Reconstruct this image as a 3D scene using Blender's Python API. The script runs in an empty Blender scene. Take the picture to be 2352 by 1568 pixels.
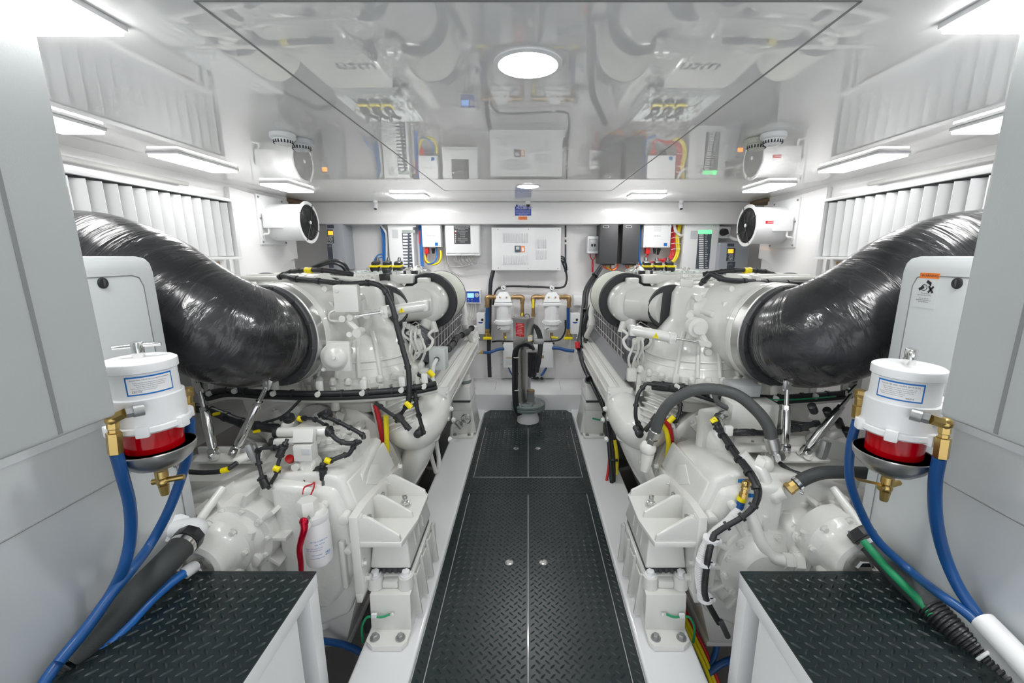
import bpy, bmesh, math, random
from mathutils import Vector, Matrix, Euler
V = Vector
PI = math.pi
random.seed(7)
sc = bpy.context.scene
COL = sc.collection

# ------------------------------------------------------------------ camera
PITCH = math.radians(11.68)
CAMZ = 1.4
F = 970.0
SP, CP = math.sin(PITCH), math.cos(PITCH)
VX, VY = 1213.0, 784.0
cam = bpy.data.cameras.new('camera')
cam_o = bpy.data.objects.new('camera', cam)
COL.objects.link(cam_o)
cam.sensor_width = 36
cam.lens = F / 2352 * 36
cam.shift_x = -37 / 2352
cam.clip_start = 0.02
cam_o.location = (0, 0, CAMZ)
cam_o.rotation_euler = (PI / 2 - PITCH, 0, 0)
sc.camera = cam_o

def ray(px, py):
    a = (px - VX) / F; b = -(py - VY) / F
    return V((a, CP + b * SP, -SP + b * CP))
def C(px, py, Y):
    r = ray(px, py); t = Y / r.y
    return V((r.x * t, Y, CAMZ + r.z * t))
def CZ(px, py, z):
    r = ray(px, py); t = (z - CAMZ) / r.z
    return V((r.x * t, r.y * t, z))
def CX(px, py, x):
    r = ray(px, py); t = x / r.x
    return V((x, r.y * t, CAMZ + r.z * t))
def U(px, py, Y):
    p = C(px, py, Y); p.x = -p.x
    return p
def UR(px, py, Y):
    return C(px, py, Y)

SG = 1.0   # side sign: every shape is given with x outward from the centre line

# ------------------------------------------------------------------ materials
MATS = {}
def mat(name, col, rough=0.4, metal=0.0, coat=0.0, spec=0.5, emit=None, es=0.0, alpha=1.0, trans=0.0,
        bump=None, ior=1.5, vary=None):
    m = bpy.data.materials.new(name); m.use_nodes = True
    nt = m.node_tree; b = nt.nodes['Principled BSDF']
    b.inputs['Base Color'].default_value = (*col, 1)
    b.inputs['Roughness'].default_value = rough
    b.inputs['Metallic'].default_value = metal
    b.inputs['Coat Weight'].default_value = coat
    b.inputs['Coat Roughness'].default_value = 0.06
    b.inputs['Specular IOR Level'].default_value = spec
    b.inputs['IOR'].default_value = ior
    b.inputs['Alpha'].default_value = alpha
    b.inputs['Transmission Weight'].default_value = trans
    if emit:
        b.inputs['Emission Color'].default_value = (*emit, 1)
        b.inputs['Emission Strength'].default_value = es
    tc = nt.nodes.new('ShaderNodeTexCoord')
    if vary:
        n = nt.nodes.new('ShaderNodeTexNoise'); n.inputs['Scale'].default_value = vary[0]; n.inputs['Detail'].default_value = 4
        nt.links.new(tc.outputs['Object'], n.inputs['Vector'])
        mx = nt.nodes.new('ShaderNodeMix'); mx.data_type = 'RGBA'
        mx.inputs[6].default_value = (*col, 1)
        mx.inputs[7].default_value = (*[max(0, min(1, c * vary[1])) for c in col], 1)
        nt.links.new(n.outputs['Fac'], mx.inputs[0])
        nt.links.new(mx.outputs[2], b.inputs['Base Color'])
    if bump:
        n = nt.nodes.new('ShaderNodeTexNoise'); n.inputs['Scale'].default_value = bump[0]; n.inputs['Detail'].default_value = 3
        if len(bump) > 2:
            mp = nt.nodes.new('ShaderNodeMapping'); mp.inputs['Scale'].default_value = bump[2]
            nt.links.new(tc.outputs['Object'], mp.inputs['Vector']); nt.links.new(mp.outputs[0], n.inputs['Vector'])
        else:
            nt.links.new(tc.outputs['Object'], n.inputs['Vector'])
        bp = nt.nodes.new('ShaderNodeBump'); bp.inputs['Strength'].default_value = 1.0; bp.inputs['Distance'].default_value = bump[1]
        nt.links.new(n.outputs['Fac'], bp.inputs['Height']); nt.links.new(bp.outputs[0], b.inputs['Normal'])
    MATS[name] = m
    return m

mat('engine white', (0.75, 0.75, 0.715), 0.3, coat=0.6, bump=(60, 0.0006))
mat('engine cast white', (0.74, 0.74, 0.705), 0.34, coat=0.5, bump=(38, 0.0016))
mat('gelcoat wall', (0.85, 0.845, 0.845), 0.25, coat=0.3, bump=(3, 0.001))
mat('gelcoat recess', (0.79, 0.775, 0.78), 0.3, coat=0.2, bump=(3, 0.001))
mat('gelcoat ceiling', (0.84, 0.84, 0.84), 0.0, spec=0.5, ior=1.85, bump=(0.9, 0.00003))
mat('panel white', (0.83, 0.84, 0.85), 0.35)
mat('cabinet white', (0.67, 0.70, 0.71), 0.28, coat=0.2)
mat('bulkhead grey', (0.50, 0.53, 0.53), 0.32, coat=0.15, bump=(400, 0.0003))
mat('seam', (0.25, 0.26, 0.26), 0.5)
mat('floor grey', (0.32, 0.31, 0.305), 0.35, coat=0.2, bump=(4, 0.004), vary=(3, 0.8))
mat('stringer white', (0.80, 0.81, 0.82), 0.2, coat=0.5)
mat('plastic black', (0.02, 0.021, 0.023), 0.35)
mat('cable black', (0.022, 0.023, 0.026), 0.4, bump=(120, 0.0008))
mat('rubber black', (0.03, 0.032, 0.034), 0.55)
mat('hose black', (0.045, 0.05, 0.05), 0.6, bump=(300, 0.0006))
mat('hose grey', (0.075, 0.08, 0.08), 0.55, bump=(300, 0.0006))
mat('dark grey', (0.06, 0.062, 0.066), 0.45)
mat('black cabinet', (0.05, 0.05, 0.055), 0.45, bump=(500, 0.0003))
mat('chrome', (0.78, 0.78, 0.77), 0.14, 1.0)
mat('steel', (0.55, 0.55, 0.54), 0.3, 1.0, bump=(40, 0.0004, (1, 1, 12)))
mat('satin steel', (0.50, 0.50, 0.49), 0.36, 1.0)
mat('dull metal', (0.42, 0.43, 0.43), 0.45, 0.8)
mat('brass', (0.62, 0.44, 0.16), 0.3, 1.0)
mat('bronze', (0.45, 0.30, 0.15), 0.4, 0.9)
mat('hose blue', (0.006, 0.075, 0.26), 0.4, coat=0.2)
mat('hose light blue', (0.015, 0.15, 0.52), 0.35, coat=0.2)
mat('wire blue', (0.02, 0.16, 0.50), 0.45)
mat('wire red', (0.60, 0.02, 0.03), 0.4)
mat('wire yellow', (0.85, 0.70, 0.01), 0.4)
mat('wire green', (0.01, 0.30, 0.12), 0.45)
mat('wire white', (0.78, 0.78, 0.76), 0.45)
mat('wire grey', (0.45, 0.44, 0.43), 0.5)
mat('wire orange', (0.80, 0.25, 0.02), 0.5)
mat('red plastic', (0.75, 0.015, 0.015), 0.3)
mat('red anodised', (0.45, 0.0, 0.02), 0.22, 0.6)
mat('yellow plastic', (0.88, 0.72, 0.0), 0.4)
mat('filter cream', (0.62, 0.63, 0.54), 0.6, bump=(1, 0.001))
mat('grey box', (0.45, 0.47, 0.48), 0.45)
mat('light grey box', (0.58, 0.62, 0.61), 0.45)
mat('drive grey', (0.42, 0.45, 0.49), 0.4)
mat('drive dark', (0.07, 0.085, 0.11), 0.4)
mat('lcd orange', (0.9, 0.3, 0.02), 0.4, emit=(1.0, 0.32, 0.02), es=0.8)
mat('lcd blue', (0.25, 0.45, 0.9), 0.3, emit=(0.2, 0.45, 1.0), es=0.5)
mat('green glow', (0.2, 0.8, 0.35), 0.4, emit=(0.2, 1.0, 0.4), es=0.35)
mat('sign blue', (0.01, 0.06, 0.42), 0.4)
mat('label blue', (0.0, 0.16, 0.52), 0.4)
mat('sign red', (0.55, 0.01, 0.02), 0.4)
mat('sign orange', (0.85, 0.20, 0.01), 0.4)
mat('label white', (0.85, 0.85, 0.86), 0.4)
mat('label grey', (0.60, 0.62, 0.64), 0.4)
mat('ink', (0.015, 0.015, 0.02), 0.5)
mat('ink white', (0.85, 0.85, 0.85), 0.5)
mat('ink grey', (0.25, 0.26, 0.28), 0.5)
mat('flange green grey', (0.16, 0.21, 0.20), 0.35)
mat('flange grey', (0.20, 0.22, 0.23), 0.35)
mat('shield foil', (0.17, 0.17, 0.19), 0.3, 0.7, bump=(25, 0.012))
mat('shield flat', (0.34, 0.35, 0.37), 0.42, 0.6)
mat('fan shade', (0.03, 0.03, 0.03), 0.8)
mat('wood brown', (0.18, 0.11, 0.06), 0.6)
mat('lamp', (1, 1, 1), 0.5, emit=(1.0, 0.99, 0.975), es=5.0)
mat('lamp key', (1, 1, 1), 0.5, emit=(1.0, 0.99, 0.975), es=9.0)
mat('lamp rear', (1, 1, 1), 0.5, emit=(1.0, 0.99, 0.975), es=19.0)
mat('lamp round', (1, 1, 1), 0.5, emit=(0.98, 1.0, 0.99), es=42.0)
mat('red bowl', (0.8, 0.0, 0.01), 0.08, trans=0.55, ior=1.45)
mat('clear cover', (0.55, 0.62, 0.58), 0.1, trans=0.3)

# air filter pleats
m = MATS['filter cream']; nt = m.node_tree; b = nt.nodes['Principled BSDF']
tc = nt.nodes.new('ShaderNodeTexCoord')
vv = nt.nodes.new('ShaderNodeTexChecker'); vv.inputs['Scale'].default_value = 160
vv.inputs[1].default_value = (0.64, 0.65, 0.57, 1); vv.inputs[2].default_value = (0.50, 0.51, 0.45, 1)
nt.links.new(tc.outputs['Object'], vv.inputs['Vector']); nt.links.new(vv.outputs['Color'], b.inputs['Base Color'])

# diamond tread rubber
mat('tread mat', (0.014, 0.024, 0.026), 0.27, spec=0.6, bump=(500, 0.0003))

# shrink-wrapped exhaust lagging
m = mat('exhaust wrap', (0.03, 0.03, 0.034), 0.24, coat=0.5)
nt = m.node_tree; b = nt.nodes['Principled BSDF']
uv = nt.nodes.new('ShaderNodeUVMap'); uv.uv_map = 'UVMap'
mp = nt.nodes.new('ShaderNodeMapping'); mp.inputs['Scale'].default_value = (5, 26, 1); mp.inputs['Rotation'].default_value = (0, 0, 0.12)
nz = nt.nodes.new('ShaderNodeTexNoise'); nz.inputs['Scale'].default_value = 1.0; nz.inputs['Detail'].default_value = 5; nz.inputs['Distortion'].default_value = 1.1
nt.links.new(uv.outputs[0], mp.inputs[0]); nt.links.new(mp.outputs[0], nz.inputs['Vector'])
bp = nt.nodes.new('ShaderNodeBump'); bp.inputs['Distance'].default_value = 0.009; bp.inputs['Strength'].default_value = 1
nt.links.new(nz.outputs['Fac'], bp.inputs['Height']); nt.links.new(bp.outputs[0], b.inputs['Normal']); nt.links.new(bp.outputs[0], b.inputs['Coat Normal'])
mp2 = nt.nodes.new('ShaderNodeMapping'); mp2.inputs['Scale'].default_value = (7, 5, 1); mp2.inputs['Rotation'].default_value = (0, 0, -0.5)
nz2 = nt.nodes.new('ShaderNodeTexNoise'); nz2.inputs['Scale'].default_value = 1.3; nz2.inputs['Detail'].default_value = 6
nt.links.new(uv.outputs[0], mp2.inputs[0]); nt.links.new(mp2.outputs[0], nz2.inputs['Vector'])
cr = nt.nodes.new('ShaderNodeValToRGB'); cr.color_ramp.elements[0].position = 0.38; cr.color_ramp.elements[1].position = 0.72
cr.color_ramp.elements[0].color = (0.010, 0.011, 0.013, 1); cr.color_ramp.elements[1].color = (0.050, 0.050, 0.056, 1)
nt.links.new(nz2.outputs['Fac'], cr.inputs[0]); nt.links.new(cr.outputs[0], b.inputs['Base Color'])

# ------------------------------------------------------------------ mesh builder
def basis(axis):
    a = V(axis).normalized()
    t = V((0, 0, 1)) if abs(a.z) < 0.9 else V((1, 0, 0))
    x = a.cross(t).normalized(); y = a.cross(x).normalized()
    return x, y, a

def catmull(pts, n=8):
    pts = [V(p) for p in pts]
    if len(pts) < 3: return pts
    P = [pts[0] * 2 - pts[1]] + pts + [pts[-1] * 2 - pts[-2]]
    out = []
    for i in range(1, len(P) - 2):
        for k in range(n):
            t = k / n; a, b_, c, d = P[i - 1], P[i], P[i + 1], P[i + 2]
            out.append(0.5 * ((2 * b_) + (c - a) * t + (2 * a - 5 * b_ + 4 * c - d) * t * t + (3 * b_ - a - 3 * c + d) * t ** 3))
    out.append(pts[-1])
    return out

_txt = {}
def text_geo(body, bold=False):
    key = body
    if key in _txt: return _txt[key]
    cu = bpy.data.curves.new('t', 'FONT'); cu.body = body; cu.size = 1; cu.align_x = 'CENTER'; cu.align_y = 'CENTER'
    cu.resolution_u = 2
    ob = bpy.data.objects.new('t', cu); COL.objects.link(ob)
    bpy.context.view_layer.update()
    me = bpy.data.meshes.new_from_object(ob)
    r = ([v.co.copy() for v in me.vertices], [tuple(p.vertices) for p in me.polygons])
    bpy.data.objects.remove(ob); bpy.data.meshes.remove(me); bpy.data.curves.remove(cu)
    _txt[key] = r
    return r

class MB:
    def __init__(s):
        s.v = []; s.f = []; s.uv = None
    def add(s, vs, fs, raw=False):
        n = len(s.v); g = 1.0 if raw else SG
        s.v += [(p[0] * g, p[1], p[2]) for p in vs]
        if g < 0: s.f += [tuple(n + i for i in reversed(f)) for f in fs]
        else: s.f += [tuple(n + i for i in f) for f in fs]
        return s
    def addbm(s, bm):
        bm.verts.ensure_lookup_table(); bm.verts.index_update()
        s.add([v.co[:] for v in bm.verts], [tuple(v.index for v in f.verts) for f in bm.faces]); bm.free()
        return s
    def box(s, c, size, rot=None, bev=0.0, seg=2):
        bm = bmesh.new(); bmesh.ops.create_cube(bm, size=1)
        for v in bm.verts: v.co = V((v.co.x * size[0], v.co.y * size[1], v.co.z * size[2]))
        if bev > 0:
            bmesh.ops.bevel(bm, geom=bm.edges[:], offset=min(bev, min(size) * 0.45), segments=seg, affect='EDGES', profile=0.6)
        M = Matrix.Translation(V(c))
        if rot is not None:
            M = M @ (rot.to_4x4() if isinstance(rot, Matrix) else Euler(rot).to_matrix().to_4x4())
        bm.transform(M)
        return s.addbm(bm)
    def bb(s, x0, x1, y0, y1, z0, z1, bev=0.0, seg=2):
        return s.box(((x0 + x1) / 2, (y0 + y1) / 2, (z0 + z1) / 2), (abs(x1 - x0), abs(y1 - y0), abs(z1 - z0)), None, bev, seg)
    def hull(s, pts, bev=0.0, seg=2):
        bm = bmesh.new()
        for p in pts: bm.verts.new(V(p))
        r = bmesh.ops.convex_hull(bm, input=bm.verts[:])
        for g in list(r['geom_interior']) + list(r['geom_unused']):
            if isinstance(g, bmesh.types.BMVert) and g.is_valid: bm.verts.remove(g)
        bmesh.ops.dissolve_limit(bm, angle_limit=0.05, verts=bm.verts[:], edges=bm.edges[:])
        if bev > 0: bmesh.ops.bevel(bm, geom=bm.edges[:], offset=bev, segments=seg, affect='EDGES', profile=0.55, clamp_overlap=True)
        return s.addbm(bm)
    def prism(s, poly, mapf, t0, t1, bev=0.0, seg=2):
        """poly 2-D outline, mapf(a, b, t) -> point, extruded from t0 to t1"""
        bm = bmesh.new()
        vs = [bm.verts.new(V(mapf(a, b_, t0))) for a, b_ in poly]
        f = bm.faces.new(vs)
        r = bmesh.ops.extrude_face_region(bm, geom=[f])
        ev = [g for g in r['geom'] if isinstance(g, bmesh.types.BMVert)]
        for v, (a, b_) in zip(vs, poly): pass
        n = len(poly)
        # extruded verts keep positions of the originals: move them
        orig = {tuple(round(x, 6) for x in v.co): (a, b_) for v, (a, b_) in zip(vs, poly)}
        for v in ev:
            a, b_ = orig[tuple(round(x, 6) for x in v.co)]
            v.co = V(mapf(a, b_, t1))
        bmesh.ops.recalc_face_normals(bm, faces=bm.faces[:])
        if bev > 0: bmesh.ops.bevel(bm, geom=bm.edges[:], offset=bev, segments=seg, affect='EDGES', profile=0.6, clamp_overlap=True)
        return s.addbm(bm)
    def lathe(s, p, axis, prof, n=32, a0=0.0, a1=2 * PI, closed=True):
        """prof: (radius, distance along axis) pairs"""
        x, y, a = basis(axis); p = V(p); vs = []; fs = []
        full = abs(a1 - a0 - 2 * PI) < 1e-6
        m = n if full else n + 1
        for r, t in prof:
            for i in range(m):
                an = a0 + (a1 - a0) * i / n
                vs.append(p + a * t + (x * math.cos(an) + y * math.sin(an)) * max(r, 0.00005))
        for j in range(len(prof) - 1):
            for i in range(n):
                k = (i + 1) % m
                fs.append((j * m + i, j * m + k, (j + 1) * m + k, (j + 1) * m + i))
        if full and closed:
            fs.append(tuple(range(m - 1, -1, -1))); L_ = (len(prof) - 1) * m
            fs.append(tuple(range(L_, L_ + m)))
        return s.add(vs, fs)
    def cyl(s, p0, p1, r0, r1=None, n=20, bev=0.0):
        p0 = V(p0); p1 = V(p1); r1 = r0 if r1 is None else r1; L_ = (p1 - p0).length
        if bev > 0:
            pr = [(r0 - bev, 0), (r0 - bev * 0.3, bev * 0.3), (r0, bev), (r1, L_ - bev), (r1 - bev * 0.3, L_ - bev * 0.3), (r1 - bev, L_)]
        else: pr = [(r0, 0), (r1, L_)]
        return s.lathe(p0, p1 - p0, pr, n)
    def tube(s, pts, r, n=10, res=7, smooth=True, rf=None, cap=True):
        P = catmull(pts, res) if smooth else [V(p) for p in pts]
        m = len(P); vs = []; fs = []
        T = [(P[min(i + 1, m - 1)] - P[max(i - 1, 0)]).normalized() for i in range(m)]
        x, y, a = basis(T[0]); nrm = x
        for i in range(m):
            nrm = (nrm - T[i] * nrm.dot(T[i]))
            nrm = nrm.normalized() if nrm.length > 1e-6 else basis(T[i])[0]
            bn = T[i].cross(nrm)
            rr = rf(i / (m - 1)) if rf else r
            for k in range(n):
                an = 2 * PI * k / n
                vs.append(P[i] + (nrm * math.cos(an) + bn * math.sin(an)) * rr)
        for i in range(m - 1):
            for k in range(n):
                k2 = (k + 1) % n
                fs.append((i * n + k, i * n + k2, (i + 1) * n + k2, (i + 1) * n + k))
        if cap:
            fs.append(tuple(range(n - 1, -1, -1))); fs.append(tuple(range((m - 1) * n, m * n)))
        return s.add(vs, fs)
    def ties(s, pts, r, every=0.08, w=0.006, grow=1.18, n=12, smooth=True):
        """tape or tie rings along a cable path"""
        P = catmull(pts, 7) if smooth else [V(p) for p in pts]
        acc = every * 0.6
        for i in range(len(P) - 1):
            d = P[i + 1] - P[i]; acc += d.length
            if acc >= every and d.length > 1e-6:
                acc = 0; u = d.normalized()
                s.cyl(P[i] - u * w, P[i] + u * w, r * grow, n=n)
        return s
    def sph(s, c, r, n=16, sc_=(1, 1, 1)):
        bm = bmesh.new(); bmesh.ops.create_uvsphere(bm, u_segments=n, v_segments=max(6, n * 2 // 3), radius=1)
        for v in bm.verts: v.co = V((v.co.x * r * sc_[0], v.co.y * r * sc_[1], v.co.z * r * sc_[2])) + V(c)
        return s.addbm(bm)
    def tor(s, c, axis, R, r, n=32, k=8, a0=0.0, a1=2 * PI):
        x, y, a = basis(axis); c = V(c)
        full = abs(a1 - a0 - 2 * PI) < 1e-6
        pts = [c + (x * math.cos(a0 + (a1 - a0) * i / n) + y * math.sin(a0 + (a1 - a0) * i / n)) * R for i in range(n + 1)]
        return s.tube(pts, r, n=k, smooth=False, cap=not full)
    def bolt(s, p, axis, r=0.009, h=None, wash=True):
        h = h or r * 1.1; p = V(p); a = V(axis).normalized()
        if wash: s.cyl(p, p + a * r * 0.3, r * 1.45, n=14)
        s.lathe(p + a * r * 0.3, a, [(r, 0), (r, h * 0.85), (r * 0.82, h)], 6)
        return s
    def bolts(s, c, axis, R, n, r=0.008, a0=0.0, a1=None, h=None):
        x, y, a = basis(axis); c = V(c)
        a1 = a0 + 2 * PI * (n - 1) / n if a1 is None else a1
        for i in range(n):
            an = a0 + (a1 - a0) * i / max(1, n - 1)
            s.bolt(c + (x * math.cos(an) + y * math.sin(an)) * R, a, r, h)
        return s
    def text(s, body, c, right, up, size, wrap=None):
        """flat lettering; c centre, right/up unit vectors. raw world coordinates"""
        vs, fs = text_geo(body); c = V(c); right = V(right); up = V(up)
        s.add([c + right * (v.x * size) + up * (v.y * size) for v in vs], fs, raw=True)
        return s
    def text_cyl(s, body, c, R, ang, z, size):
        vs, fs = text_geo(body)
        out = []
        for v in vs:
            a = ang + v.x * size / R
            out.append((c[0] + R * math.cos(a), c[1] + R * math.sin(a), z + v.y * size))
        s.add(out, fs, raw=True)
        return s
    def lugs(s, x0, x1, y0, y1, z, pitch=0.034, L_=0.0128, W=0.0042, h=0.0030):
        """raised lozenge lugs of a diamond tread, leaning left and right in turn"""
        vs = []; fs = []
        i0, i1 = math.ceil(x0 / pitch * 2), math.floor(x1 / pitch * 2)
        j0, j1 = math.ceil(y0 / pitch * 2), math.floor(y1 / pitch * 2)
        q = .7071
        for i in range(i0, i1 + 1):
            for j in range(j0, j1 + 1):
                if (i + j) % 2: continue
                cx, cy = i * pitch / 2, j * pitch / 2
                if not (x0 + .008 < cx < x1 - .008 and y0 + .008 < cy < y1 - .008): continue
                d = 1 if i % 2 else -1
                n = len(vs)
                for a, b_, t in ((-1, 0, 0), (-.5, .85, 0), (.5, .85, 0), (1, 0, 0), (.5, -.85, 0), (-.5, -.85, 0), (-.55, 0, 1), (.55, 0, 1)):
                    u, v = a * L_, b_ * W
                    vs.append((cx + q * (u - v), cy + d * q * (u + v), z + t * h))
                F_ = [(0, 1, 6), (1, 2, 7, 6), (2, 3, 7), (3, 4, 7), (4, 5, 6, 7), (5, 0, 6)]
                fs += [tuple(n + k for k in (f[::-1] if d > 0 else f)) for f in F_]
        return s.add(vs, fs)
    def build(s, name, material, parent=None, label=None, angle=38, flat=False):
        bm = bmesh.new()
        bv = [bm.verts.new(p) for p in s.v]
        for f in s.f:
            try: bm.faces.new([bv[i] for i in f])
            except ValueError: pass
        if not flat: bmesh.ops.recalc_face_normals(bm, faces=bm.faces[:])
        lim = math.radians(angle)
        for f in bm.faces: f.smooth = True
        for e in bm.edges:
            if len(e.link_faces) == 2 and e.calc_face_angle(0) > lim: e.smooth = False
        me = bpy.data.meshes.new(name)
        xs = [p[0] for p in s.v]; ys = [p[1] for p in s.v]; zs = [p[2] for p in s.v]
        o0 = V(((min(xs) + max(xs)) / 2, (min(ys) + max(ys)) / 2, min(zs)))
        bm.transform(Matrix.Translation(-o0)); bm.to_mesh(me); bm.free()
        me.materials.append(MATS[material] if isinstance(material, str) else material)
        o = bpy.data.objects.new(name, me); COL.objects.link(o)
        o['_w'] = list(o0)
        o.location = o0
        if parent is not None: o.parent = parent
        if label: o['label'] = label
        return o

def thing(name, label, cat, group=None):
    o = bpy.data.objects.new(name, None); COL.objects.link(o); o.empty_display_size = 0.05
    o['_w'] = [0, 0, 0]
    o['label'] = label; o['category'] = cat
    if group: o['group'] = group
    return o
def tag(o, label, cat, group=None, kind=None):
    o['label'] = label; o['category'] = cat
    if group: o['group'] = group
    if kind: o['kind'] = kind
    return o
def struct(o):
    o['kind'] = 'structure'
    return o
def finalize():
    for o in list(COL.objects):
        if o.type == 'EMPTY' and o.parent is None:
            pts = []
            def rec(q):
                for c in q.children:
                    if c.type == 'MESH':
                        w = V(c['_w'])
                        for v in c.data.vertices: pts.append(v.co + w)
                    rec(c)
            rec(o)
            if pts:
                xs = [p.x for p in pts]; ys = [p.y for p in pts]
                o['_w'] = [(min(xs) + max(xs)) / 2, (min(ys) + max(ys)) / 2, min(p.z for p in pts)]
                o.location = V(o['_w'])
    for o in COL.objects:
        if o.parent is not None and '_w' in o:
            o.location = V(o['_w']) - V(o.parent['_w'])
    for o in COL.objects:
        if '_w' in o: del o['_w']
# ================================================================== the room
CEIL = 1.8625
XW = 2.02      # side walls
YB = 4.2       # back wall
YN = -1.6      # how far the room runs on behind the camera

struct(MB().bb(-2.4, 2.4, YN, 4.3, -0.55, -0.50).build('floor', 'floor grey'))
o = struct(MB().bb(-2.4, 2.4, YN, 4.3, CEIL, CEIL + 0.04).build('ceiling', 'gelcoat ceiling'))
# thin recessed joint of the ceiling hatch
hx, hy0, hy1, jw = 0.622, 0.90, 3.31, 0.006
b = MB()
for x in (-hx, hx): b.bb(x - jw / 2, x + jw / 2, hy0, hy1, CEIL - 0.0008, CEIL + 0.002)
for y in (hy0, hy1): b.bb(-hx, hx, y - jw / 2, y + jw / 2, CEIL - 0.0008, CEIL + 0.002)
o = b.build('trim_1', 'seam'); struct(o); o['label'] = 'thin joint around the big ceiling hatch'

b = MB().bb(-2.4, 2.4, YB, YB + 0.05, -0.5, CEIL)
struct(b.build('wall_back', 'gelcoat recess'))
b = MB().bb(-2.4, 2.4, 3.99, YB + 0.02, 1.668, CEIL, bev=0.012)
struct(b.build('trim_2', 'gelcoat wall'))['label'] = 'white beam box along the top of the back wall'
# raised step in front of the back wall
b = MB().bb(-1.3, 1.3, 3.68, YB, -0.5, 0.146, bev=0.012)
b.bb(-1.02, -1.015, 3.7, 4.1, 0.146, 0.1475)
o = b.build('trim_3', 'stringer white'); struct(o)['label'] = 'white raised step below the back wall'
b = MB()
for (xa, ya, xb, yb) in ((1136, 896, 1141, 876), (1289, 896, 1284, 876)):
    p, q = CZ(xa, ya, 0.147), CZ(xb, yb, 0.147)
    b.tube([p, q], 0.0012, n=5, smooth=False)
struct(b.build('trim_4', 'seam'))
for s, nm in ((-1, 'left'), (1, 'right')):
    SG = s
    b = MB().bb(XW, XW + 0.06, YN, 3.66, -0.5, CEIL)
    b.bb(XW, 2.42, 3.66, 3.72, -0.5, CEIL)
    b.bb(2.3, 2.36, 3.7, 4.25, -0.5, CEIL)
    struct(b.build('wall_' + nm, 'gelcoat wall'))
    # dark brown gap where the overhead panel ends
    b = MB().bb(2.00, 2.3, 3.70, 3.98, CEIL - 0.03, CEIL - 0.004)
    struct(b.build('trim_%d' % (5 if s < 0 else 6), 'wood brown'))
    # engine bed: long white hull girder beside the walkway
    b = MB().bb(0.398, 0.605, -0.3, 3.72, -0.5, 0.0, bev=0.014, seg=3)
    o = b.build('trim_%d' % (7 if s < 0 else 8), 'stringer white'); struct(o)
    o['label'] = 'white engine bed girder along the %s edge of the walkway' % nm
    # hull frames in the bilge
    b = MB()
    for y in (2.35, 3.05): b.hull([(0.6, y, -0.5), (0.6, y + .05, -0.5), (2.0, y, -0.5), (2.0, y + .05, -0.5), (0.6, y, -0.30), (0.6, y + .05, -0.30), (2.0, y, 0.05), (2.0, y + .05, 0.05)], bev=0.01)
    b.hull([(1.5, -0.3, -0.5), (2.02, -0.3, -0.5), (2.02, -0.3, 0.25), (1.5, 3.7, -0.5), (2.02, 3.7, -0.5), (2.02, 3.7, 0.25)])
    struct(b.build('trim_%d' % (9 if s < 0 else 10), 'floor grey'))
    # soundproof bulkhead panel near the camera (door jamb) with a joint
    b = MB()
    b.bb(0.878, 0.98, YN, 0.855, 1.062, CEIL, bev=0.012, seg=3)
    o = b.build('trim_%d' % (11 if s < 0 else 12), 'bulkhead grey'); struct(o)
    o['label'] = 'grey upper bulkhead panel nearest the camera on the %s' % nm
    q = MB().bb(0.8765, 0.879, 0.738, 0.745, 1.07, CEIL - 0.004)
    q.build('joint', 'seam', o)
    # casing behind the upper panel up to the wall
SG = 1

# walkway -----------------------------------------------------------
b = MB()
b.bb(-0.398, 0.398, -0.3, 3.68, -0.05, -0.014)
struct(b.build('trim_13', 'stringer white'))['label'] = 'white sub-floor under the walkway mats'

def poly_plate(name, pts, z0, z1, material, parent, bev=0.0, label=None):
    return MB().prism(pts, lambda a, b_, t: (a, b_, t), z0, z1, bev=bev).build(name, material, parent, label)
w = thing('walkway_mat', 'black diamond tread walkway mat running between the two engines to the step', 'floor mat')
W2 = 0.392
# outer border of the tread with two hatch openings, laid as strips
b = MB()
def strip(x0, x1, y0, y1):
    b.bb(x0, x1, y0, y1, -0.014, -0.002); b.lugs(x0, x1, y0, y1, -0.002)
hx1 = 0.350; G = 0.0022
strip(-W2, -hx1 - G, -0.3, 3.5); strip(hx1 + G, W2, -0.3, 3.5)
strip(-hx1 - G, hx1 + G, 2.29 + G, 2.48 - G); strip(-hx1 - G, hx1 + G, 3.28 + G, 3.5)
b.hull([(-W2, 3.5, -.014), (W2, 3.5, -.014), (-W2, 3.5, -.002), (W2, 3.5, -.002), (-W2, 3.60, -.014), (W2, 3.60, -.014), (-W2, 3.60, -.002), (W2, 3.60, -.002),
        (-.345, 3.675, -.014), (.345, 3.675, -.014), (-.345, 3.675, -.002), (.345, 3.675, -.002)])
b.lugs(-.35, .35, 3.5, 3.66, -0.002)
b.build('border', 'tread mat', w)
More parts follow.
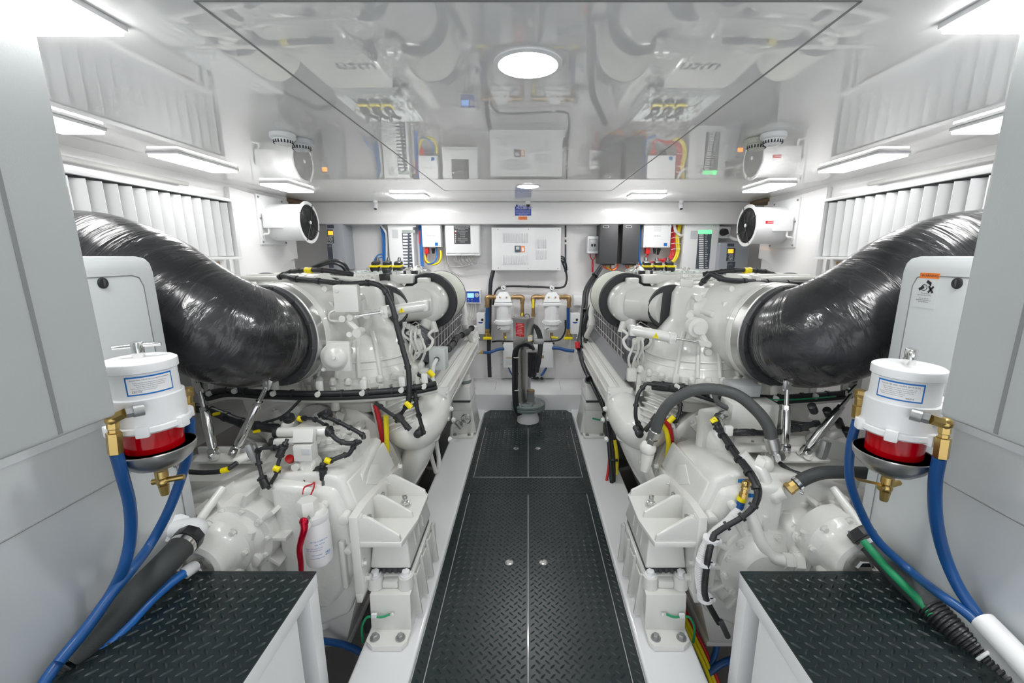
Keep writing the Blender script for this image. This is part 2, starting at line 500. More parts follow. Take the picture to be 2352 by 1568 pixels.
def hatch(y0, y1, which):
    h = thing('floor_hatch', 'pair of black tread floor hatch lids in the %s of the walkway' % which, 'hatch')
    for x0, x1, ch in ((-hx1 + G, -G, -1), (G, hx1 - G, 1)):
        pts = [(x0, y0 + G), (x1, y0 + G), (x1, y1 - G - (0.02 if ch > 0 else 0)), (x1 - (0.012 if ch > 0 else 0), y1 - G),
               (x0 + (0.012 if ch < 0 else 0), y1 - G), (x0, y1 - G - (0.02 if ch < 0 else 0))]
        l = MB().prism(pts, lambda a, b_, t: (a, b_, t), -0.014, -0.002).lugs(x0, x1, y0, y1, -0.002).build('lid', 'tread mat', h)
        xr = -0.088 if ch < 0 else 0.072
        yr = 1.71 if which == 'near part' else 2.885
        r = MB().lathe((xr, yr, -0.002), (0, 0, 1), [(0.020, 0), (0.020, 0.0035), (0.018, 0.0045), (0.004, 0.0045)], 24)
        r.build('lift_ring', 'chrome', l)
    e = MB()
    for x in (-hx1, 0, hx1): e.bb(x - 0.0012 + .0006 * (x == 0), x + 0.0012 - .0006 * (x == 0), y0, y1, -0.006, -0.0012)
    e.bb(-hx1, hx1, y0 - 0.001, y0 + 0.001, -0.006, -0.0012) if which != 'near part' else None
    e.build('edge_trim', 'wire grey', h)
hatch(0.2, 2.29, 'near part'); hatch(2.48, 3.28, 'far part')

# ------------------------------------------------------------------ lamps
def led_slab(name, x, y, lx, ly, label, group, ang=0, m='lamp'):
    t = thing(name, label, 'ceiling light', group)
    R = Matrix.Rotation(ang, 3, 'Z')
    MB().box((x, y, CEIL - 0.006), (lx, ly, 0.012), R, 0.003).build('housing', 'panel white', t)
    MB().box((x, y, CEIL - 0.017), (lx - 0.012, ly - 0.012, 0.010), R, 0.002).build('diffuser', m, t)
gl = 'rectangular ceiling lights'
led_slab('ceiling_light', -0.955, 0.62, 0.25, 0.74, 'large glowing ceiling light nearest the camera, upper left', gl, 0, 'lamp key')
led_slab('ceiling_light', 0.975, 0.60, 0.27, 0.76, 'large glowing ceiling light nearest the camera, upper right', gl, 0, 'lamp key')
for s, nm in ((-1, 'left'), (1, 'right')):
    led_slab('ceiling_light', s * 1.67, 1.52, 0.17, 0.40, 'ceiling light over the near end of the %s louvre vent, half behind the bulkhead' % nm, gl)
    led_slab('ceiling_light', s * 1.68, 2.28, 0.15, 0.42, 'ceiling light over the far end of the %s louvre vent' % nm, gl)
    led_slab('ceiling_light', s * 1.66, 3.08, 0.19, 0.36, 'ceiling light in front of the %s duct fan' % nm, gl)
    led_slab('ceiling_light', s * 0.94, 3.52, 0.28, 0.16, 'ceiling light by the back beam on the %s, beside the small camera' % nm, gl, 0, 'lamp rear')
    led_slab('ceiling_light', s * 0.955, -0.85, 0.27, 0.9, 'added ceiling light out of view behind the camera on the %s' % nm, gl, 0, 'lamp key')  # unseen lamps, added to light the room from behind the camera
def round_lamp(x, y, r, label):
    t = thing('round_ceiling_light', label, 'ceiling light', 'round ceiling lights')
    MB().lathe((x, y, CEIL), (0, 0, -1), [(r * 1.22, 0), (r * 1.22, 0.003), (r * 1.06, 0.006), (r * 1.02, 0.004), (r * 1.0, 0.003)], 48).build('bezel', 'panel white', t)
    MB().lathe((x, y, CEIL - 0.0035), (0, 0, -1), [(r, 0), (r, 0.003), (r * 0.9, 0.0045)], 48).build('diffuser', 'lamp round', t)
round_lamp(0.0, 1.165, 0.070, 'bright round ceiling light in the middle of the hatch, near the camera')
round_lamp(0.0, 3.08, 0.070, 'small-looking round ceiling light far back, above the blue notice')

# ------------------------------------------------------------------ things on the ceiling
def detector(px, py, base, label, scale=1.0):
    p = CZ(px, py, CEIL - 0.02)
    t = thing('smoke_detector', label, 'smoke detector', 'smoke detectors on the ceiling')
    r = 0.047 * scale
    MB().lathe((p.x, p.y, CEIL), (0, 0, -1), [(r * .9, 0), (r, 0.004), (r, 0.018), (r * .93, 0.022), (r * .8, 0.024)], 32).build('base', base, t)
    MB().lathe((p.x, p.y, CEIL - 0.022), (0, 0, -1), [(r * .78, 0), (r * .74, 0.014), (r * .5, 0.024), (r * .2, 0.026)], 32).build('sensor_head', base, t)
    k = MB()
    for i in range(20):
        a = 2 * PI * i / 20
        k.box((p.x + math.cos(a) * r * .73, p.y + math.sin(a) * r * .73, CEIL - 0.034), (0.003, 0.005, 0.011), (0, 0, a))
    k.build('grille', 'ink', t)
detector(650, 318, 'panel white', 'white smoke detector on the ceiling, left side')
detector(692, 332, 'label grey', 'grey-tinted heat detector beside the left smoke detector')
detector(1776, 318, 'panel white', 'white smoke detector on the ceiling, right side')
detector(1738, 330, 'filter cream', 'yellowed heat detector beside the right smoke detector')
for px, side in ((861, 'left'), (1566, 'right')):
    p = C(px, 452, 3.9); q = C(px - 1, 466, 3.9)
    t = thing('bullet_camera', 'small white security camera under the ceiling edge, %s one' % side, 'security camera', 'bullet cameras at the back beam')
    MB().cyl((p.x, p.y, CEIL), (p.x, p.y, CEIL - .02), 0.022, 0.018, 20).build('bracket', 'panel white', t)
    d = V((0, -0.5, -1)).normalized()
    a = V((p.x, 3.92, CEIL - .012))
    MB().cyl(a, a + d * 0.065, 0.019, n=20, bev=.004).build('body', 'panel white', t)
    MB().cyl(a + d * 0.060, a + d * 0.068, 0.013, n=20).build('lens', 'plastic black', t)
t = thing('dome_camera', 'small white dome camera in front of the blue notice', 'security camera')
p = C(1213, 462, 3.93)
MB().cyl((p.x, 3.93, CEIL), (p.x, 3.93, CEIL - 0.03), 0.024, n=24, bev=.004).build('housing', 'panel white', t)
MB().sph((p.x, 3.93, CEIL - 0.034), 0.017, 16).build('lens', 'plastic black', t)

# side wall fairings, fans and louvres ------------------------------
for s, nm in ((-1, 'left'), (1, 'right')):
    SG = s
    # moulded duct fairing
    pr = [(2.95, 1.84), (3.72, 1.80), (3.72, 1.36), (3.66, 1.36), (3.55, 1.33), (3.45, 1.26), (3.38, 1.15), (3.34, 1.0), (2.95, 0.86)]
    o = MB().prism(pr, lambda a, b_, t: (t, a, b_), 1.985, 2.03, bev=0.012).build('duct_fairing', 'gelcoat wall')
    tag(o, 'white moulded duct fairing on the wall behind the %s fan' % nm, 'duct fairing', 'duct fairings')
    # axial fan
    t = thing('duct_fan', 'white cylindrical duct fan with black grille on the %s wall%s' % (nm, ', red label on its side' if s > 0 else ''), 'fan', 'duct fans')
    fy, fz = 3.40, (1.640 if s < 0 else 1.617); fx = 1.70
    MB().bb(1.972, 1.986, fy - 0.19, fy + 0.15, fz - 0.17, fz + 0.19, bev=0.004).build('mounting_plate', 'panel white', t)

    for dy, dz in ((-.17, -.15), (.13, -.15), (-.17, .17), (.13, .17), (-.17, 0.02)): MB().bolt((1.972, fy + dy, fz + dz), (-1, 0, 0), 0.006).build('bolt', 'dull metal', t)

    MB().lathe((fx, fy, fz), (1, 0, 0), [(0.138, 0), (0.138, 0.275)], 40, closed=False).lathe((fx, fy, fz), (1, 0, 0), [(0.130, 0.03), (0.130, 0.27)], 40).build('casing', 'panel white', t)
    MB().lathe((fx, fy, fz), (1, 0, 0), [(0.134, 0), (0.158, 0), (0.158, 0.008), (0.134, 0.010), (0.134, 0)], 48, closed=False).build('rim', 'panel white', t)
    MB().lathe((fx + .008, fy, fz), (1, 0, 0), [(0.1365, 0), (0.1365, 0.003)], 40).build('shade_disc', 'fan shade', t, label='dark disc painted for the shade behind the grille')  # black disc paints the shade inside the fan casing
    g = MB()
    for R in [0.022 + 0.0103 * i for i in range(11)]: g.tor((fx - 0.006 - 0.006 * (1 - R / .12), fy, fz), (1, 0, 0), R, 0.0019, 40, 5)
    for k in range(4):
        a = PI / 4 + k * PI / 2 + .35; b_ = 0
        g.tube([(fx - 0.013, fy + math.cos(a) * .02, fz + math.sin(a) * .02), (fx - 0.005, fy + math.cos(a) * .15, fz + math.sin(a) * .15)], 0.0028, n=6, smooth=False)
    g.build('grille', 'plastic black', t)
    bl = MB()
    for k in range(5):
        a = k * 2 * PI / 5
        bl.hull([(fx + .001, fy + math.cos(a + d) * R, fz + math.sin(a + d) * R) for d, R in ((-.1, .02), (.25, .02), (.05, .115), (.75, .11))] +
                [(fx + .004, fy + math.cos(a + d) * R, fz + math.sin(a + d) * R) for d, R in ((-.1, .02), (.25, .02), (.05, .115), (.75, .11))])
    bl.build('fan_blades', 'dark grey', t)
    MB().cyl((fx - .014, fy, fz), (fx, fy, fz), 0.014, n=20, bev=.003).build('hub', 'panel white', t)
    MB().bb(1.83, 1.96, fy - 0.17, fy - 0.10, fz - 0.05, fz + 0.06, bev=0.006).build('junction_box', 'panel white', t)
    MB().tube([(1.93, fy - .15, fz - .05), (1.93, fy - .16, fz - .09), (1.96, fy - .17, fz - .1), (1.975, fy - .14, fz - .15)], 0.008).build('power_lead', 'wire white', t)
    if s > 0:
        MB().bb(1.77, 1.85, fy - 0.1385, fy - 0.130, fz + 0.005, fz + 0.027).build('label', 'sign red', t)
        MB().text('DANGER', (1.815, fy - .1395, fz + .016), (1, 0, 0), (0, 0, 1), 0.015).build('lettering', 'ink white', t)
    # louvre vent
    t = thing('louvre_vent', 'white louvred air intake with upright slats high on the %s wall' % nm, 'vent', 'louvre vents')
    x0, x1 = 1.90, XW; y0, y1, z0, z1 = 1.05, 2.86, 1.385, 1.728
    f = MB()
    f.bb(x0, x1, y0, y1, z1, z1 + 0.018, bev=.002); f.bb(x0, x1, y0, y1, z0 - 0.018, z0, bev=.002)
    f.bb(x0, x1, y1 - 0.03, y1, z0, z1, bev=.002); f.bb(x0, x1, y0, y0 + .02, z0, z1)
    for z in (z1 - .03, z0 + .03, (z0 + z1) / 2): f.cyl((x0 - .001, y1 - .012, z), (x0 + .003, y1 - .012, z), 0.004, n=8)
    f.build('frame', 'panel white', t)
    MB().bb(x1 - .02, x1 - .012, y0, y1, z0, z1).build('back_panel', 'light grey box', t)
    MB().bb(x0 + .02, x1, y0 + .01, y1 - .02, z1 - .004, z1 - .001).build('gasket', 'ink', t)
    for k in range(24):
        y = y1 - 0.055 - k * 0.0725
        MB().hull([(x0 + .004, y + .055, z0 + .003), (x0 + .004, y + .0575, z0 + .003), (x1 - .02, y - .012, z0 + .003), (x1 - .02, y - .0095, z0 + .003),
                   (x0 + .004, y + .055, z1 - .010), (x0 + .004, y + .0575, z1 - .010), (x1 - .02, y - .012, z1 - .010), (x1 - .02, y - .0095, z1 - .010)]).build('slat', 'panel white', t)
    # pipe along the top of the vent and bracket below
    q = MB()
    q.tube([(1.99, 2.60, 1.80), (1.99, 1.2, 1.805)], 0.012, n=8, smooth=False)
    o = q.build('conduit', 'wire white'); tag(o, 'thin white conduit above the %s louvre vent' % nm, 'conduit', 'white conduits above the vents')
    t = thing('vent_latch', 'brass latch and rod under the %s louvre vent' % nm, 'latch', 'vent latches')
    q = MB(); q.box((1.95, 2.66, 1.345), (0.03, 0.08, 0.02), None, .004); q.tube([(1.94, 2.66, 1.35), (1.94, 2.4, 1.352), (1.94, 2.2, 1.35)], .006)
    q.build('catch', 'bronze', t)
    q = MB(); q.tor((1.94, 2.62, 1.325), (0, 1, 0.3), .012, .002, 16, 5); q.tube([(1.94, 2.62, 1.313), (1.94, 2.62, 1.28)], .002, smooth=False); q.build('key', 'chrome', t)
    b = MB().bb(2.0, 2.0195, 2.88, 2.89, 0.9, 1.37)
    struct(b.build('trim_%d' % (14 if s < 0 else 15), 'panel white'))
SG = 1

SG = -1
for k, (ya, yb, wh) in enumerate(((1.95, 2.62, 'nearer'), (2.66, 3.33, 'farther'))):
    t = thing('ventilation_unit', 'low white slotted ventilation unit behind the left engine, %s one, mirrored in the ceiling' % wh, 'ventilation unit', 'ventilation units behind the left engine')
    MB().bb(1.745, 2.015, ya, yb, .70, 1.20, bev=.006).build('casing', 'light grey box', t)
    for j in range(4): MB().bb(1.775 + .058 * j, 1.80 + .058 * j, ya + .04, yb - .04, 1.1995, 1.206, bev=.002).build('top_slat', 'panel white', t)
SG = 1
# ================================================================== foreground: platforms, generator casings, fuel filters, hoses
ZP = 0.42
for s, nm in ((-1, 'left'), (1, 'right')):
    SG = s
    t = thing('step_platform', 'white framed step platform with black diamond tread top, lower %s of the photo' % nm, 'platform', 'step platforms')
    xi, xo, yf = 0.668, 1.12, 1.158
    MB().bb(xi, xo, -0.1, yf, ZP - 0.004, ZP + 0.001).lugs(xi, xo, .3, yf, ZP + .001, .036, .0135, .0045, .0032).build('tread_top', 'tread mat', t)
    b = MB()
    b.bb(xi, xi + .03, -.1, yf, ZP - .055, ZP - .004, bev=.003); b.bb(xi, xo, yf - .03, yf, ZP - .055, ZP - .004, bev=.003)
    b.build('frame', 'panel white', t)
    for y in (yf - .052, yf - 0.6):
        MB().bb(xi, xi + .05, y, y + .05, -0.5, ZP - .055, bev=.003).build('leg', 'panel white', t)
    MB().bb(xi + .004, xi + .012, -.1, yf - .12, 0.05, ZP - .055).build('side_panel', 'panel white', t)
    # generator sound shield
    g = thing('generator_enclosure', 'white generator sound shield with round black latch on the %s%s' % (nm, ', orange warning sticker' if s > 0 else ', no sticker'), 'generator enclosure', 'generator sound shields')
    X = 1.13; Y1 = 1.29; ztop = 1.394
    pr = [(-0.6, 0.3), (Y1, 0.3), (Y1, ztop - .045), (Y1 - .006, ztop - .02), (Y1 - .02, ztop - .006), (Y1 - .045, ztop), (-.6, ztop)]
    MB().prism(pr, lambda a, b_, t_: (t_, a, b_), X, X + .62, bev=.006).build('casing', 'cabinet white', g)
    d = MB().prism([(0.30, .95), (Y1 - .075, .95), (Y1 - .045, .97), (Y1 - .045, ztop - .085), (Y1 - .055, ztop - .062), (Y1 - .075, ztop - .055), (0.30, ztop - .055)], lambda a, b_, t_: (t_, a, b_), X - .0016, X + .01)
    d.build('door', 'cabinet white', g)
    b = MB()
    b.tube([(X - .0018, .3, ztop - .053), (X - .0018, Y1 - .075, ztop - .053), (X - .0018, Y1 - .053, ztop - .06), (X - .0018, Y1 - .043, ztop - .085), (X - .0018, Y1 - .043, .4)], .0014, n=6, smooth=False)
    b.tube([(X, -.6, 0.795), (X, Y1, 0.795)], 0.0022, n=6, smooth=False)
    b.build('joint', 'seam', g)
    py, pz = 1.128, 1.325
    if s > 0: py = 1.118
    l = MB().lathe((X - .001, py, pz), (-1, 0, 0), [(.0145, 0), (.0145, .003), (.012, .005)], 28).build('latch', 'plastic black', g)
    MB().bb(X - .0085, X - .005, py - .002, py + .002, pz - .009, pz + .009, bev=.001).build('slot', 'dark grey', l)
    for (y, z) in ((Y1 - .045, .74), (Y1 - .40, .42)):
        MB().bolt((X, y, z), (-1, 0, 0), .007).build('screw', 'dull metal', g)
    # round pipe stub low on the casing (raw water fitting)
    if s > 0:
        st = MB().bb(X - .003, X - .0018, 1.170, 1.228, 1.333, 1.348).build('warning_sticker', 'sign orange', g)
        MB().text('WARNING', (X - .0034, 1.197, 1.3405), (0, -1, 0), (0, 0, 1), .0105).build('lettering', 'ink', st)
        st = MB().bb(X - .0025, X - .0018, 1.168, 1.230, 1.25, 1.333).build('pictogram_sticker', 'cabinet white', g)
        q = MB()
        x_ = X - .0032
        q.box((x_, 1.196, 1.322), (.0008, .014, .008), (0.5, 0, 0)); q.box((x_, 1.190, 1.317), (.0008, .004, .009), (0, 0, 0))
        q.box((x_, 1.187, 1.303), (.0008, .022, .005), (.9, 0, 0)); q.box((x_, 1.187, 1.303), (.0008, .022, .005), (-.9, 0, 0))
        q.box((x_, 1.216, 1.305), (.0008, .016, .008), (-.6, 0, 0)); q.tor((x_, 1.208, 1.307), (1, 0, 0), .0085, .0008, 20, 4)
        q.build('pictogram', 'ink', st)
        q = MB()
        for k, (tx, zz) in enumerate((('Moving parts', 1.291), ('can cause severe injury', 1.286), ('Do not operate', 1.277), ('generator with doors or', 1.272), ('guards removed', 1.267))):
            q.text(tx, (X - .0032, 1.203, zz), (0, -1, 0), (0, 0, 1), .0046)
        q.build('lettering', 'ink', st)
        # black framed round-ended window in the casing
        yy0, yy1, zz0, zz1 = .42, .80, .62, 1.045
        def rr(y0, y1, z0, z1, r, n=8):
            out = []
            for cy, cz, a in ((y1 - r, z1 - r, 0), (y0 + r, z1 - r, 90), (y0 + r, z0 + r, 180), (y1 - r, z0 + r, 270)):
                for i in range(n + 1):
                    an = math.radians(a + 90 * i / n); out.append((cy + r * math.cos(an), cz + r * math.sin(an)))
            return out
        MB().prism(rr(yy0, yy1, zz0, zz1, .10), lambda a, b_, t_: (t_, a, b_), X - .014, X + .004, bev=.004).build('window_gasket', 'rubber black', g)
        MB().prism(rr(yy0 + .03, yy1 - .03, zz0 + .03, zz1 - .03, .08), lambda a, b_, t_: (t_, a, b_), X - .0155, X - .012).build('window_pane', 'plastic black', g)
    # white pipe elbow and hose tail at the foot of the casing come with the hoses below
SG = 1

# blurred grey data plate on the right jamb panel
o = MB().bb(.8825, .8855, .46, .64, 1.095, 1.135)
SG = 1
t = thing('data_plate', 'small grey data plate with dark lines at the foot of the right bulkhead panel', 'plate')
MB().bb(.8825, .8848, .56, .735, 1.10, 1.145).build('plate', 'label grey', t)
q = MB()
for z in (1.112, 1.119, 1.126, 1.133): q.bb(.8818, .8826, .57, .725, z - .0017, z + .0017)
q.build('lettering', 'ink grey', t)

# fuel filters --------------------------------------------------------
def fuel_filter(s, dz, nm):
    global SG
    SG = 1
    x, y = (-0.948 if s < 0 else 0.932), 1.0
    K = .87
    t = thing('fuel_filter', 'white fuel filter with red bowl over a steel drip tray, %s side, %s' % ('left' if s < 0 else 'right', nm), 'fuel filter', 'foreground fuel filters')
    A = (0, 0, 1)
    def L(prof, name, m, label=None, parent=t, n=48):
        return MB().lathe((x, y, dz), A, [(r_ * K, t_) for r_, t_ in prof], n).build(name, m, parent, label)
    L([(.060, 1.1535), (.076, 1.152), (.0825, 1.148), (.0835, 1.144), (.0835, 1.128), (.080, 1.126)][::-1], 'lid', 'panel white')
    L([(.078, 1.128), (.079, 1.066), (.0865, 1.064), (.087, 1.000), (.083, .998)][::-1], 'housing', 'panel white')
    c = MB().lathe((x, y, dz), A, [(.073, 1.0), (.080, .996), (.081, .985), (.076, .980), (.061, .978)][::-1], 48)
    for k in range(6):
        a = k * PI / 3 + (0.52 if s < 0 else .2) - PI / 2
        c.box((x + math.cos(a) * .077, y + math.sin(a) * .077, .990 + dz), (.022, .026, .028), (0, 0, a), .004)
    c.build('collar', 'panel white', t)
    L([(.069, .980), (.067, .915), (.0645, .895), (.05, .885)][::-1], 'bowl', 'red bowl', 'see-through red bowl')
    b_ = MB().lathe((x, y, dz), A, [(.052, .950), (.050, .90), (.035, .892)][::-1], 40)
    b_.build('fuel', 'red plastic', t)
    L([(.093, .922), (.0935, .925), (.0965, .923), (.0935, .908), (.081, .890), (.060, .874), (.035, .866), (.0, .863), (.0, .865), (.034, .869), (.058, .878), (.078, .893), (.090, .909), (.093, .922)], 'drip_tray', 'satin steel', 'brushed steel drip tray')
    h = MB().cyl((x, y, 1.150 + dz), (x, y, 1.192 + dz), .0125, n=20, bev=.001)
    dirv = V((.83, .55, 0)).normalized() if s < 0 else V((.62, .78, 0)).normalized()
    c0 = V((x, y, 1.183 + dz))
    h.cyl(c0 - dirv * .045, c0 + dirv * .045, .0052, n=14, bev=.001)
    h.build('t_handle', 'chrome', t)
    # drain valve
    v = MB()
    v.cyl((x, y, .853 + dz), (x, y, .835 + dz), .014, n=14); v.sph((x, y, .822 + dz), .0145, 14); v.cyl((x, y, .812 + dz), (x, y, .785 + dz), .012, .009, 8)
    v.cyl((x - .022, y - .006, .824 + dz), (x + .045, y + .014, .828 + dz), .0075, n=10)
    if s > 0: v.hull([(x - .02, y - .01, .832 + dz), (x - .02, y + .006, .832 + dz), (x - .085, y - .01, .847 + dz), (x - .085, y + .006, .847 + dz), (x - .02, y, .836 + dz), (x - .085, y, .851 + dz)])
    v.build('drain_valve', 'brass', t)
    # wrap-round label
    ac = -PI / 2 + (0.93 if s < 0 else -0.88); R = .0698
    hw = .66
    lab = MB().lathe((x, y, dz + 1.076), A, [(R - .001, 0), (R, 0), (R, .046), (R - .001, .046)], 24, 0, 1, closed=False)
    lab = MB(); n = 24; vs = []; fs = []
    def patch(a0, a1, z0, z1, R_):
        m_ = MB(); vs = []; fs = []
        for i in range(n + 1):
            a = a0 + (a1 - a0) * i / n
            for (rr_, zz) in ((R_, z0), (R_, z1), (R_ - .0012, z1), (R_ - .0012, z0)):
                vs.append((x + rr_ * math.cos(a), y + rr_ * math.sin(a), zz + dz))
        for i in range(n):
            for k in range(4):
                fs.append((i * 4 + k, i * 4 + (k + 1) % 4, (i + 1) * 4 + (k + 1) % 4, (i + 1) * 4 + k))
        fs.append((0, 1, 2, 3)); fs.append((n * 4 + 3, n * 4 + 2, n * 4 + 1, n * 4))
        return m_.add(vs, fs)
    lb = patch(ac - hw, ac + hw, 1.076, 1.121, .0696).build('label', 'label blue', t, 'white label with a blue frame')
    patch(ac - hw + .045, ac + hw - .045, 1.0795, 1.1175, .0700).build('label_field', 'label white', lb)
    q = MB(); R_ = .0704
    q.text_cyl('MARINE DIESEL FUEL FILTER AND WATER SEPARATOR' if s < 0 else 'FUEL FILTER AND WATER SEPARATOR', (x, y), R_, ac, 1.1125 + dz, .0031 if s < 0 else .0043)
    for k in range(5):
        q.text_cyl('Replace element when flow is restricted. Drain water from bowl daily.'[:52 - 4 * k], (x, y), R_, ac - (.0 if k < 3 else .18), 1.106 - .0045 * k + dz, .0030)
    q.text_cyl('RACOR' if s < 0 else '900FH', (x, y), R_, ac + (-.38 if s < 0 else .3), 1.084 + dz, .0055)
    q.build('lettering', 'ink', lb)
    if s > 0:
        MB().text_cyl('9702391', (x, y), .0762, -PI / 2 + .3, 1.022 + dz, .006).build('stamp', 'ink grey', t)
        MB().lathe((x + .026, y - .074, .988 + dz), (.2, -1, 0), [(.012, 0), (.012, .008), (.009, .012)], 6).build('plug', 'plastic black', t)
    # mounting bracket back to the generator casing
    MB().bb(min(s * 1.02, s * 1.1295), max(s * 1.02, s * 1.1295), y + .02, y + .06, 1.02 + dz, 1.05 + dz).build('bracket', 'panel white', t)
    # inlet and outlet unions
    e = MB()
    if s < 0:
        pa = C(330, 940, .93); pb = C(288, 948, .905); 
    else:
        pa = C(2092, 950, .93); pb = C(2136, 962, .905)
    e.lathe(pa, pb - pa, [(.0125, 0), (.0125, (pb - pa).length)], 6); e.cyl(pa, pa + (pb - pa) * .6, .014, n=16)
    e.build('hex_union', 'dull metal', t)
    el = MB()
    if s < 0: pc = C(258, 962, .90); pd = C(262, 1000, .90); pe = C(267, 1040, .90)
    else: pc = C(2172, 972, .90); pd = C(2166, 1012, .90); pe = C(2158, 1050, .90)
    el.cyl(pb, pc, .012, n=6); el.sph(pc, .0145, 12); el.lathe(pc, pd - pc, [(.012, 0), (.012, (pd - pc).length * .55), (.010, (pd - pc).length * .6), (.010, (pd - pc).length * .8), (.0145, (pd - pc).length * .82), (.0145, (pe - pc).length), (.012, (pe - pc).length * 1.02)], 6)
    el.build('elbow_fitting', 'brass', t)
    el = MB()
    if s < 0: pc = C(432, 900, 1.09); pe = C(436, 962, 1.09); pi = C(418, 905, 1.05)
    else: pc = C(1975, 905, 1.09); pe = C(1968, 966, 1.09); pi = C(1995, 910, 1.05)
    el.cyl(pi, pc, .011, n=6); el.lathe(pc + V((0, 0, .012)), pe - pc, [(.0135, 0), (.0135, .024), (.0105, .026), (.0105, .042), (.0140, .044), (.0140, .078)], 6)
    el.build('elbow_fitting', 'brass', t)
    return t
fuel_filter(-1, 0.0, 'handle bar across')
fuel_filter(1, -0.017, 'handle end-on')

def hose(name, label, pts, r, material, group=None, cat='hose', n=14, ties=None):
    o = MB().tube(pts, r, n=n, res=8)
    if ties: o.ties(pts, r, *ties)
    return tag(o.build(name, material), label, cat, group)
gb = 'blue filter hoses'
hose('blue_hose', 'blue hose from the near brass elbow of the left fuel filter', [C(267, 1040, .90), C(282, 1095, .91), C(298, 1160, .93), C(300, 1230, .94), C(285, 1300, .93), CX(250, 1370, -1.07), CX(195, 1450, -1.09), CX(120, 1540, -1.09), CX(60, 1640, -1.09)], .0125, 'hose blue', gb)
hose('blue_hose', 'blue hose from the far brass elbow of the left fuel filter', [C(436, 962, 1.09), C(434, 1020, 1.09), C(418, 1090, 1.09), C(388, 1170, 1.07), C(345, 1250, 1.04), CX(300, 1310, -1.03), CX(255, 1365, -1.05), CX(200, 1440, -1.07), CX(135, 1520, -1.08)], .0125, 'hose blue', gb)
hose('blue_hose', 'thick blue hose from the near brass elbow of the right fuel filter', [C(2158, 1050, .90), C(2148, 1110, .91), C(2150, 1190, .92), C(2168, 1270, .93), CX(2200, 1345, 1.07), CX(2245, 1412, 1.09), CX(2290, 1470, 1.09)], .0135, 'hose blue', gb)
hose('blue_hose', 'long blue hose from the far brass elbow of the right fuel filter', [C(1968, 966, 1.09), C(1953, 1030, 1.09), C(1952, 1100, 1.09), C(1975, 1170, 1.09), C(2015, 1240, 1.08), C(2090, 1310, 1.04), CX(2160, 1365, 1.05), CX(2225, 1412, 1.07), CX(2290, 1478, 1.08)], .0115, 'hose blue', gb)

# big black water hose, left, clamped to a white pipe elbow
def big_hose(s):
    global SG
    SG = 1
    if s < 0:
        t = thing('water_hose', 'thick black water hose running along the platform on the left, ribbed near the bottom corner', 'hose')
        P = [C(430, 1240, 1.15), C(375, 1300, 1.05), C(320, 1355, 1.00), C(240, 1440, .93), C(160, 1520, .86), C(60, 1610, .8), C(-60, 1700, .75)]
        r = .036
        MB().tube(P[:5], r, n=24).build('hose_body', 'hose black', t)
        rib = MB(); Q = catmull(P, 8)
        R = catmull(P[4:], 14)
        rib.tube(R, r * .98, n=20, smooth=False)
        for i in range(0, len(R) - 1, 2):
            u = (R[i + 1] - R[i]).normalized(); rib.tor(R[i], u, r, .004, 24, 6)
        rib.build('ribbed_sleeve', 'plastic black', t)
        u = (P[1] - P[0]).normalized()
        MB().cyl(P[0] + u * .018, P[0] + u * .032, r * 1.06, n=28).build('hose_clamp', 'chrome', t)
        MB().cyl(P[0] - u * .022, P[0] + u * .010, r * 1.12, n=8, bev=.004).cyl(P[0] + u * .012, P[0] + u * .016, r * 1.1, n=20).build('coupling_nut', 'plastic black', t)
        o = MB().tube([P[0] - u * .01, P[0] - u * .03 + V((.0, .015, .008)), C(402, 1216, 1.20), C(392, 1226, 1.24)], r * .8, n=20)
        o.ties([C(405, 1213, 1.2), C(395, 1215, 1.22)], r, 0.01)
        tag(o.build('pipe_elbow', 'panel white'), 'white pipe elbow joining the thick black hose at the left casing', 'pipe fitting')
        u2 = [C(410, 1262, 1.13), C(365, 1312, 1.06), C(330, 1345, 1.02)]
        tag(MB().tube(u2, .010, n=12).build('steel_pipe', 'chrome'), 'short bright steel pipe between the black and the light blue hose, left', 'pipe')
    else:
        t = thing('water_hose', 'thick black water hose with a green stripe on the right, running into a ribbed sleeve', 'hose')
        P = [C(1985, 1232, 1.17), C(2040, 1295, 1.10), C(2110, 1365, 1.03), C(2140, 1400, .99), C(2200, 1455, .93), C(2270, 1520, .87), C(2350, 1590, .8), C(2450, 1680, .74)]
        r = .036
        MB().tube(P[:4], r * .92, n=24).build('hose_body', 'hose black', t)
        off = V((-.022, -.024, .004))
        g = MB().tube([p + off for p in P[:4]], .0115, n=12).build('green_stripe_hose', 'wire green', t, 'green hose taped along the side')
        R = catmull(P[3:], 13)
        rib = MB().tube(R, r * .98, n=20, smooth=False)
        for i in range(0, len(R) - 1, 2):
            u = (R[i + 1] - R[i]).normalized(); rib.tor(R[i], u, r, .004, 24, 6)
        rib.build('ribbed_sleeve', 'plastic black', t)
        u = (P[1] - P[0]).normalized()
        MB().cyl(P[0] + u * .014, P[0] + u * .026, r * 1.0, n=28).build('hose_clamp', 'dull metal', t)
        MB().cyl(P[0] - u * .025, P[0] + u * .006, r * 1.08, n=8, bev=.004).build('coupling_nut', 'plastic black', t)
        q = C(2258, 1478, .89); u = (P[5] - P[4]).normalized()
        tag(MB().tor(P[5] - u * .01, u, r + .006, .004, 28, 8).box(P[5] + V((.05, .02, .0)), (.06, .02, .012), (0, 0, .5), .003).build('hose_clip', 'panel white'), 'white plastic clip around the ribbed sleeve, lower right', 'clip')
        o = MB().tube([CX(2258, 1425, 1.085), CX(2330, 1500, 1.085), CX(2420, 1600, 1.085)], .026, n=20, rf=lambda t_: .026)
        tag(o.build('white_pipe', 'panel white'), 'white pipe stub beside the ribbed sleeve, lower right corner', 'pipe')
big_hose(-1); big_hose(1)
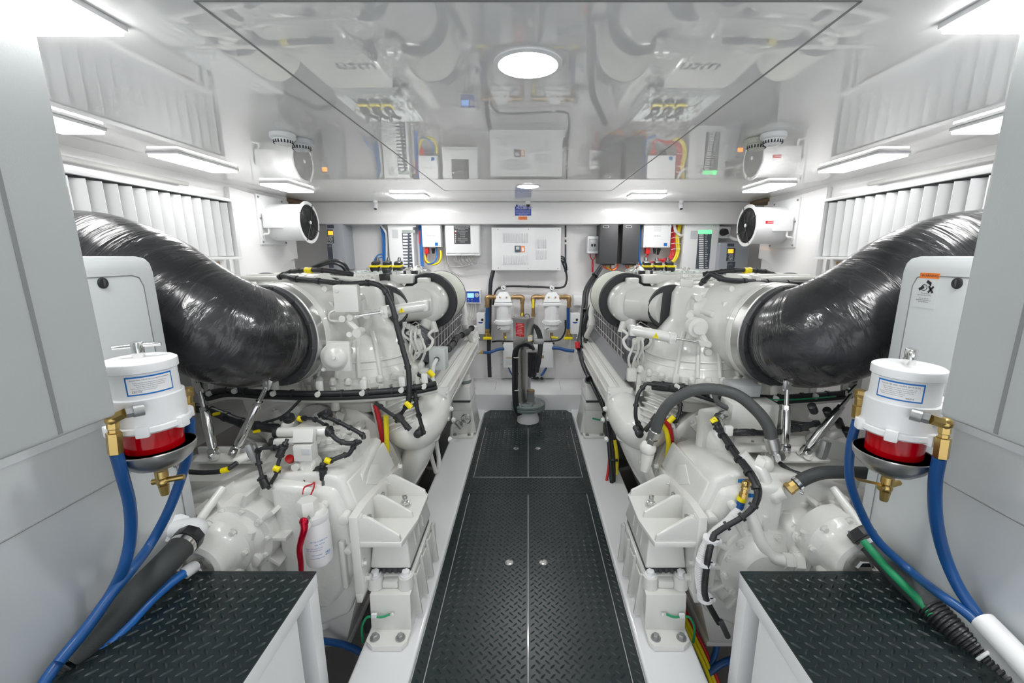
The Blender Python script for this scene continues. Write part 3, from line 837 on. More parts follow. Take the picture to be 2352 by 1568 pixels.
t = thing('light_blue_hose', 'bright blue hose lying over the left platform beside the thick black hose', 'hose')
P = [C(432, 1310, 1.12), C(400, 1332, 1.08), C(350, 1375, 1.02), C(290, 1440, .95), C(230, 1500, .89), C(185, 1545, .85), C(120, 1610, .8)]
MB().tube(P, .0135, n=16).build('hose_body', 'hose light blue', t)
MB().tube([C(445, 1302, 1.15), C(430, 1312, 1.12), C(422, 1318, 1.11)], .0185, n=18).build('end_ferrule', 'panel white', t)
# ================================================================== engines
WH, CW = 'engine white', 'engine cast white'
EU = 1.06          # centre line of each engine, distance from the walkway centre

def rnd(a, b_): return a + (b_ - a) * random.random()

def sec(poly, y0, y1, bev=0.012, mb=None, seg=2):
    """outline in (u, z) swept along y"""
    return (mb or MB()).prism(poly, lambda a, b_, t: (a, t, b_), y0, y1, bev=bev, seg=seg)

def engine(s, nm):
    global SG
    SG = s
    random.seed(11)
    E = thing('marine_engine', 'big white painted marine diesel engine on the %s side of the walkway' % nm, 'engine', 'marine engines')
    P = lambda n, mb, m=CW, lab=None, par=None: mb.build(n, m, par or E, lab)
    # crankcase
    b = sec([(EU - .30, -.12), (EU + .30, -.12), (EU + .36, .25), (EU + .44, .75), (EU - .44, .75), (EU - .36, .25)], 2.08, 3.92, .02)
    sec([(EU - .24, -.30), (EU + .24, -.30), (EU + .28, -.10), (EU - .28, -.10)], 2.2, 3.8, .02, b)
    for k in range(6):
        y = 2.25 + k * .28
        b.hull([(EU - .40, y, .2), (EU - .40, y + .05, .2), (EU - .35, y, .2), (EU - .35, y + .05, .2), (EU - .47, y, .66), (EU - .47, y + .05, .66), (EU - .40, y, .66), (EU - .40, y + .05, .66)], bev=.006)
        b.bolt((EU - .375, y + .14, .36), (-1, 0, 0), .012)
    P('crankcase', b)
    # cylinder head banks / valve covers (inboard and outboard)
    for q in (-1, 1):
        b = sec([(EU + q * .28, .72), (EU + q * .41, .72), (EU + q * .36, 1.02), (EU + q * .20, 1.10), (EU + q * .16, .9)], 2.45, 3.9, .02)
        P('cylinder_head', b, WH)
    # top cover with lettering
    b = MB().hull([(EU - .20, 2.42, 1.245), (EU + .24, 2.42, 1.245), (EU - .20, 3.05, 1.262), (EU + .24, 3.05, 1.262), (EU - .30, 2.42, 1.12), (EU + .34, 2.42, 1.12), (EU - .30, 3.05, 1.12), (EU + .34, 3.05, 1.12)], bev=.018, seg=3)
    b.hull([(EU - .33, 2.55, 1.14), (EU + .36, 2.55, 1.14), (EU - .33, 3.85, 1.14), (EU + .36, 3.85, 1.14), (EU - .36, 2.55, .95), (EU + .4, 2.55, .95), (EU - .36, 3.85, .95), (EU + .4, 3.85, .95)], bev=.02)
    b.cyl((EU - .26, 3.0, 1.26), (EU - .26, 3.06, 1.285), .03); b.sph((EU + .12, 2.46, 1.22), .09, 20, (1, 1, .55))
    tc = P('top_cover', b, WH)
    cx = s * (EU - .06)
    MB().text('mtu', (cx, 2.72, 1.2565), (-1, 0, 0), (0, -1, -.027), .15).build('lettering', 'ink', tc)
    # engine controller plate with injectors at the back
    b = MB().bb(EU - .22, EU + .26, 3.16, 3.72, 1.12, 1.27, bev=.012)
    for k in range(10): b.bb(EU - .2 + k * .045, EU - .185 + k * .045, 3.16, 3.7, 1.27, 1.278)
    pl = P('control_unit', b, 'light grey box')
    for k in range(3):
        x = EU - (.075 if s < 0 else .16) + k * .085
        c = MB(); c.box((x, 3.24, 1.292), (.062, .07, .04), (.1, 0, 0), .008); c.box((x, 3.26, 1.330), (.055, .07, .035), (.2, 0, 0), .012); c.build('plug_body', 'plastic black', pl)
        MB().box((x, 3.235, 1.312), (.068, .078, .012), (.1, 0, 0), .003).build('plug_latch', 'yellow plastic', pl)
        MB().tube([(x, 3.28, 1.34), (x + .02, 3.36, 1.365), (x + .05, 3.48, 1.30), (x + .02, 3.6, 1.28)], .012).build('plug_lead', 'cable black', pl)
    c = MB()
    for k in range(9):
        x = EU - .27 + k * .055 + rnd(-.01, .01); y = 3.2 + rnd(-.04, .12)
        c.tube([(x, y, 1.27), (x + rnd(-.04, .04), y + .04, 1.295 + rnd(0, .02)), (x + rnd(-.06, .06), y + .12, 1.285), (x + rnd(-.05, .05), y + .22, 1.27)], .006, n=6)
    P('signal_wire', c, 'wire grey')
    c = MB()
    for k in range(4): c.box((EU - .27 + (k % 2) * .055, 2.98 + (k // 2) * .07, 1.275), (.038, .05, .028), None, .006)
    P('connector_plug', c, 'plastic black')
    # flywheel housing: round bell facing the gearbox
    b = MB().lathe((EU, 1.93, .30), (0, 1, 0), [(.36, .0), (.405, .0), (.425, .012), (.425, .05), (.41, .06), (.41, .17), (.30, .20)], 64)
    for k in range(22):
        a = 2 * PI * k / 22
        b.bolt((EU + .40 * math.cos(a), 1.93, .30 + .40 * math.sin(a)), (0, -1, 0), .008)
    for k in range(12):
        a = PI * k / 11
        b.box((EU + .33 * math.cos(a), 1.925, .30 + .33 * math.sin(a)), (.13, .03, .045), (0, -a, 0), .012)
    P('flywheel_housing', b)
    b = MB().lathe((EU - .05, 1.90, .60), (0, 1, 0), [(.10, 0), (.10, .02)], 24)
    P('mesh_cover', b, 'wire grey')
    # ---------------- exhaust housing: the large casting between clamp ring and turbo
    b = MB()
    b.lathe((EU - .20, 2.16, .785), (0, 0, 1), [(.30, 0), (.305, .006), (.305, .028), (.262, .045), (.245, .08), (.226, .14), (.20, .20), (.16, .25), (.125, .30), (.12, .42), (.10, .455)], 56)
    b.hull([(EU - .30, 2.02, .98), (EU + .1, 1.98, .86), (EU - .275, 2.05, 1.22), (EU + .12, 1.99, 1.24), (EU + .14, 2.45, .86), (EU - .30, 2.45, .98), (EU - .26, 2.45, 1.25), (EU + .14, 2.45, 1.25), (EU - .28, 2.0, .86)], bev=.03, seg=3)
    b.hull([(EU - .2, 2.0, 1.20), (EU + .3, 2.0, 1.20), (EU - .2, 2.5, 1.20), (EU + .3, 2.5, 1.20), (EU - .15, 2.05, 1.265), (EU + .25, 2.05, 1.265), (EU - .15, 2.45, 1.268), (EU + .25, 2.45, 1.268)], bev=.02, seg=3)
    # lower skirt with flange
    b.lathe((EU - .20, 2.16, .70), (0, 0, 1), [(.255, 0), (.285, .02), (.290, .085)], 48)
    b.lathe((EU - .20, 2.16, .69), (0, 0, 1), [(.21, -.05), (.25, .02)], 48)
    for k in range(13):
        a = PI + .05 + k * .235
        x = EU - .20 + math.cos(a) * .30; y = 2.16 + math.sin(a) * .30
        b.cyl((x, y, .752), (x, y, .80), .017, .015, 12); b.sph((x, y, .832), .016, 10)
        b.cyl((x, y, .815), (x, y, .832), .018, n=12)
        if k % 3 == 1: b.cyl((x, y, .69), (x, y, .75), .019, .017, 12)
    # raised ribs and bosses on the dome
    for a, z in ((PI * 1.62, .93), (PI * 1.48, .95), (PI * 1.72, 1.05), (PI * 1.35, 1.12), (PI * 1.55, 1.12)):
        b.cyl((EU - .20 + math.cos(a) * .19, 2.16 + math.sin(a) * .19, z), (EU - .20 + math.cos(a) * .235, 2.16 + math.sin(a) * .235, z), .022, .016, 14)
    b.tube([(EU - .02, 1.975, .80), (EU - .03, 1.955, .9), (EU - .02, 1.965, 1.05), (EU, 1.97, 1.2)], .014, n=8)
    b.box((EU - .12, 1.95, 1.12), (.10, .05, .14), None, .02); b.box((EU + .01, 1.97, 1.02), (.09, .04, .06), None, .015)
    # seams, ledges, ribs and bosses cast into the dome
    for z, R_, a0, a1 in ((.865, .246, PI * 1.05, PI * 1.95), (.90, .240, PI * 1.25, PI * 1.7)):
        b.tor((EU - .20, 2.16, z), (0, 0, 1), R_ - .004, .006, 40, 6)
    for a in (PI * 1.30, PI * 1.42, PI * 1.55, PI * 1.68, PI * 1.8):
        ca, sa = math.cos(a), math.sin(a)
        b.tube([(EU - .20 + ca * .262, 2.16 + sa * .262, .83), (EU - .20 + ca * .238, 2.16 + sa * .238, .90), (EU - .20 + ca * .205, 2.16 + sa * .205, .985), (EU - .20 + ca * .17, 2.16 + sa * .17, 1.03)], .011, n=8)
    for k in range(9):
        a = PI * (1.12 + .09 * k); ca, sa = math.cos(a), math.sin(a)
        b.box((EU - .20 + ca * .296, 2.16 + sa * .296, .80), (.02, .05, .055), (0, 0, a), .006)
    b.box((EU - .24, 2.03, 1.12), (.07, .05, .16), (0, 0, .1), .014); b.box((EU - .06, 1.975, 1.15), (.16, .03, .014), None, .004); b.box((EU - .06, 1.97, .99), (.20, .03, .014), None, .004)
    for u, z in ((EU - .15, 1.19), (EU + .04, 1.19), (EU - .15, .95), (EU + .04, .93), (EU - .26, 1.2), (EU - .24, 1.02)): b.bolt((u, 1.99 if u > EU - .2 else 2.02, z), (0, -1, 0), .009); b.cyl((u, 2.03, z), (u, 1.985, z), .018, n=14)
    for u, z, h in ((EU - .10, 1.02, .10), (EU + .07, .92, .14)): b.tube([(u, 1.965, z), (u - .015, 1.95, z + h * .5), (u, 1.97, z + h)], .008, n=8)
    eh = P('exhaust_housing', b)
    # exhaust outlet neck and bright clamp
    nk = U(624, 772, 1.80)
    ax = V((.22, -1, 0)).normalized()
    b = MB().lathe(nk - ax * .30, ax, [(.255, 0), (.250, .06), (.215, .13), (.205, .18), (.21, .20), (.228, .215), (.228, .245)], 56)
    for k in range(10):
        a = .3 + 2 * PI * k / 10; x_, y_, z_ = basis(ax)
        c = nk - ax * .26 + (x_ * math.cos(a) + y_ * math.sin(a)) * .235
        b.cyl(c, c + ax * .07, .02, .014, 12)
    P('exhaust_neck', b)
    b = MB().lathe(nk - ax * .085, ax, [(.200, 0), (.218, .0), (.226, .008), (.226, .075), (.222, .078), (.200, .078)], 64)
    rg = P('clamp_ring', b, 'steel', 'polished steel clamp ring')
    b = MB().lathe(nk - ax * .010, ax, [(.17, 0), (.219, .0), (.221, .004), (.221, .022), (.216, .026), (.17, .026)], 64)
    for k in range(12):
        a = .2 + 2 * PI * k / 12; x_, y_, z_ = basis(ax)
        c = nk + ax * .004 + (x_ * math.cos(a) + y_ * math.sin(a)) * .213
        b.cyl(c - ax * .010, c + ax * .020, .009, n=10)
    b.build('bolt_flange', 'dark grey', rg)
    # round diaphragm cover (left engine shows it) and blanking plate
    if s < 0:
        c = U(772, 818, 1.80); d = V((-.25, -1, .1)).normalized()
        b = MB()
        b.box(c - d * .01, (.135, .018, .135), Matrix.Rotation(.12, 3, 'Z') @ Matrix.Rotation(-.05, 3, 'X'), .012)
        b.lathe(c, d, [(.062, 0), (.062, .008), (.054, .014), (.050, .026), (.036, .036), (.018, .040), (.008, .043), (.006, .055)], 40)
        for k in range(4):
            a = PI / 4 + k * PI / 2; x_, y_, z_ = basis(d); b.bolt(c + (x_ * math.cos(a) + y_ * math.sin(a)) * .078, d, .006)
        b.build('diaphragm_cover', WH, E)
        # slotted box above and levers
        b = MB(); p0 = U(798, 685, 1.86); b.box(p0, (.105, .05, .12), (0, 0, -.1), .010); b.bolt(p0 + V((.03, -.028, .035)), (0, -1, 0), .006)
        b.tube([U(770, 712, 1.88), U(757, 720, 1.87), U(758, 735, 1.87), U(785, 738, 1.88)], .005, n=8)
        b.build('sensor_box', WH, E)
        b = MB(); p1 = U(792, 730, 1.88); p2 = U(826, 762, 1.87)
        b.cyl(p1 + V((0, .02, 0)), p1 + V((0, -.03, 0)), .015, n=14); b.cyl(p2 + V((0, .02, 0)), p2 + V((0, -.035, 0)), .02, n=14)
        b.tube([p1, p2], .014, n=8, smooth=False); b.cyl(U(802, 768, 1.88), U(802, 768, 1.84), .012, n=12)
        b.build('lever', WH, E)
        # actuator cylinder, rod end at the lever
        a0, a1, a2 = U(806, 728, 1.87), U(880, 716, 1.90), U(978, 702, 1.98)
    else:
        p1 = UR(1602, 752, 1.90); p2 = UR(1622, 788, 1.88)
        b = MB(); b.cyl(p1 + V((0, .04, 0)), p1 + V((0, -.03, 0)), .028, n=18); b.cyl(p1 + V((0, .04, 0)), p1 + V((0, -.01, 0)), .045, n=18); b.tube([p1, p2], .014, n=8, smooth=False)
        b.cyl(p2 + V((0, .02, 0)), p2 + V((0, -.02, 0)), .015, n=12); b.build('lever', WH, E)
        a0, a1, a2 = UR(1612, 788, 1.87), UR(1548, 776, 1.88), UR(1452, 758, 1.96)
    u = (a2 - a1).normalized()
    t_ = MB().tube([a1, a2], .0245, n=20, smooth=False).cyl(a1 - u * .012, a1, .020, n=16).box(a1 + u * .012, (.03, .045, .055), None, .006).box(a2, (.03, .045, .05), None, .008)
    ac = t_.build('actuator_cylinder', WH, E)
    MB().cyl(a0, a1, .006, n=12).build('piston_rod', 'chrome', ac)
    MB().cyl(a0 - u * .01, a0 + u * .035, .010, n=12).cyl(a0 + V((0, .015, 0)), a0 + V((0, -.015, 0)), .014, n=12).build('rod_end', WH, ac)
    m = a1 + (a2 - a1) * .40
    rt = V((u.x * s, u.y, u.z)); rt = rt if rt.x > 0 else -rt
    nn = rt.cross(V((0, 0, 1))).normalized(); nn = nn if nn.y < 0 else -nn
    m2 = V((m.x * s, m.y, m.z)) + nn * .0268
    tri = [m2 - rt * .014 - V((0, 0, .011)), m2 + rt * .014 - V((0, 0, .011)), m2 + V((0, 0, .014))]
    MB().add(tri + [p - nn * .002 for p in tri], [(0, 1, 2), (5, 4, 3), (0, 3, 4, 1), (1, 4, 5, 2), (2, 5, 3, 0)], raw=True).build('warning_triangle', 'yellow plastic', ac)
    MB().text('!', m2 + nn * .0008 + V((0, 0, -.002)), rt, (0, 0, 1), .018).build('symbol', 'ink', ac)
    # ---------------- air filters and intake elbows, inboard and outboard
    for q in (-1, 1):
        fu = EU + q * .475; fz = 1.128
        af = P('air_filter', MB().lathe((fu, 2.50, fz), (0, 1, 0), [(.150, 0), (.162, .004), (.162, .355), (.15, .36)], 56), 'filter cream', 'pleated cream air filter')
        MB().lathe((fu, 2.485, fz), (0, 1, 0), [(.11, 0), (.160, .0), (.166, .01), (.166, .025), (.163, .03)], 56).build('front_seal', 'rubber black', af)
        MB().lathe((fu, 2.86, fz), (0, 1, 0), [(.164, 0), (.164, .008), (.1, .01)], 48).build('end_cap', 'dark grey', af)
        b = MB().lathe((fu, 2.40, fz), (0, 1, 0), [(.07, -.035), (.100, -.025), (.118, 0), (.120, .06), (.118, .10)], 44)
        b.cyl((fu, 2.36, fz), (fu, 2.348, fz), .012, n=12); b.sph((fu, 2.35, fz), .012, 10)
        b.tube([(fu, 2.43, fz), (fu - q * .10, 2.37, fz - .005), (fu - q * .17, 2.27, fz - .01)], .1, n=28)
        for k in range(10):
            a = 2 * PI * k / 10; b.cyl((fu + .112 * math.cos(a), 2.395, fz + .112 * math.sin(a)), (fu + .112 * math.cos(a), 2.415, fz + .112 * math.sin(a)), .009, n=8)
        b.box((fu + .01, 2.44, fz + .125), (.07, .05, .03), None, .008)
        b.cyl((fu + .0, 2.40, fz - .10), (fu + .02, 2.36, fz - .19), .035, .022, 16); b.cyl((fu - .03, 2.41, fz - .10), (fu - .045, 2.40, fz - .17), .02, .024, 14)
        P('intake_elbow', b, WH)
        d = V((-q * .25, .97, 0)).normalized(); c = V((fu - q * .175, 2.225, fz - .01))
        P('rubber_coupling', MB().lathe(c, d, [(.085, 0), (.118, .0), (.124, .01), (.124, .05), (.11, .055)], 44), 'rubber black')
        b = MB().lathe(c + d * .05, d, [(.10, 0), (.116, .0), (.118, .05), (.13, .12), (.14, .2)], 44)
        P('turbocharger_housing', b)
    # stub casting and black plug over the inboard filter
    b = MB(); b.hull([(EU - .40, 2.44, 1.235), (EU - .40, 2.54, 1.235), (EU - .18, 2.46, 1.225), (EU - .18, 2.56, 1.225), (EU - .40, 2.44, 1.285), (EU - .40, 2.54, 1.285), (EU - .18, 2.46, 1.285), (EU - .18, 2.56, 1.285)], bev=.008)
    for x in (EU - .36, EU - .30): b.cyl((x, 2.5, 1.28), (x, 2.5, 1.305), .013, n=14)
    P('mounting_arm', b, WH)
    if s < 0: P('relay_block', MB().box((EU - .24, 2.46, 1.262), (.055, .06, .06), (0, .1, .1), .006).box((EU - .235, 2.50, 1.298), (.035, .05, .03), (0, .2, .1), .005), 'plastic black')
    # ---------------- braided insulated pipe and flat shield between heads and cooler
    b = MB(); 
    sec([(EU - .52, .80), (EU - .40, .82), (EU - .36, .97), (EU - .43, 1.02), (EU - .52, .96)], 2.28, 3.7, .02, b)
    hs = P('heat_shield', b, 'shield foil', 'quilted silver heat shield')
    c = MB()
    for k in range(15):
        y = 2.32 + k * .095
        pts = [(EU - .50, y, .79), (EU - .527, y + .03, .82), (EU - .527, y + .05, .96), (EU - .43, y + .02, 1.028), (EU - .35, y, .98)]
        c.tube(pts, .0035, n=6, smooth=False)
    for z in (.86, .93): c.tube([(EU - .530, 2.28, z), (EU - .530, 3.7, z)], .003, n=6, smooth=False)
    c.build('retaining_wire', 'wire grey', hs)
    P('flat_shield', MB().hull([(EU - .50, 2.22, .80), (EU - .50, 3.6, .80), (EU - .565, 2.22, .675), (EU - .565, 3.6, .675), (EU - .49, 2.22, .795), (EU - .49, 3.6, .795), (EU - .555, 2.22, .67), (EU - .555, 3.6, .67)]), 'shield flat', 'plain grey shield plate')
    # ---------------- charge-air cooler beam, elbow and bellows along the walkway side
    u0 = EU - .575
    b = sec([(u0 - .045, .555), (u0 + .06, .60), (u0 + .085, .69), (u0 + .03, .725), (u0 - .045, .70), (u0 - .06, .63)], 2.12, 3.52, .012)
    for z, du in ((.575, -.040), (.60, -.052), (.665, -.056), (.715, -.01)):
        b.tube([(u0 + du, 2.14, z), (u0 + du, 3.50, z)], .007, n=8, smooth=False)
    b.box((u0 + .01, 3.53, .66), (.15, .05, .20), None, .02); b.box((u0 + .0, 2.13, .62), (.14, .035, .19), None, .02)
    b.cyl((u0 + .0, 3.54, .74), (u0 + .0, 3.54, .80), .05, .058, 24)
    for (y, z) in ((3.56, .58), (3.56, .70), (2.11, .56), (2.11, .70)): b.bolt((u0 - .062, y - .03, z), (-1, 0, 0), .009)
    cb = P('cooler_beam', b, WH)
    tx = V((s * (u0 - .0605), 2.42, .655))
    MB().text('S', tx + V((0, 0, .02)), (0, -s, 0), (0, 0, 1), .035).build('lettering', 'ink grey', cb)
    MB().text('14 1', tx + V((0, .06, -.012)), (0, -s, 0), (0, 0, 1), .03).build('lettering', 'sign red', cb)
    b = MB()
    b.tube([(u0 + .01, 2.20, .635), (u0 + .02, 2.09, .59), (u0 + .06, 2.00, .535), (u0 + .12, 1.97, .53), (u0 + .17, 1.99, .58)], .1, n=28, rf=lambda t: .078 + .018 * math.sin(PI * min(1, t * 1.3)))
    b.tube([(u0 + .04, 2.08, .58), (u0 + .06, 2.02, .47), (u0 + .11, 2.02, .34), (u0 + .18, 2.06, .2), (u0 + .24, 2.1, .05)], .075, n=20, rf=lambda t: .085 - .035 * t)
    b.tor((u0 + .055, 2.03, .50), (.3, 0, -1), .078, .012, 28, 8); b.tor((u0 + .02, 2.12, .60), (.0, 1, .3), .080, .013, 28, 8)
    for dy, dz in ((.0, .06), (.05, -.02), (-.06, -.08)): b.bolt((u0 - .085, 2.06 + dy, .56 + dz), (-1, -.4, 0), .010)
    P('water_elbow', b, WH)
    b0, b1 = V((u0 + .14, 1.98, .555)), V((u0 + .245, 2.04, .775)); d = (b1 - b0).normalized(); L_ = (b1 - b0).length
    prof = []; n = 9
    for i in range(n * 6 + 1):
        tt = L_ * i / (n * 6); prof.append((.088 + .012 * math.sin(2 * PI * i / 6), tt))
    P('bellows', MB().lathe(b0, d, [(.085, -.01)] + prof + [(.085, L_ + .01)], 40), WH, 'ribbed white bellows')
    # ---------------- small pipework near the actuator
    b = MB()
    for k in range(5):
        if s < 0: p0 = U(930 + 8 * k, 745 + 4 * k, 2.08)
        else: p0 = UR(1490 - 8 * k, 765 + 5 * k, 2.08)
        b.tube([p0, p0 + V((rnd(-.02, .01), rnd(-.02, .02), -.05)), p0 + V((rnd(-.03, .01), rnd(0, .05), rnd(-.13, -.10))), p0 + V((rnd(0, .04), .08, rnd(-.2, -.17)))], .0065, n=8)
        b.cyl(p0 - V((0, 0, .012)), p0 + V((0, 0, .012)), .011, n=6)
    c = U(948, 764, 2.1)
    b.tor(c, (.3, 1, .1), .032, .006, 3, 6); b.tor(c + V((-.01, .02, .01)), (.3, 1, .1), .032, .006, 3, 6)
    b.box(U(962, 790, 2.12), (.05, .05, .06), None, .012); b.box(U(975, 860, 2.10), (.05, .04, .07), None, .012)
    b.tube([U(1000, 755, 2.2), U(985, 768, 2.18), U(994, 782, 2.15), U(985, 800, 2.12), U(955, 812, 2.1)], .008, n=8)
    P('fuel_pipe', b, WH)
    # vertical white coolant pipe at the far inboard end
    b = MB().tube([U(1062, 690, 3.2), U(1068, 720, 3.2), U(1066, 745, 3.2), U(1078, 770, 3.3), U(1084, 790, 3.4)], .022, n=14)
    b.cyl(U(1066, 735, 3.2), U(1066, 745, 3.2), .03, n=16)
    P('coolant_pipe', b, WH)
    # top rails and greebles behind the exhaust housing
    b = MB()
    b.tube([(EU - .05, 2.02, 1.285), (EU + .25, 2.06, 1.285), (EU + .55, 2.15, 1.28)], .014, n=10)
    b.tube([(EU - .25, 2.2, 1.27), (EU + .1, 2.18, 1.29), (EU + .45, 2.3, 1.285)], .012, n=10)
    b.tube([(EU + .1, 2.5, 1.28), (EU + .35, 2.45, 1.275), (EU + .7, 2.5, 1.25)], .011, n=10)
    for k in range(14):
        x, y = EU + rnd(-.3, .55), rnd(2.1, 2.55)
        if k % 3: b.cyl((x, y, 1.24), (x, y, 1.27 + rnd(0, .02)), rnd(.012, .03), n=14, bev=.003)
        else: b.box((x, y, 1.255), (rnd(.04, .1), rnd(.03, .07), .04), (0, 0, rnd(-.4, .4)), .008)
    P('top_fitting', b, WH)
    b = MB(); 
    for x, y in ((EU - .08, 2.12), (EU - .0, 2.38)): b.cyl((x, y, 1.26), (x, y, 1.285), .036, n=24, bev=.006)
    P('filler_cap', b, 'plastic black')
    # outboard side rocker: black rubber ring peeking over the top comes from the outboard filter above
    # ---------------- main loom over the top and down the front
    lp = ([U(634, 640, 2.05), U(655, 634, 2.02), U(680, 640, 1.98), U(740, 646, 1.95), U(800, 652, 1.93), U(850, 650, 1.93), U(880, 662, 1.90), U(900, 700, 1.88), U(912, 750, 1.86), U(925, 800, 1.84), U(938, 850, 1.82), U(940, 900, 1.80), U(938, 925, 1.80)] if s < 0 else
          [UR(1880, 652, 2.05), UR(1800, 650, 2.02), UR(1720, 646, 1.99), UR(1665, 642, 1.98), UR(1635, 630, 2.0), UR(1622, 640, 2.03), UR(1610, 652, 2.1)])
    P('wiring_loom', MB().tube(lp, .0125, n=12, res=8).ties(lp, .0125, .11, .008, 1.25), 'cable black')
    lp = [(EU - .1, 2.35, 1.29), (EU + .05, 2.30, 1.315), (EU + .2, 2.33, 1.31), (EU + .33, 2.38, 1.28)]
    P('wiring_loom', MB().tube(lp, .013, n=10).ties(lp, .013, .06), 'cable black')
    P('loom_marker', MB().cyl((EU + .10, 2.30, 1.313), (EU + .14, 2.31, 1.315), .0165, n=14), 'yellow plastic')
    if s < 0:
        lp = [U(700, 625, 3.1), U(735, 606, 3.1), U(768, 598, 3.15), U(790, 606, 3.2), U(800, 620, 3.25)]
        P('wiring_loom', MB().tube(lp, .012, n=8).tube([p + V((.03, .03, -.02)) for p in lp], .010, n=8), 'cable black')
    # low cable tray rail with clips running round under the dome
    if s < 0: rl = [U(470, 905, 1.80), U(520, 895, 1.78), U(600, 900, 1.77), U(700, 903, 1.77), U(800, 902, 1.78), U(900, 896, 1.80), U(960, 888, 1.84), U(1000, 880, 1.90)]
    else: rl = [UR(1960, 900, 1.80), UR(1900, 905, 1.78), UR(1800, 912, 1.77), UR(1740, 912, 1.77), UR(1660, 912, 1.80), UR(1580, 890, 1.84), UR(1500, 880, 1.92)]
    P('wiring_loom', MB().tube(rl, .012, n=10).tube([p + V((0, .012, -.024)) for p in rl], .0125, n=10).ties(rl, .015, .09, .005, 1.1), 'cable black')
    P('cable_rail', MB().tube([p + V((0, .03, -.042)) for p in rl], .013, n=10), WH)
    for p in catmull(rl, 3)[1::3]:
        P('cable_clip', MB().box(p + V((0, .01, .03)), (.030, .018, .05), None, .008).cyl(p + V((0, 0, .0)), p + V((0, -.02, .0)), .012, n=12), WH)
    # harness with yellow tagged sensors at the bellows
    if s < 0: hs_ = [[U(960, 860, 1.95), U(985, 872, 1.93), U(990, 885, 1.92), U(970, 900, 1.90), U(940, 915, 1.86)], [U(862, 925, 1.8), U(890, 945, 1.82), U(920, 965, 1.83), U(935, 985, 1.83)], [U(938, 925, 1.8), U(925, 945, 1.82), U(910, 968, 1.84)], [U(953, 900, 1.82), U(958, 935, 1.82), U(965, 965, 1.83), U(972, 990, 1.83), U(966, 998, 1.83), U(958, 992, 1.83)]]
    else: hs_ = [[UR(1484, 880, 1.86), UR(1520, 885, 1.84), UR(1555, 895, 1.84)], [UR(1484, 880, 1.86), UR(1466, 905, 1.84), UR(1460, 940, 1.82), UR(1462, 965, 1.82), UR(1474, 985, 1.82), UR(1470, 997, 1.82), UR(1462, 990, 1.82)], [UR(1560, 915, 1.88), UR(1562, 940, 1.86), UR(1552, 965, 1.85), UR(1535, 962, 1.84)]]
    b = MB()
    for h in hs_: b.tube(h, .0088, n=10).ties(h, .0088, .08, .006, 1.5)
    P('sensor_lead', b, 'cable black')
    pz = (U(938, 930, 1.79), U(990, 858, 1.93)) if s < 0 else (UR(1542, 963, 1.83),)
    for p in pz: P('connector_sleeve', MB().cyl(p - V((.012, 0, .012)), p + V((.012, 0, .014)), .0125, n=14), 'yellow plastic', 'yellow connector sleeve')
    pz = U(962, 992, 1.82) if s < 0 else UR(1466, 992, 1.81)
    P('pressure_sensor', MB().cyl(pz, pz + V((.0, -.03, 0)), .018, n=18, bev=.003).cyl(pz + V((0, .05, 0)), pz, .014, n=14), 'plastic black')
    pz = U(923, 965, 1.82) if s < 0 else UR(1500, 968, 1.82)
    P('pressure_sensor', MB().cyl(pz + V((.02, 0, .03)), pz, .018, n=14).cyl(pz, pz - V((.035, 0, .045)), .012, n=12), 'plastic black')
    if s < 0:
        # grey junction box with white flexible lead on the beam
        jb = P('junction_box', MB().box(U(1008, 822, 2.16), (.085, .07, .115), (0, 0, .08), .006), 'light grey box')
        MB().cyl(U(1003, 825, 2.10), U(1003, 825, 2.135), .014, n=16).build('cable_gland', 'dark grey', jb)
        MB().tube([U(1003, 825, 2.10), U(996, 840, 2.07), U(994, 870, 2.05), U(1004, 886, 2.03)], .010, n=10).build('flexible_lead', 'wire white', jb)
        P('wiring_loom', (lambda p_: MB().tube(p_, .02, n=10, rf=lambda t: .02 - .004 * math.sin(t * 20)).ties(p_, .02, .1))([U(1085, 752, 3.3), U(1070, 765, 3.15), U(1050, 775, 2.95), U(1040, 790, 2.7), U(1025, 805, 2.45)]), 'cable black')
    else:
        gb_ = P('grey_connector_box', MB().box(UR(1700, 900, 1.80), (.125, .09, .085), (0, 0, 0), .006).box(UR(1702, 890, 1.78), (.118, .11, .05), None, .006), 'grey box')
        MB().tor(UR(1705, 905, 1.74), (0, 1, 0), .022, .0012, 24, 4).build('embossed_oval', 'label grey', gb_)
        MB().cyl(UR(1672, 905, 1.80), UR(1655, 905, 1.80), .016, n=6).cyl(UR(1664, 905, 1.80), UR(1650, 905, 1.80), .012, n=14).build('cable_gland', 'chrome', gb_)
    SG = 1
    return E
engine(-1, 'left'); engine(1, 'right')

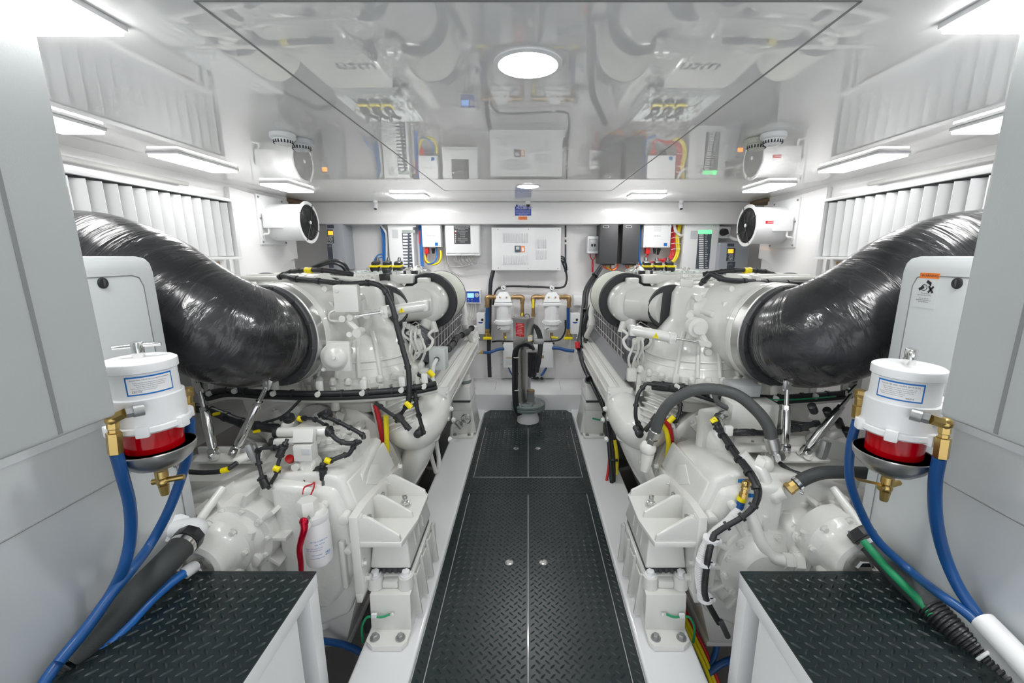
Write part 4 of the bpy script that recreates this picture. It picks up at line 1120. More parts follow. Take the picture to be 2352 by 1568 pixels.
# ------------------------------------------------------------------ lagged exhaust elbows
def elbow(s, nm):
    global SG
    SG = 1
    T = thing('exhaust_elbow', 'huge black shrink-wrapped exhaust elbow rising outward from the %s engine' % nm, 'exhaust pipe', 'lagged exhaust elbows')
    P = [U(620, 773, 1.77), U(596, 775, 1.71), U(557, 771, 1.63), U(502, 751, 1.58), U(422, 708, 1.56), U(343, 660, 1.56), U(262, 626, 1.58), U(170, 612, 1.60), V((2.015, 1.6, 1.385))]
    P = [V((s * p.x, p.y, p.z)) for p in P]
    Q = catmull(P, 12); n = 64; m = len(Q)
    Tn = [(Q[min(i + 1, m - 1)] - Q[max(i - 1, 0)]).normalized() for i in range(m)]
    nrm = V((0, 0, 1)); vs = []; fs = []; uvs = []
    rnd_ = random.Random(3)
    wob = [rnd_.uniform(-1, 1) for _ in range(400)]
    ln = 0
    for i in range(m):
        if i: ln += (Q[i] - Q[i - 1]).length
        nrm = (nrm - Tn[i] * nrm.dot(Tn[i])).normalized(); bn = Tn[i].cross(nrm)
        f = i / (m - 1)
        r = .180 + .024 * min(1, f * 6) + .012 * max(0, f - .5)
        if f < .02: r = .178
        for k in range(n + 1):
            a = 2 * PI * (k % n) / n
            w_ = .0012 * math.sin(a * 3 + ln * 9) + .001 * math.sin(a * 2 - ln * 23)
            vs.append(Q[i] + (nrm * math.cos(a) + bn * math.sin(a)) * (r + w_)); uvs.append((k / n, ln))
    for i in range(m - 1):
        for k in range(n):
            fs.append((i * (n + 1) + k, i * (n + 1) + k + 1, (i + 1) * (n + 1) + k + 1, (i + 1) * (n + 1) + k))
    me = bpy.data.meshes.new('lagging'); me.from_pydata([tuple(v) for v in vs], [], fs)
    ul = me.uv_layers.new(name='UVMap')
    for l in me.loops: ul.data[l.index].uv = uvs[l.vertex_index]
    for p in me.polygons: p.use_smooth = True
    bm = bmesh.new(); bm.from_mesh(me); bmesh.ops.remove_doubles(bm, verts=bm.verts[:], dist=1e-6); bmesh.ops.recalc_face_normals(bm, faces=bm.faces[:]); bm.to_mesh(me); bm.free()
    me.materials.append(MATS['exhaust wrap'])
    o = bpy.data.objects.new('lagging', me); COL.objects.link(o); o['_w'] = [0, 0, 0]; o.parent = T
    SG = s
    nk = U(624, 772, 1.80); ax = V((.22, -1, 0)).normalized()
    MB().lathe(nk + ax * .017, ax, [(.16, 0), (.192, .0), (.194, .012), (.19, .03)], 56).build('end_band', 'rubber black', T)
    if s < 0: tabs = [(615, 880, 1.60), (456, 885, 1.62)]
    else: tabs = [(1808, 880, 1.60), (1962, 893, 1.62)]
    for px, py, Y in tabs:
        p = (U if s < 0 else UR)(px, py, Y)
        MB().box(p + V((0, 0, .03)), (.02, .045, .06), None, .003).build('strut_lug', 'chrome', T)
    SG = 1
    # support struts
    if s < 0: st = [((615, 882, 1.585), (540, 1035, 1.56), 'slanting bright steel strut under the left exhaust elbow'), ((457, 890, 1.60), (492, 1042, 1.56), 'bright steel strut at the outer side under the left exhaust elbow')]
    else: st = [((1808, 885, 1.585), (1803, 1032, 1.56), 'upright bright steel strut under the right exhaust elbow'), ((1962, 897, 1.60), (1848, 1038, 1.56), 'slanting bright steel strut under the right exhaust elbow')]
    for a, c, lab in st:
        a = C(*a); c = C(*c); u = (c - a).normalized()
        t = thing('support_strut', lab, 'strut', 'exhaust support struts')
        MB().cyl(a + u * .015, a + u * .085, .008, n=16).box(a, (.03, .012, .045), Matrix.Rotation(-math.atan2(u.x, -u.z), 3, 'Y'), .005).build('threaded_eye', 'chrome', t)
        MB().cyl(a + u * .078, a + u * .10, .0145, n=6).build('lock_nut', 'chrome', t)
        L_ = (c - a).length
        MB().lathe(a + u * .09, u, [(.012, 0), (.0165, .01), (.0165, L_ - .13), (.012, L_ - .11), (.012, L_ - .075)], 24).build('tube', 'chrome', t)
        MB().box(c, (.034, .03, .05), Matrix.Rotation(-math.atan2(u.x, -u.z), 3, 'Y'), .008).bolt(c + V((0, -.016, 0)), (0, -1, 0), .008).build('foot', 'chrome', t)
elbow(-1, 'left'); elbow(1, 'right')
# ================================================================== gearboxes, mounts, filters, harnesses
def ribs_disc(b, c, R0, R1, n, w=.012, h=.02, a0=0):
    for k in range(n):
        a = a0 + 2 * PI * k / n
        r = (R0 + R1) / 2
        b.box((c[0] + r * math.cos(a), c[1], c[2] + r * math.sin(a)), (R1 - R0, h, w), (0, -a, 0), .004)

def gearbox(s, nm):
    global SG
    SG = s
    random.seed(5)
    G = thing('marine_gearbox', 'white cast marine gearbox bolted to the near end of the %s engine' % nm, 'gearbox', 'marine gearboxes')
    P = lambda n, mb, m=CW, lab=None, par=None: mb.build(n, m, par or G, lab)
    # main case, inboard side sloped
    b = MB().hull([(u, y, z) for u, z0, z1 in ((.625, .2, .2), (.625, .445, .425), (.676, .60, .55), (.74, .628, .565), (.95, .62, .555), (1.42, .47, .45), (1.42, .1, .1), (1.25, -.05, -.05), (.86, -.06, -.06), (.70, .02, .02)) for y, z in ((1.40, z0), (1.82, z1))], bev=.02, seg=3)
    b.hull([(.90, 1.36, .10), (.66, 1.38, .22), (.66, 1.38, .42), (.70, 1.38, .56), (.92, 1.36, .60), (.90, 1.45, .1), (.64, 1.45, .22), (.64, 1.45, .43), (.69, 1.45, .58), (.92, 1.45, .61), (.76, 1.39, .05)], bev=.02, seg=3)
    # lower sump tapering to the keel
    b.hull([(.66, 1.42, .12), (.95, 1.42, .12), (.74, 1.44, -.16), (.86, 1.44, -.16), (.66, 1.80, .12), (.95, 1.80, .12), (.74, 1.76, -.16), (.86, 1.76, -.16)], bev=.015)
    b.bb(.735, .87, 1.45, 1.7, -.185, -.16, bev=.006)
    # vertical stiffener and round bosses on the front face
    b.box((.685, 1.375, .27), (.022, .03, .20), (0, 0, 0), .009, 3)
    for u, z, r in ((.665, .46, .020), (.735, .515, .016), (.66, .335, .014)): b.cyl((u, 1.40, z), (u, 1.355, z), r, n=20, bev=.004)
    # raised arched ribs to the flywheel housing
    for k in range(6):
        a = .5 + k * .42
        b.tube([(EU + .20 * math.cos(a), 1.84, .40 + .20 * math.sin(a)), (EU + .30 * math.cos(a), 1.90, .34 + .30 * math.sin(a)), (EU + .36 * math.cos(a), 1.93, .30 + .36 * math.sin(a))], .035, n=10, rf=lambda t: .036 - .016 * t)
    case = P('gear_case', b)
    # inspection cover with lozenge on the sloping shoulder
    nrm = V((-.155, 0, .056)).normalized()
    c = V((.651, 1.61, .505)); up = V((.055, 0, .15)).normalized()
    def lz(a, b_, t): return c + V((0, 1, 0)) * a + up * b_ + V((-up.z, 0, up.x)) * t
    b = MB().prism([(-.20, -.07), (.19, -.07), (.19, .055), (-.19, .075)], lz, -.004, .012, bev=.008, seg=3)
    b.prism([(-.02, -.045), (.07, .0), (-.0, .04), (-.09, .0)], lz, .010, .016, bev=.003)
    P('side_cover', b, WH)
    # outboard clutch housing and deck with plugs
    b = MB().hull([(.93, 1.32, .25), (1.46, 1.28, .25), (.93, 1.34, .44), (1.46, 1.30, .42), (.93, 1.75, .54), (1.50, 1.75, .53), (.93, 1.8, .2), (1.5, 1.8, .2), (.97, 1.42, .50), (1.44, 1.42, .485)], bev=.025, seg=3)
    for k in range(7):
        u = .96 + .085 * k + rnd(-.01, .01); y = 1.36 + rnd(-.03, .08)
        b.cyl((u, y, .44), (u, y, .475 + .03 * (k % 2)), .026, n=18, bev=.004)
    for u, y, z, r in ((1.22, 1.48, .50, .052), (1.08, 1.50, .505, .040), (1.30, 1.62, .515, .045), (1.02, 1.43, .50, .032)):
        b.cyl((u, y, z - .02), (u, y - .006, z + .012), r, n=28, bev=.003); b.tor((u, y - .006, z + .012), (0, -.1, 1), r * .72, .0025, 24, 5)
        b.cyl((u, y - .006, z + .01), (u, y - .008, z + .018), r * .35, n=6)
    for k in range(9):
        u = .95 + k * .062; b.bolt((u, 1.325 - .004 * k, .42 + .012 * math.sin(k)), (0, -1, .4), .012)
    for k in range(5): b.tube([(.96 + .1 * k, 1.30, .46), (.98 + .1 * k, 1.29, .36), (.97 + .1 * k, 1.31, .25)], .016, n=8)
    b.tube([(1.08, 1.36, .59), (1.10, 1.27, .53), (1.12, 1.20, .46), (1.125, 1.17, .40)], .014, n=12)
    b.lathe((1.125, 1.165, .392), (0, -.2, -1), [(.026, -.02), (.026, .012), (.02, .016)], 6)
    P('clutch_housing', b)
    # bolted round covers (upper pump cover, lower output cover) with nose flange
    def cover(cu, cy, cz, R, depth, nb, ribs=12):
        b = MB().lathe((cu, cy, cz), (0, -1, 0), [(R, -.10), (R, .0), (R * .97, .01), (R * .80, .014), (R * .76, .02), (R * .60, depth * .7), (R * .52, depth), (R * .25, depth + .004), (0, depth + .004)], 48)
        for k in range(nb):
            a = 2 * PI * k / nb + .2
            if k % 3 == 1:
                b.cyl((cu + R * .88 * math.cos(a), cy - .008, cz + R * .88 * math.sin(a)), (cu + R * .88 * math.cos(a), cy - .022, cz + R * .88 * math.sin(a)), R * .09, n=16)
                b.tor((cu + R * .88 * math.cos(a), cy - .022, cz + R * .88 * math.sin(a)), (0, 1, 0), R * .055, .002, 16, 5)
            else: b.bolt((cu + R * .88 * math.cos(a), cy - .010, cz + R * .88 * math.sin(a)), (0, -1, 0), R * .07)
        for k in range(ribs):
            a = 2 * PI * k / ribs
            b.box((cu + R * 1.12 * math.cos(a), cy + .04, cz + R * 1.12 * math.sin(a)), (R * .42, .10, .016), (0, -a, 0), .005)
        return b
    if s < 0: cs = [(U(545, 1235, 1.33), .135, .055, 11, 10)]
    else: cs = [(UR(1745, 1300, 1.36), .155, .05, 12, 12), (UR(1912, 1235, 1.36), .125, .05, 10, 9)]
    for c, R, dp, nb, rb in cs: P('round_cover', cover(c.x, c.y, c.z, R, dp, nb, rb))
    # output nose at the outboard side
    c = U(470, 1288, 1.22) if s < 0 else UR(1960, 1280, 1.22)
    b = MB().lathe((c.x, c.y, c.z), (-.25 * 0, -1, .0), [(.12, -.12), (.118, -.05), (.098, -.03), (.092, .0), (.088, .045), (.075, .05), (.07, .05), (.066, .02), (.03, .018)], 48)
    b.lathe((c.x - .07, c.y + .02, c.z - .075), (-.35, -1, -.1), [(.024, -.06), (.024, .05), (.014, .052), (.013, .02), (0, .02)], 20)
    for k in range(8):
        a = k * PI / 4; b.bolt((c.x + .108 * math.cos(a), c.y + .045, c.z + .108 * math.sin(a)), (0, -1, 0), .010)
    P('output_nose', b)
    P('shaft_stub', MB().lathe((c.x, c.y - .02, c.z), (0, -1, 0), [(.030, -.02), (.030, .02), (.022, .03)], 6), 'chrome')
    if s > 0:
        tx = MB(); n_ = 0
        for k in range(5):
            a = 1.0 + k * .22; tx.box((c.x + .10 * math.cos(a) , c.y - .001, c.z + .10 * math.sin(a)), (.012, .002, .006), (0, -a, 0))
        P('cast_marks', tx, 'label grey')
    # flange plate, three gusset bracket out to the mount
    b = MB().hull([(u, y, z) for u in (.600, .632) for y, z in ((1.325, .185), (1.325, .495), (1.42, .495), (1.82, .435), (1.82, .185))], bev=.004)
    b.hull([(.600, 1.325, .185), (.632, 1.325, .185), (.600, 1.86, .185), (.632, 1.86, .185), (.612, 1.33, .14), (.632, 1.33, .14), (.612, 1.8, .14), (.632, 1.8, .14)], bev=.004)
    for y in (1.36, 1.50, 1.64, 1.80):
        for z in (.47 - .08 * (y - 1.36), .225): b.bolt((.600, y, z), (-1, 0, 0), .012)
    for z in (.30,): b.bolt((.600, 1.345, z), (-1, 0, 0), .010)
    P('mounting_flange', b, WH)
    b = MB().prism([(.602, 1.33), (.602, 1.66), (.44, 1.66), (.428, 1.64), (.428, 1.47), (.452, 1.33)], lambda a, b_, t: (a, b_, t), .372, .392, bev=.004)
    br = P('mount_bracket', b, WH)
    for y, uz in ((1.335, .46), (1.475, .455), (1.63, .44)):
        sec([(.602, .388), (.602, .475), (.585, .488), (.565, .485), (uz, .415), (uz - .006, .388)], y, y + .014, .003).build('gusset', WH, br)
    for y in (1.42, 1.57):
        MB().cyl((.5905, y, .435), (.598, y, .435), .010, n=18).build('hole_plug', 'dull metal', br)
    MB().cyl((.502, 1.555, .392), (.502, 1.555, .400), .024, n=20).lathe((.502, 1.555, .400), (0, 0, 1), [(.018, 0), (.018, .014), (.014, .016)], 6).cyl((.502, 1.555, .41), (.502, 1.555, .44), .0105, n=18, bev=.001).build('nut', 'chrome', br)
    # base plate under the strut feet
    c = U(520, 1052, 1.56) if s < 0 else UR(1830, 1050, 1.56)
    b = MB().box(c - V((0, 0, .0)), (.24, .05, .012), (.3, 0, 0), .003).box(c + V((0, .03, .01)), (.26, .012, .05), None, .003)
    for dx in (-.07, .03): b.bolt(c + V((dx, -.02, .01)), (0, -.3, 1), .011)
    b.hull([c + V((-.12, .03, -.1)), c + V((.14, .03, -.1)), c + V((-.12, .1, -.1)), c + V((.14, .1, -.1)), c + V((-.12, .03, 0)), c + V((.14, .03, 0)), c + V((-.12, .1, 0)), c + V((.14, .1, 0))], bev=.01)
    P('strut_plate', b, WH)
    b = MB().box(c + V((.0, .015, -.075)), (.42, .18, .07), (.15, 0, 0), .015)
    P('deck_casting', b)

    # cast clutter common to both: bosses, ribs, lifting eyes
    for k in range(26):
        b = MB()
        u = rnd(.95, 1.45); z = rnd(.14, .42); y = 1.308 - .06 * (u - .95)
        t = k % 4
        if t == 0: b.cyl((u, y + .05, z), (u, y - .02, z), rnd(.015, .028), n=16, bev=.004)
        elif t == 1: b.bolt((u, y - .0, z), (0, -1, 0), .012); b.cyl((u, y + .04, z), (u, y, z), .02, n=14)
        elif t == 2: b.tube([(u, y + .03, z), (u + rnd(-.05, .05), y - .01, z - .05), (u + rnd(-.08, .08), y + .02, z - .12)], rnd(.008, .014), n=8)
        else: b.box((u, y + .02, z), (rnd(.03, .08), .06, rnd(.03, .06)), (0, rnd(-.5, .5), 0), .010)
        P('cast_boss', b)
    SG = 1
    return G
GL = gearbox(-1, 'left'); GR = gearbox(1, 'right')

# ------------------------------------------------------------------ left gearbox extras (children: bolted-on control gear)
SG = -1
def PL(n, mb, m=CW, lab=None, par=None): return mb.build(n, m, par or GL, lab)
cv = U(735, 1030, 1.62)
b = MB()
b.hull([cv + V((-.22, -.12, -.09)), cv + V((.20, -.12, -.09)), cv + V((-.20, .18, -.05)), cv + V((.20, .18, -.05)), cv + V((-.21, -.10, -.05)), cv + V((.19, -.10, -.05)), cv + V((-.18, .16, -.02)), cv + V((.18, .16, -.02))], bev=.012)
b.box(cv + V((-.06, .02, .0)), (.22, .20, .08), None, .02)
b.box(cv + V((.02, -.02, .05)), (.11, .09, .12), (0, 0, .1), .008)
for k in range(16): b.cyl(cv + V((rnd(-.17, .05), rnd(-.10, .1), .03)), cv + V((rnd(-.17, .05), rnd(-.1, .1), .06)) if False else cv + V((-.17 + .014 * k, -.09 + .05 * (k % 4), .055)), .012, n=10)
for k in range(14): b.cyl(cv + V((-.17 + .014 * k, -.08 + .055 * (k % 4), .02)), cv + V((-.17 + .014 * k, -.08 + .055 * (k % 4), .058)), .013, n=12, bev=.003)
PL('control_block', b)
p0, p1 = U(640, 992, 1.5), U(752, 990, 1.5)
v = MB().cyl(p0, p1, .019, n=22, bev=.003).build('solenoid_valve', WH, GL)
MB().cyl(p0 + V((.014, 0, 0)), p0, .021, n=20).cyl(p1 - V((.014, 0, 0)), p1, .021, n=20).build('end_cap', 'plastic black', v)
MB().cyl(p1, p1 - V((.012, 0, 0)), .011, n=14, bev=.002).build('brass_tip', 'brass', v)
p2, p3 = U(632, 1016, 1.48), U(680, 1014, 1.48)
v = MB().cyl(p2, p3, .016, n=18, bev=.003).build('solenoid_valve', WH, GL)
MB().cyl(p2 + V((.016, 0, 0)), p2, .018, n=18).build('end_cap', 'plastic black', v)
for q0, q1, nm_ in ((U(640, 985, 1.56), U(665, 963, 1.60), 1), (U(742, 975, 1.60), U(752, 955, 1.64), 2)):
    v = MB().cyl(q0 + V((0, .03, -.03)), q1, .021, n=20, bev=.003).build('solenoid_valve', WH, GL)
    MB().cyl(q1 - V((0, 0, .004)), q1 + V((0, -.008, .018)), .023, n=18, bev=.003).box(q1 + V((.015, -.005, .012)), (.04, .02, .02), (0, .4, 0), .004).build('end_cap', 'plastic black', v)
b = MB().box(U(700, 1000, 1.46), (.072, .03, .05), (-.4, 0, -.05), .002).box(U(702, 1035, 1.45), (.066, .05, .06), (0, 0, -.05), .003)
PL('cover_plate', b, WH)
MB().box(U(702, 1037, 1.425), (.03, .003, .022), (0, 0, -.05), .0005).build('name_plate', 'label grey', GL)
PL('red_cap', MB().cyl(U(668, 1056, 1.47), U(664, 1052, 1.44), .015, n=16, bev=.004), 'red plastic', 'red plastic cap')
b = MB(); c = U(705, 1068, 1.44)
b.lathe(c, (0, -1, .25), [(.032, -.05), (.032, .0), (.026, .006), (.020, .008), (.018, .002)], 28); b.cyl(c + V((.035, 0, 0)), c + V((.035, -.02, 0)), .014, n=18)
PL('port_plug', b)
# grey flange and fat sensor lead at the back left
b = MB().box(U(577, 1038, 1.50), (.05, .03, .06), (0, .2, -.4), .01).box(U(577, 1038, 1.48), (.022, .03, .075), (0, .2, -.4), .008)
PL('pump_flange', b, 'dull metal')
PL('pump_outlet', MB().cyl(U(572, 1045, 1.48), U(540, 1060, 1.46), .018, .014, 16), WH)
# harness round the control block with yellow tags
H = [[U(745, 955, 1.62), U(790, 975, 1.60), U(832, 998, 1.58), U(835, 1008, 1.57)],
     [U(755, 990, 1.48), U(775, 1010, 1.46), U(800, 1018, 1.47), U(826, 1014, 1.50), U(815, 1022, 1.5), U(802, 1042, 1.48), U(792, 1045, 1.46), U(755, 1060, 1.44), U(720, 1085, 1.42), U(680, 1118, 1.40), U(650, 1130, 1.39), U(632, 1124, 1.39)],
     [U(660, 1008, 1.44), U(648, 1026, 1.42), U(600, 1030, 1.42), U(592, 1045, 1.42), U(598, 1080, 1.40), U(606, 1108, 1.38), U(620, 1122, 1.38)],
     [U(650, 1035, 1.42), U(640, 1060, 1.40), U(636, 1085, 1.39), U(622, 1110, 1.38)],
     [U(745, 1055, 1.44), U(740, 1075, 1.42), U(742, 1092, 1.41)],
     [U(690, 960, 1.62), U(720, 962, 1.60), U(745, 975, 1.58), U(765, 990, 1.54)]]
b = MB()
for i, h in enumerate(H): b.tube(h, .0065 if i > 1 else .0085, n=10).ties(h, .0085, .05, .005, 1.35)
PL('wiring_harness', b, 'cable black')
for p in (U(636, 1076, 1.39), U(690, 962, 1.62), U(753, 1058, 1.435), U(635, 1128, 1.385)):
    PL('cable_tag', MB().cyl(p - V((.01, 0, .004)), p + V((.01, 0, .004)), .011, n=12), 'yellow plastic')
for p, q, r in ((U(742, 1080, 1.41), U(742, 1100, 1.41), .013), (U(650, 1028, 1.41), U(640, 1050, 1.40), .013), (U(603, 1100, 1.38), U(612, 1120, 1.37), .014)):
    PL('plug_connector', MB().cyl(p, q, r, n=14, bev=.002).cyl(p - (q - p) * .2, p, r * 1.25, n=8), 'plastic black')
b = MB().cyl(U(743, 1100, 1.41), U(744, 1122, 1.41), .015, n=6).cyl(U(743, 1118, 1.41), U(746, 1150, 1.41), .020, n=18, bev=.003)
PL('sensor_stem', b, 'chrome')
# black loom across behind the struts
lp = [U(440, 935, 1.74), U(490, 945, 1.72), U(540, 965, 1.70), U(590, 978, 1.68), U(640, 985, 1.68)]
PL('wiring_loom', MB().tube(lp, .019, n=12).ties(lp, .019, .07, .006, 1.15), 'cable black')
lp = [U(690, 918, 1.75), U(650, 955, 1.72), U(600, 972, 1.70)]
PL('wiring_loom', MB().tube(lp, .006, n=8), 'cable black')
for p in (U(497, 950, 1.695), U(590, 990, 1.66)):
    PL('cable_tag', MB().box(p, (.03, .012, .012), (0, .2, 0), .002), 'yellow plastic')
lp = [U(430, 1083, 1.42), U(470, 1085, 1.42), U(515, 1080, 1.42), U(545, 1062, 1.44)]
PL('hose_lead', MB().tube(lp, .009, n=12), 'cable black'); PL('cable_tag', MB().cyl(U(510, 1081, 1.42), U(525, 1077, 1.42), .0105, n=12), 'yellow plastic')
# spin-on oil filter and red lever
of = thing('oil_filter', 'white spin-on oil filter with blue printing at the front of the left gearbox', 'oil filter')
ft = U(722, 1192, 1.33); 
ax = V((-.06, -.05, -1)).normalized()
MB().lathe(ft, ax, [(.040, -.01), (.045, -.005), (.0455, .01), (.0455, .150), (.040, .162), (.03, .165)], 40).build('canister', 'label white', of)
MB().lathe(ft, ax, [(.0475, -.022), (.0475, .0), (.046, .002)], 36).build('seal', 'panel white', of)
b = MB(); b.lathe(ft + V((0, 0, .02)), (0, 0, 1), [(.046, -.02), (.046, .0), (.040, .02), (.034, .025)], 32)
hx_ = U(705, 1150, 1.31)
b.lathe(hx_ - V((0, 0, .05)), (0, 0, 1), [(.032, 0), (.034, .01), (.034, .05), (.030, .055)], 6); b.lathe(hx_ - V((0, 0, .10)), (0, 0, 1), [(.024, 0), (.026, .05)], 24)
b.cyl(U(702, 1208, 1.31), U(702, 1208, 1.27), .016, n=18, bev=.003)
b.build('filter_head', WH, of)
SG = 1
c2 = V((-ft.x, ft.y, ft.z)) + V((.003, -.003, -.0))
q = MB()
for k, (z, tx, sz, da) in enumerate(((-.058, 'ZF 3213 308 019', .008, .15), (-.070, 'OIL FILTER', .007, .2), (-.082, 'Change with every service', .0055, -.25), (-.090, 'Use only genuine spare', .0055, -.25), (-.107, 'Filterwechsel', .0065, -.1), (-.119, 'see operating manual', .0055, -.1))):
    q.text_cyl(tx, (c2.x - .003 - z * .06, c2.y + .003 + z * .05), .0462, -PI / 2 + .45 + da, c2.z + z, sz)
q.build('lettering', 'label blue', of)
q = MB()
for k in range(7): q.lathe(V((c2.x, c2.y, c2.z - .033 - .0018 * k * 0)), (0, 0, -1), [(.0463, k * .003), (.0463, k * .003 + .0014)], 6, .0, .001) if False else None
q.text_cyl('ZF', (c2.x - .003 + .007, c2.y + .003 - .006), .0463, -PI / 2 + 1.15, c2.z - .112, .018)
q.build('logo', 'label blue', of)
SG = -1
p = U(698, 1198, 1.26)
rl_ = thing('red_valve_lever', 'curved red lever handle hanging in front of the white oil filter', 'lever')
MB().cyl(p + V((0, -.006, 0)), p + V((0, .02, 0)), .013, n=6).build('pivot_bolt', 'chrome', rl_)
lp = [p, p + V((-.003, -.008, -.022)), U(692, 1240, 1.245), U(688, 1262, 1.245), U(691, 1290, 1.245), U(692, 1312, 1.245)]
MB().tube(lp, .008, n=14, rf=lambda t: .012 - .010 * t + (.006 * t if t > .5 else .006 * t)).sph(lp[0], .0155, 16, (1, .7, 1)).sph(U(692, 1316, 1.245), .0095, 14).build('handle', 'red anodised', rl_)
o = MB().tube([U(712, 1140, 1.37), U(720, 1122, 1.38), U(722, 1108, 1.38), U(716, 1112, 1.385), U(700, 1118, 1.38), U(695, 1135, 1.37)], .0028, n=8).build('red_seal_wire', 'wire red')
tag(o, 'thin red wire loop above the oil filter head', 'wire')
SG = 1

# ------------------------------------------------------------------ right gearbox extras
def PR(n, mb, m=CW, lab=None, par=None): return mb.build(n, m, par or GR, lab)
b = MB().prism([(0, 0), (.0, .25), (.155, .30), (.30, .25), (.30, .02)], lambda a, b_, t: (1.0 + a - .03, 1.45 + b_, t), 0, .0, 0) if False else MB()
pts = [UR(1668, 1000, 1.70), UR(1850, 1000, 1.70), UR(1855, 1032, 1.58), UR(1692, 1035, 1.56)]
b.hull([p for p in pts] + [p - V((0, 0, .010)) for p in pts], bev=.003)
for px, py in ((1690, 1012), (1730, 1020), (1735, 1026), (1780, 1016), (1810, 1024)): pass
PR('drilled_plate', b, WH)
for px, py in ((1683, 1010), (1728, 1018), (1722, 1026), (1755, 1012), (1790, 1022)):
    c = UR(px, py, 1.64); PR('drilled_hole', MB().cyl(c + V((0, 0, -.0)), c + V((0, 0, .012)), .006, n=14), 'dull metal')
b = MB().box(UR(1718, 948, 1.72), (.20, .12, .12), (0, .0, .0), .015)
b.box(UR(1640, 985, 1.74), (.16, .05, .20), (0, 0, .3), .03); b.hull([UR(1590, 950, 1.8), UR(1660, 940, 1.8), UR(1700, 1060, 1.7), UR(1640, 1080, 1.66), UR(1600, 960, 1.74), UR(1655, 950, 1.74), UR(1690, 1060, 1.62)], bev=.015)
PR('control_housing', b)
c = UR(1652, 958, 1.66)
PR('cable_gland', MB().cyl(c, c + V((.03, .02, 0)), .022, n=24).cyl(c - V((.012, .006, 0)), c, .019, n=6), 'chrome')
lp = [UR(1640, 962, 1.62), UR(1650, 985, 1.60), UR(1672, 1020, 1.52), UR(1700, 1060, 1.43), UR(1725, 1095, 1.36), UR(1738, 1130, 1.315), UR(1728, 1165, 1.30), UR(1700, 1190, 1.29), UR(1665, 1210, 1.29), UR(1638, 1228, 1.29)]
hs = PR('wiring_harness', MB().tube(lp, .0095, n=12).tube([p + V((.012, .002, .004)) for p in lp], .007, n=8).ties(lp, .0125, .055, .005, 1.3), 'cable black')
lp = [UR(1640, 980, 1.62), UR(1668, 993, 1.6), UR(1710, 990, 1.59), UR(1760, 994, 1.58), UR(1830, 985, 1.60), UR(1880, 970, 1.62)]
PR('wiring_harness', MB().tube(lp, .011, n=12).ties(lp, .011, .06, .006, 1.25), 'cable black')
PR('cable_tag', MB().cyl(UR(1634, 970, 1.62), UR(1646, 962, 1.62), .013, n=12), 'yellow plastic')
PR('cable_tie', MB().box(UR(1673, 989, 1.575), (.03, .02, .04), None, .004), 'wire white')
# black plugs and white valve bodies at the back right
b = MB()
for px, py in ((1870, 945, ), (1905, 955), (1930, 978), (1950, 1000)): b.cyl(UR(px, py, 1.62), UR(px - 6, py - 14, 1.60), .016, n=14, bev=.003)
PR('end_cap', b, 'plastic black')
b = MB()
for (px, py, qx, qy) in ((1858, 985, 1925, 960), (1880, 1010, 1950, 985), (1830, 1030, 1960, 1040), (1880, 1045, 1900, 1010)): b.cyl(UR(px, py, 1.66), UR(qx, qy, 1.62), .02, n=18, bev=.004)
b.box(UR(1905, 1025, 1.66), (.17, .1, .09), (0, .2, 0), .02)
PR('valve_body', b)
PR('pump_flange', MB().box(UR(1892, 1032, 1.55), (.035, .03, .075), (0, .2, .3), .012), 'dull metal')
for k in range(3):
    lp = [UR(1800, 965 + 6 * k, 1.70), UR(1850, 972 + 7 * k, 1.68), UR(1880, 968 + 4 * k, 1.64)]
    PR('sensor_lead', MB().tube(lp, .006, n=8), 'cable black')
# white sleeved hose with black leads down the front, brass elbow and blue stub
lp = [UR(1700, 1168, 1.36), UR(1672, 1200, 1.33), UR(1640, 1226, 1.31), UR(1618, 1262, 1.29), UR(1608, 1310, 1.29), UR(1612, 1352, 1.29), UR(1620, 1378, 1.29)]
t = thing('sleeved_hose', 'white ribbed sleeve hose with black leads tied to it, front of the right gearbox', 'hose')
MB().tube(lp, .0165, n=18).build('sleeve', 'wire white', t)
b = MB(); R_ = catmull(lp, 12)
for i in range(0, len(R_) - 1): b.tor(R_[i], (R_[i + 1] - R_[i]), .0165, .0016, 16, 4)
b.build('sleeve_ribs', 'panel white', t)
l2 = [UR(1640, 1228, 1.29), UR(1628, 1270, 1.26), UR(1622, 1310, 1.26), UR(1618, 1350, 1.26), UR(1622, 1375, 1.26), UR(1640, 1410, 1.28), UR(1652, 1430, 1.28)]
MB().tube(l2, .011, n=12).build('black_lead', 'cable black', t)
for p in (UR(1633, 1238, 1.29), UR(1617, 1290, 1.275), UR(1619, 1372, 1.275)):
    MB().cyl(p + V((0, 0, .006)), p - V((0, 0, .006)), .027, n=20).box(p + V((.022, -.01, 0)), (.02, .01, .012), None, .002).build('cable_tie', 'panel white', t)
MB().cyl(UR(1655, 1425, 1.27), UR(1672, 1462, 1.27), .010, n=12, bev=.002).build('connector', 'dark grey', t)
e = thing('brass_elbow', 'brass elbow and blue hose stub on top of the white sleeved hose', 'pipe fitting')
c = UR(1712, 1112, 1.37)
MB().cyl(c + V((.035, .02, .004)), c, .012, n=14).sph(c, .0155, 12).lathe(c, UR(1705, 1150, 1.36) - c, [(.014, 0), (.014, .015), (.011, .017), (.011, .03), (.015, .032), (.015, .052)], 8).build('fitting', 'brass', e)
MB().cyl(UR(1705, 1142, 1.36), UR(1702, 1150, 1.36), .0155, n=14).build('yellow_band', 'yellow plastic', e)
MB().cyl(UR(1703, 1148, 1.36), UR(1697, 1172, 1.355), .014, n=14).build('hose_stub', 'hose blue', e)
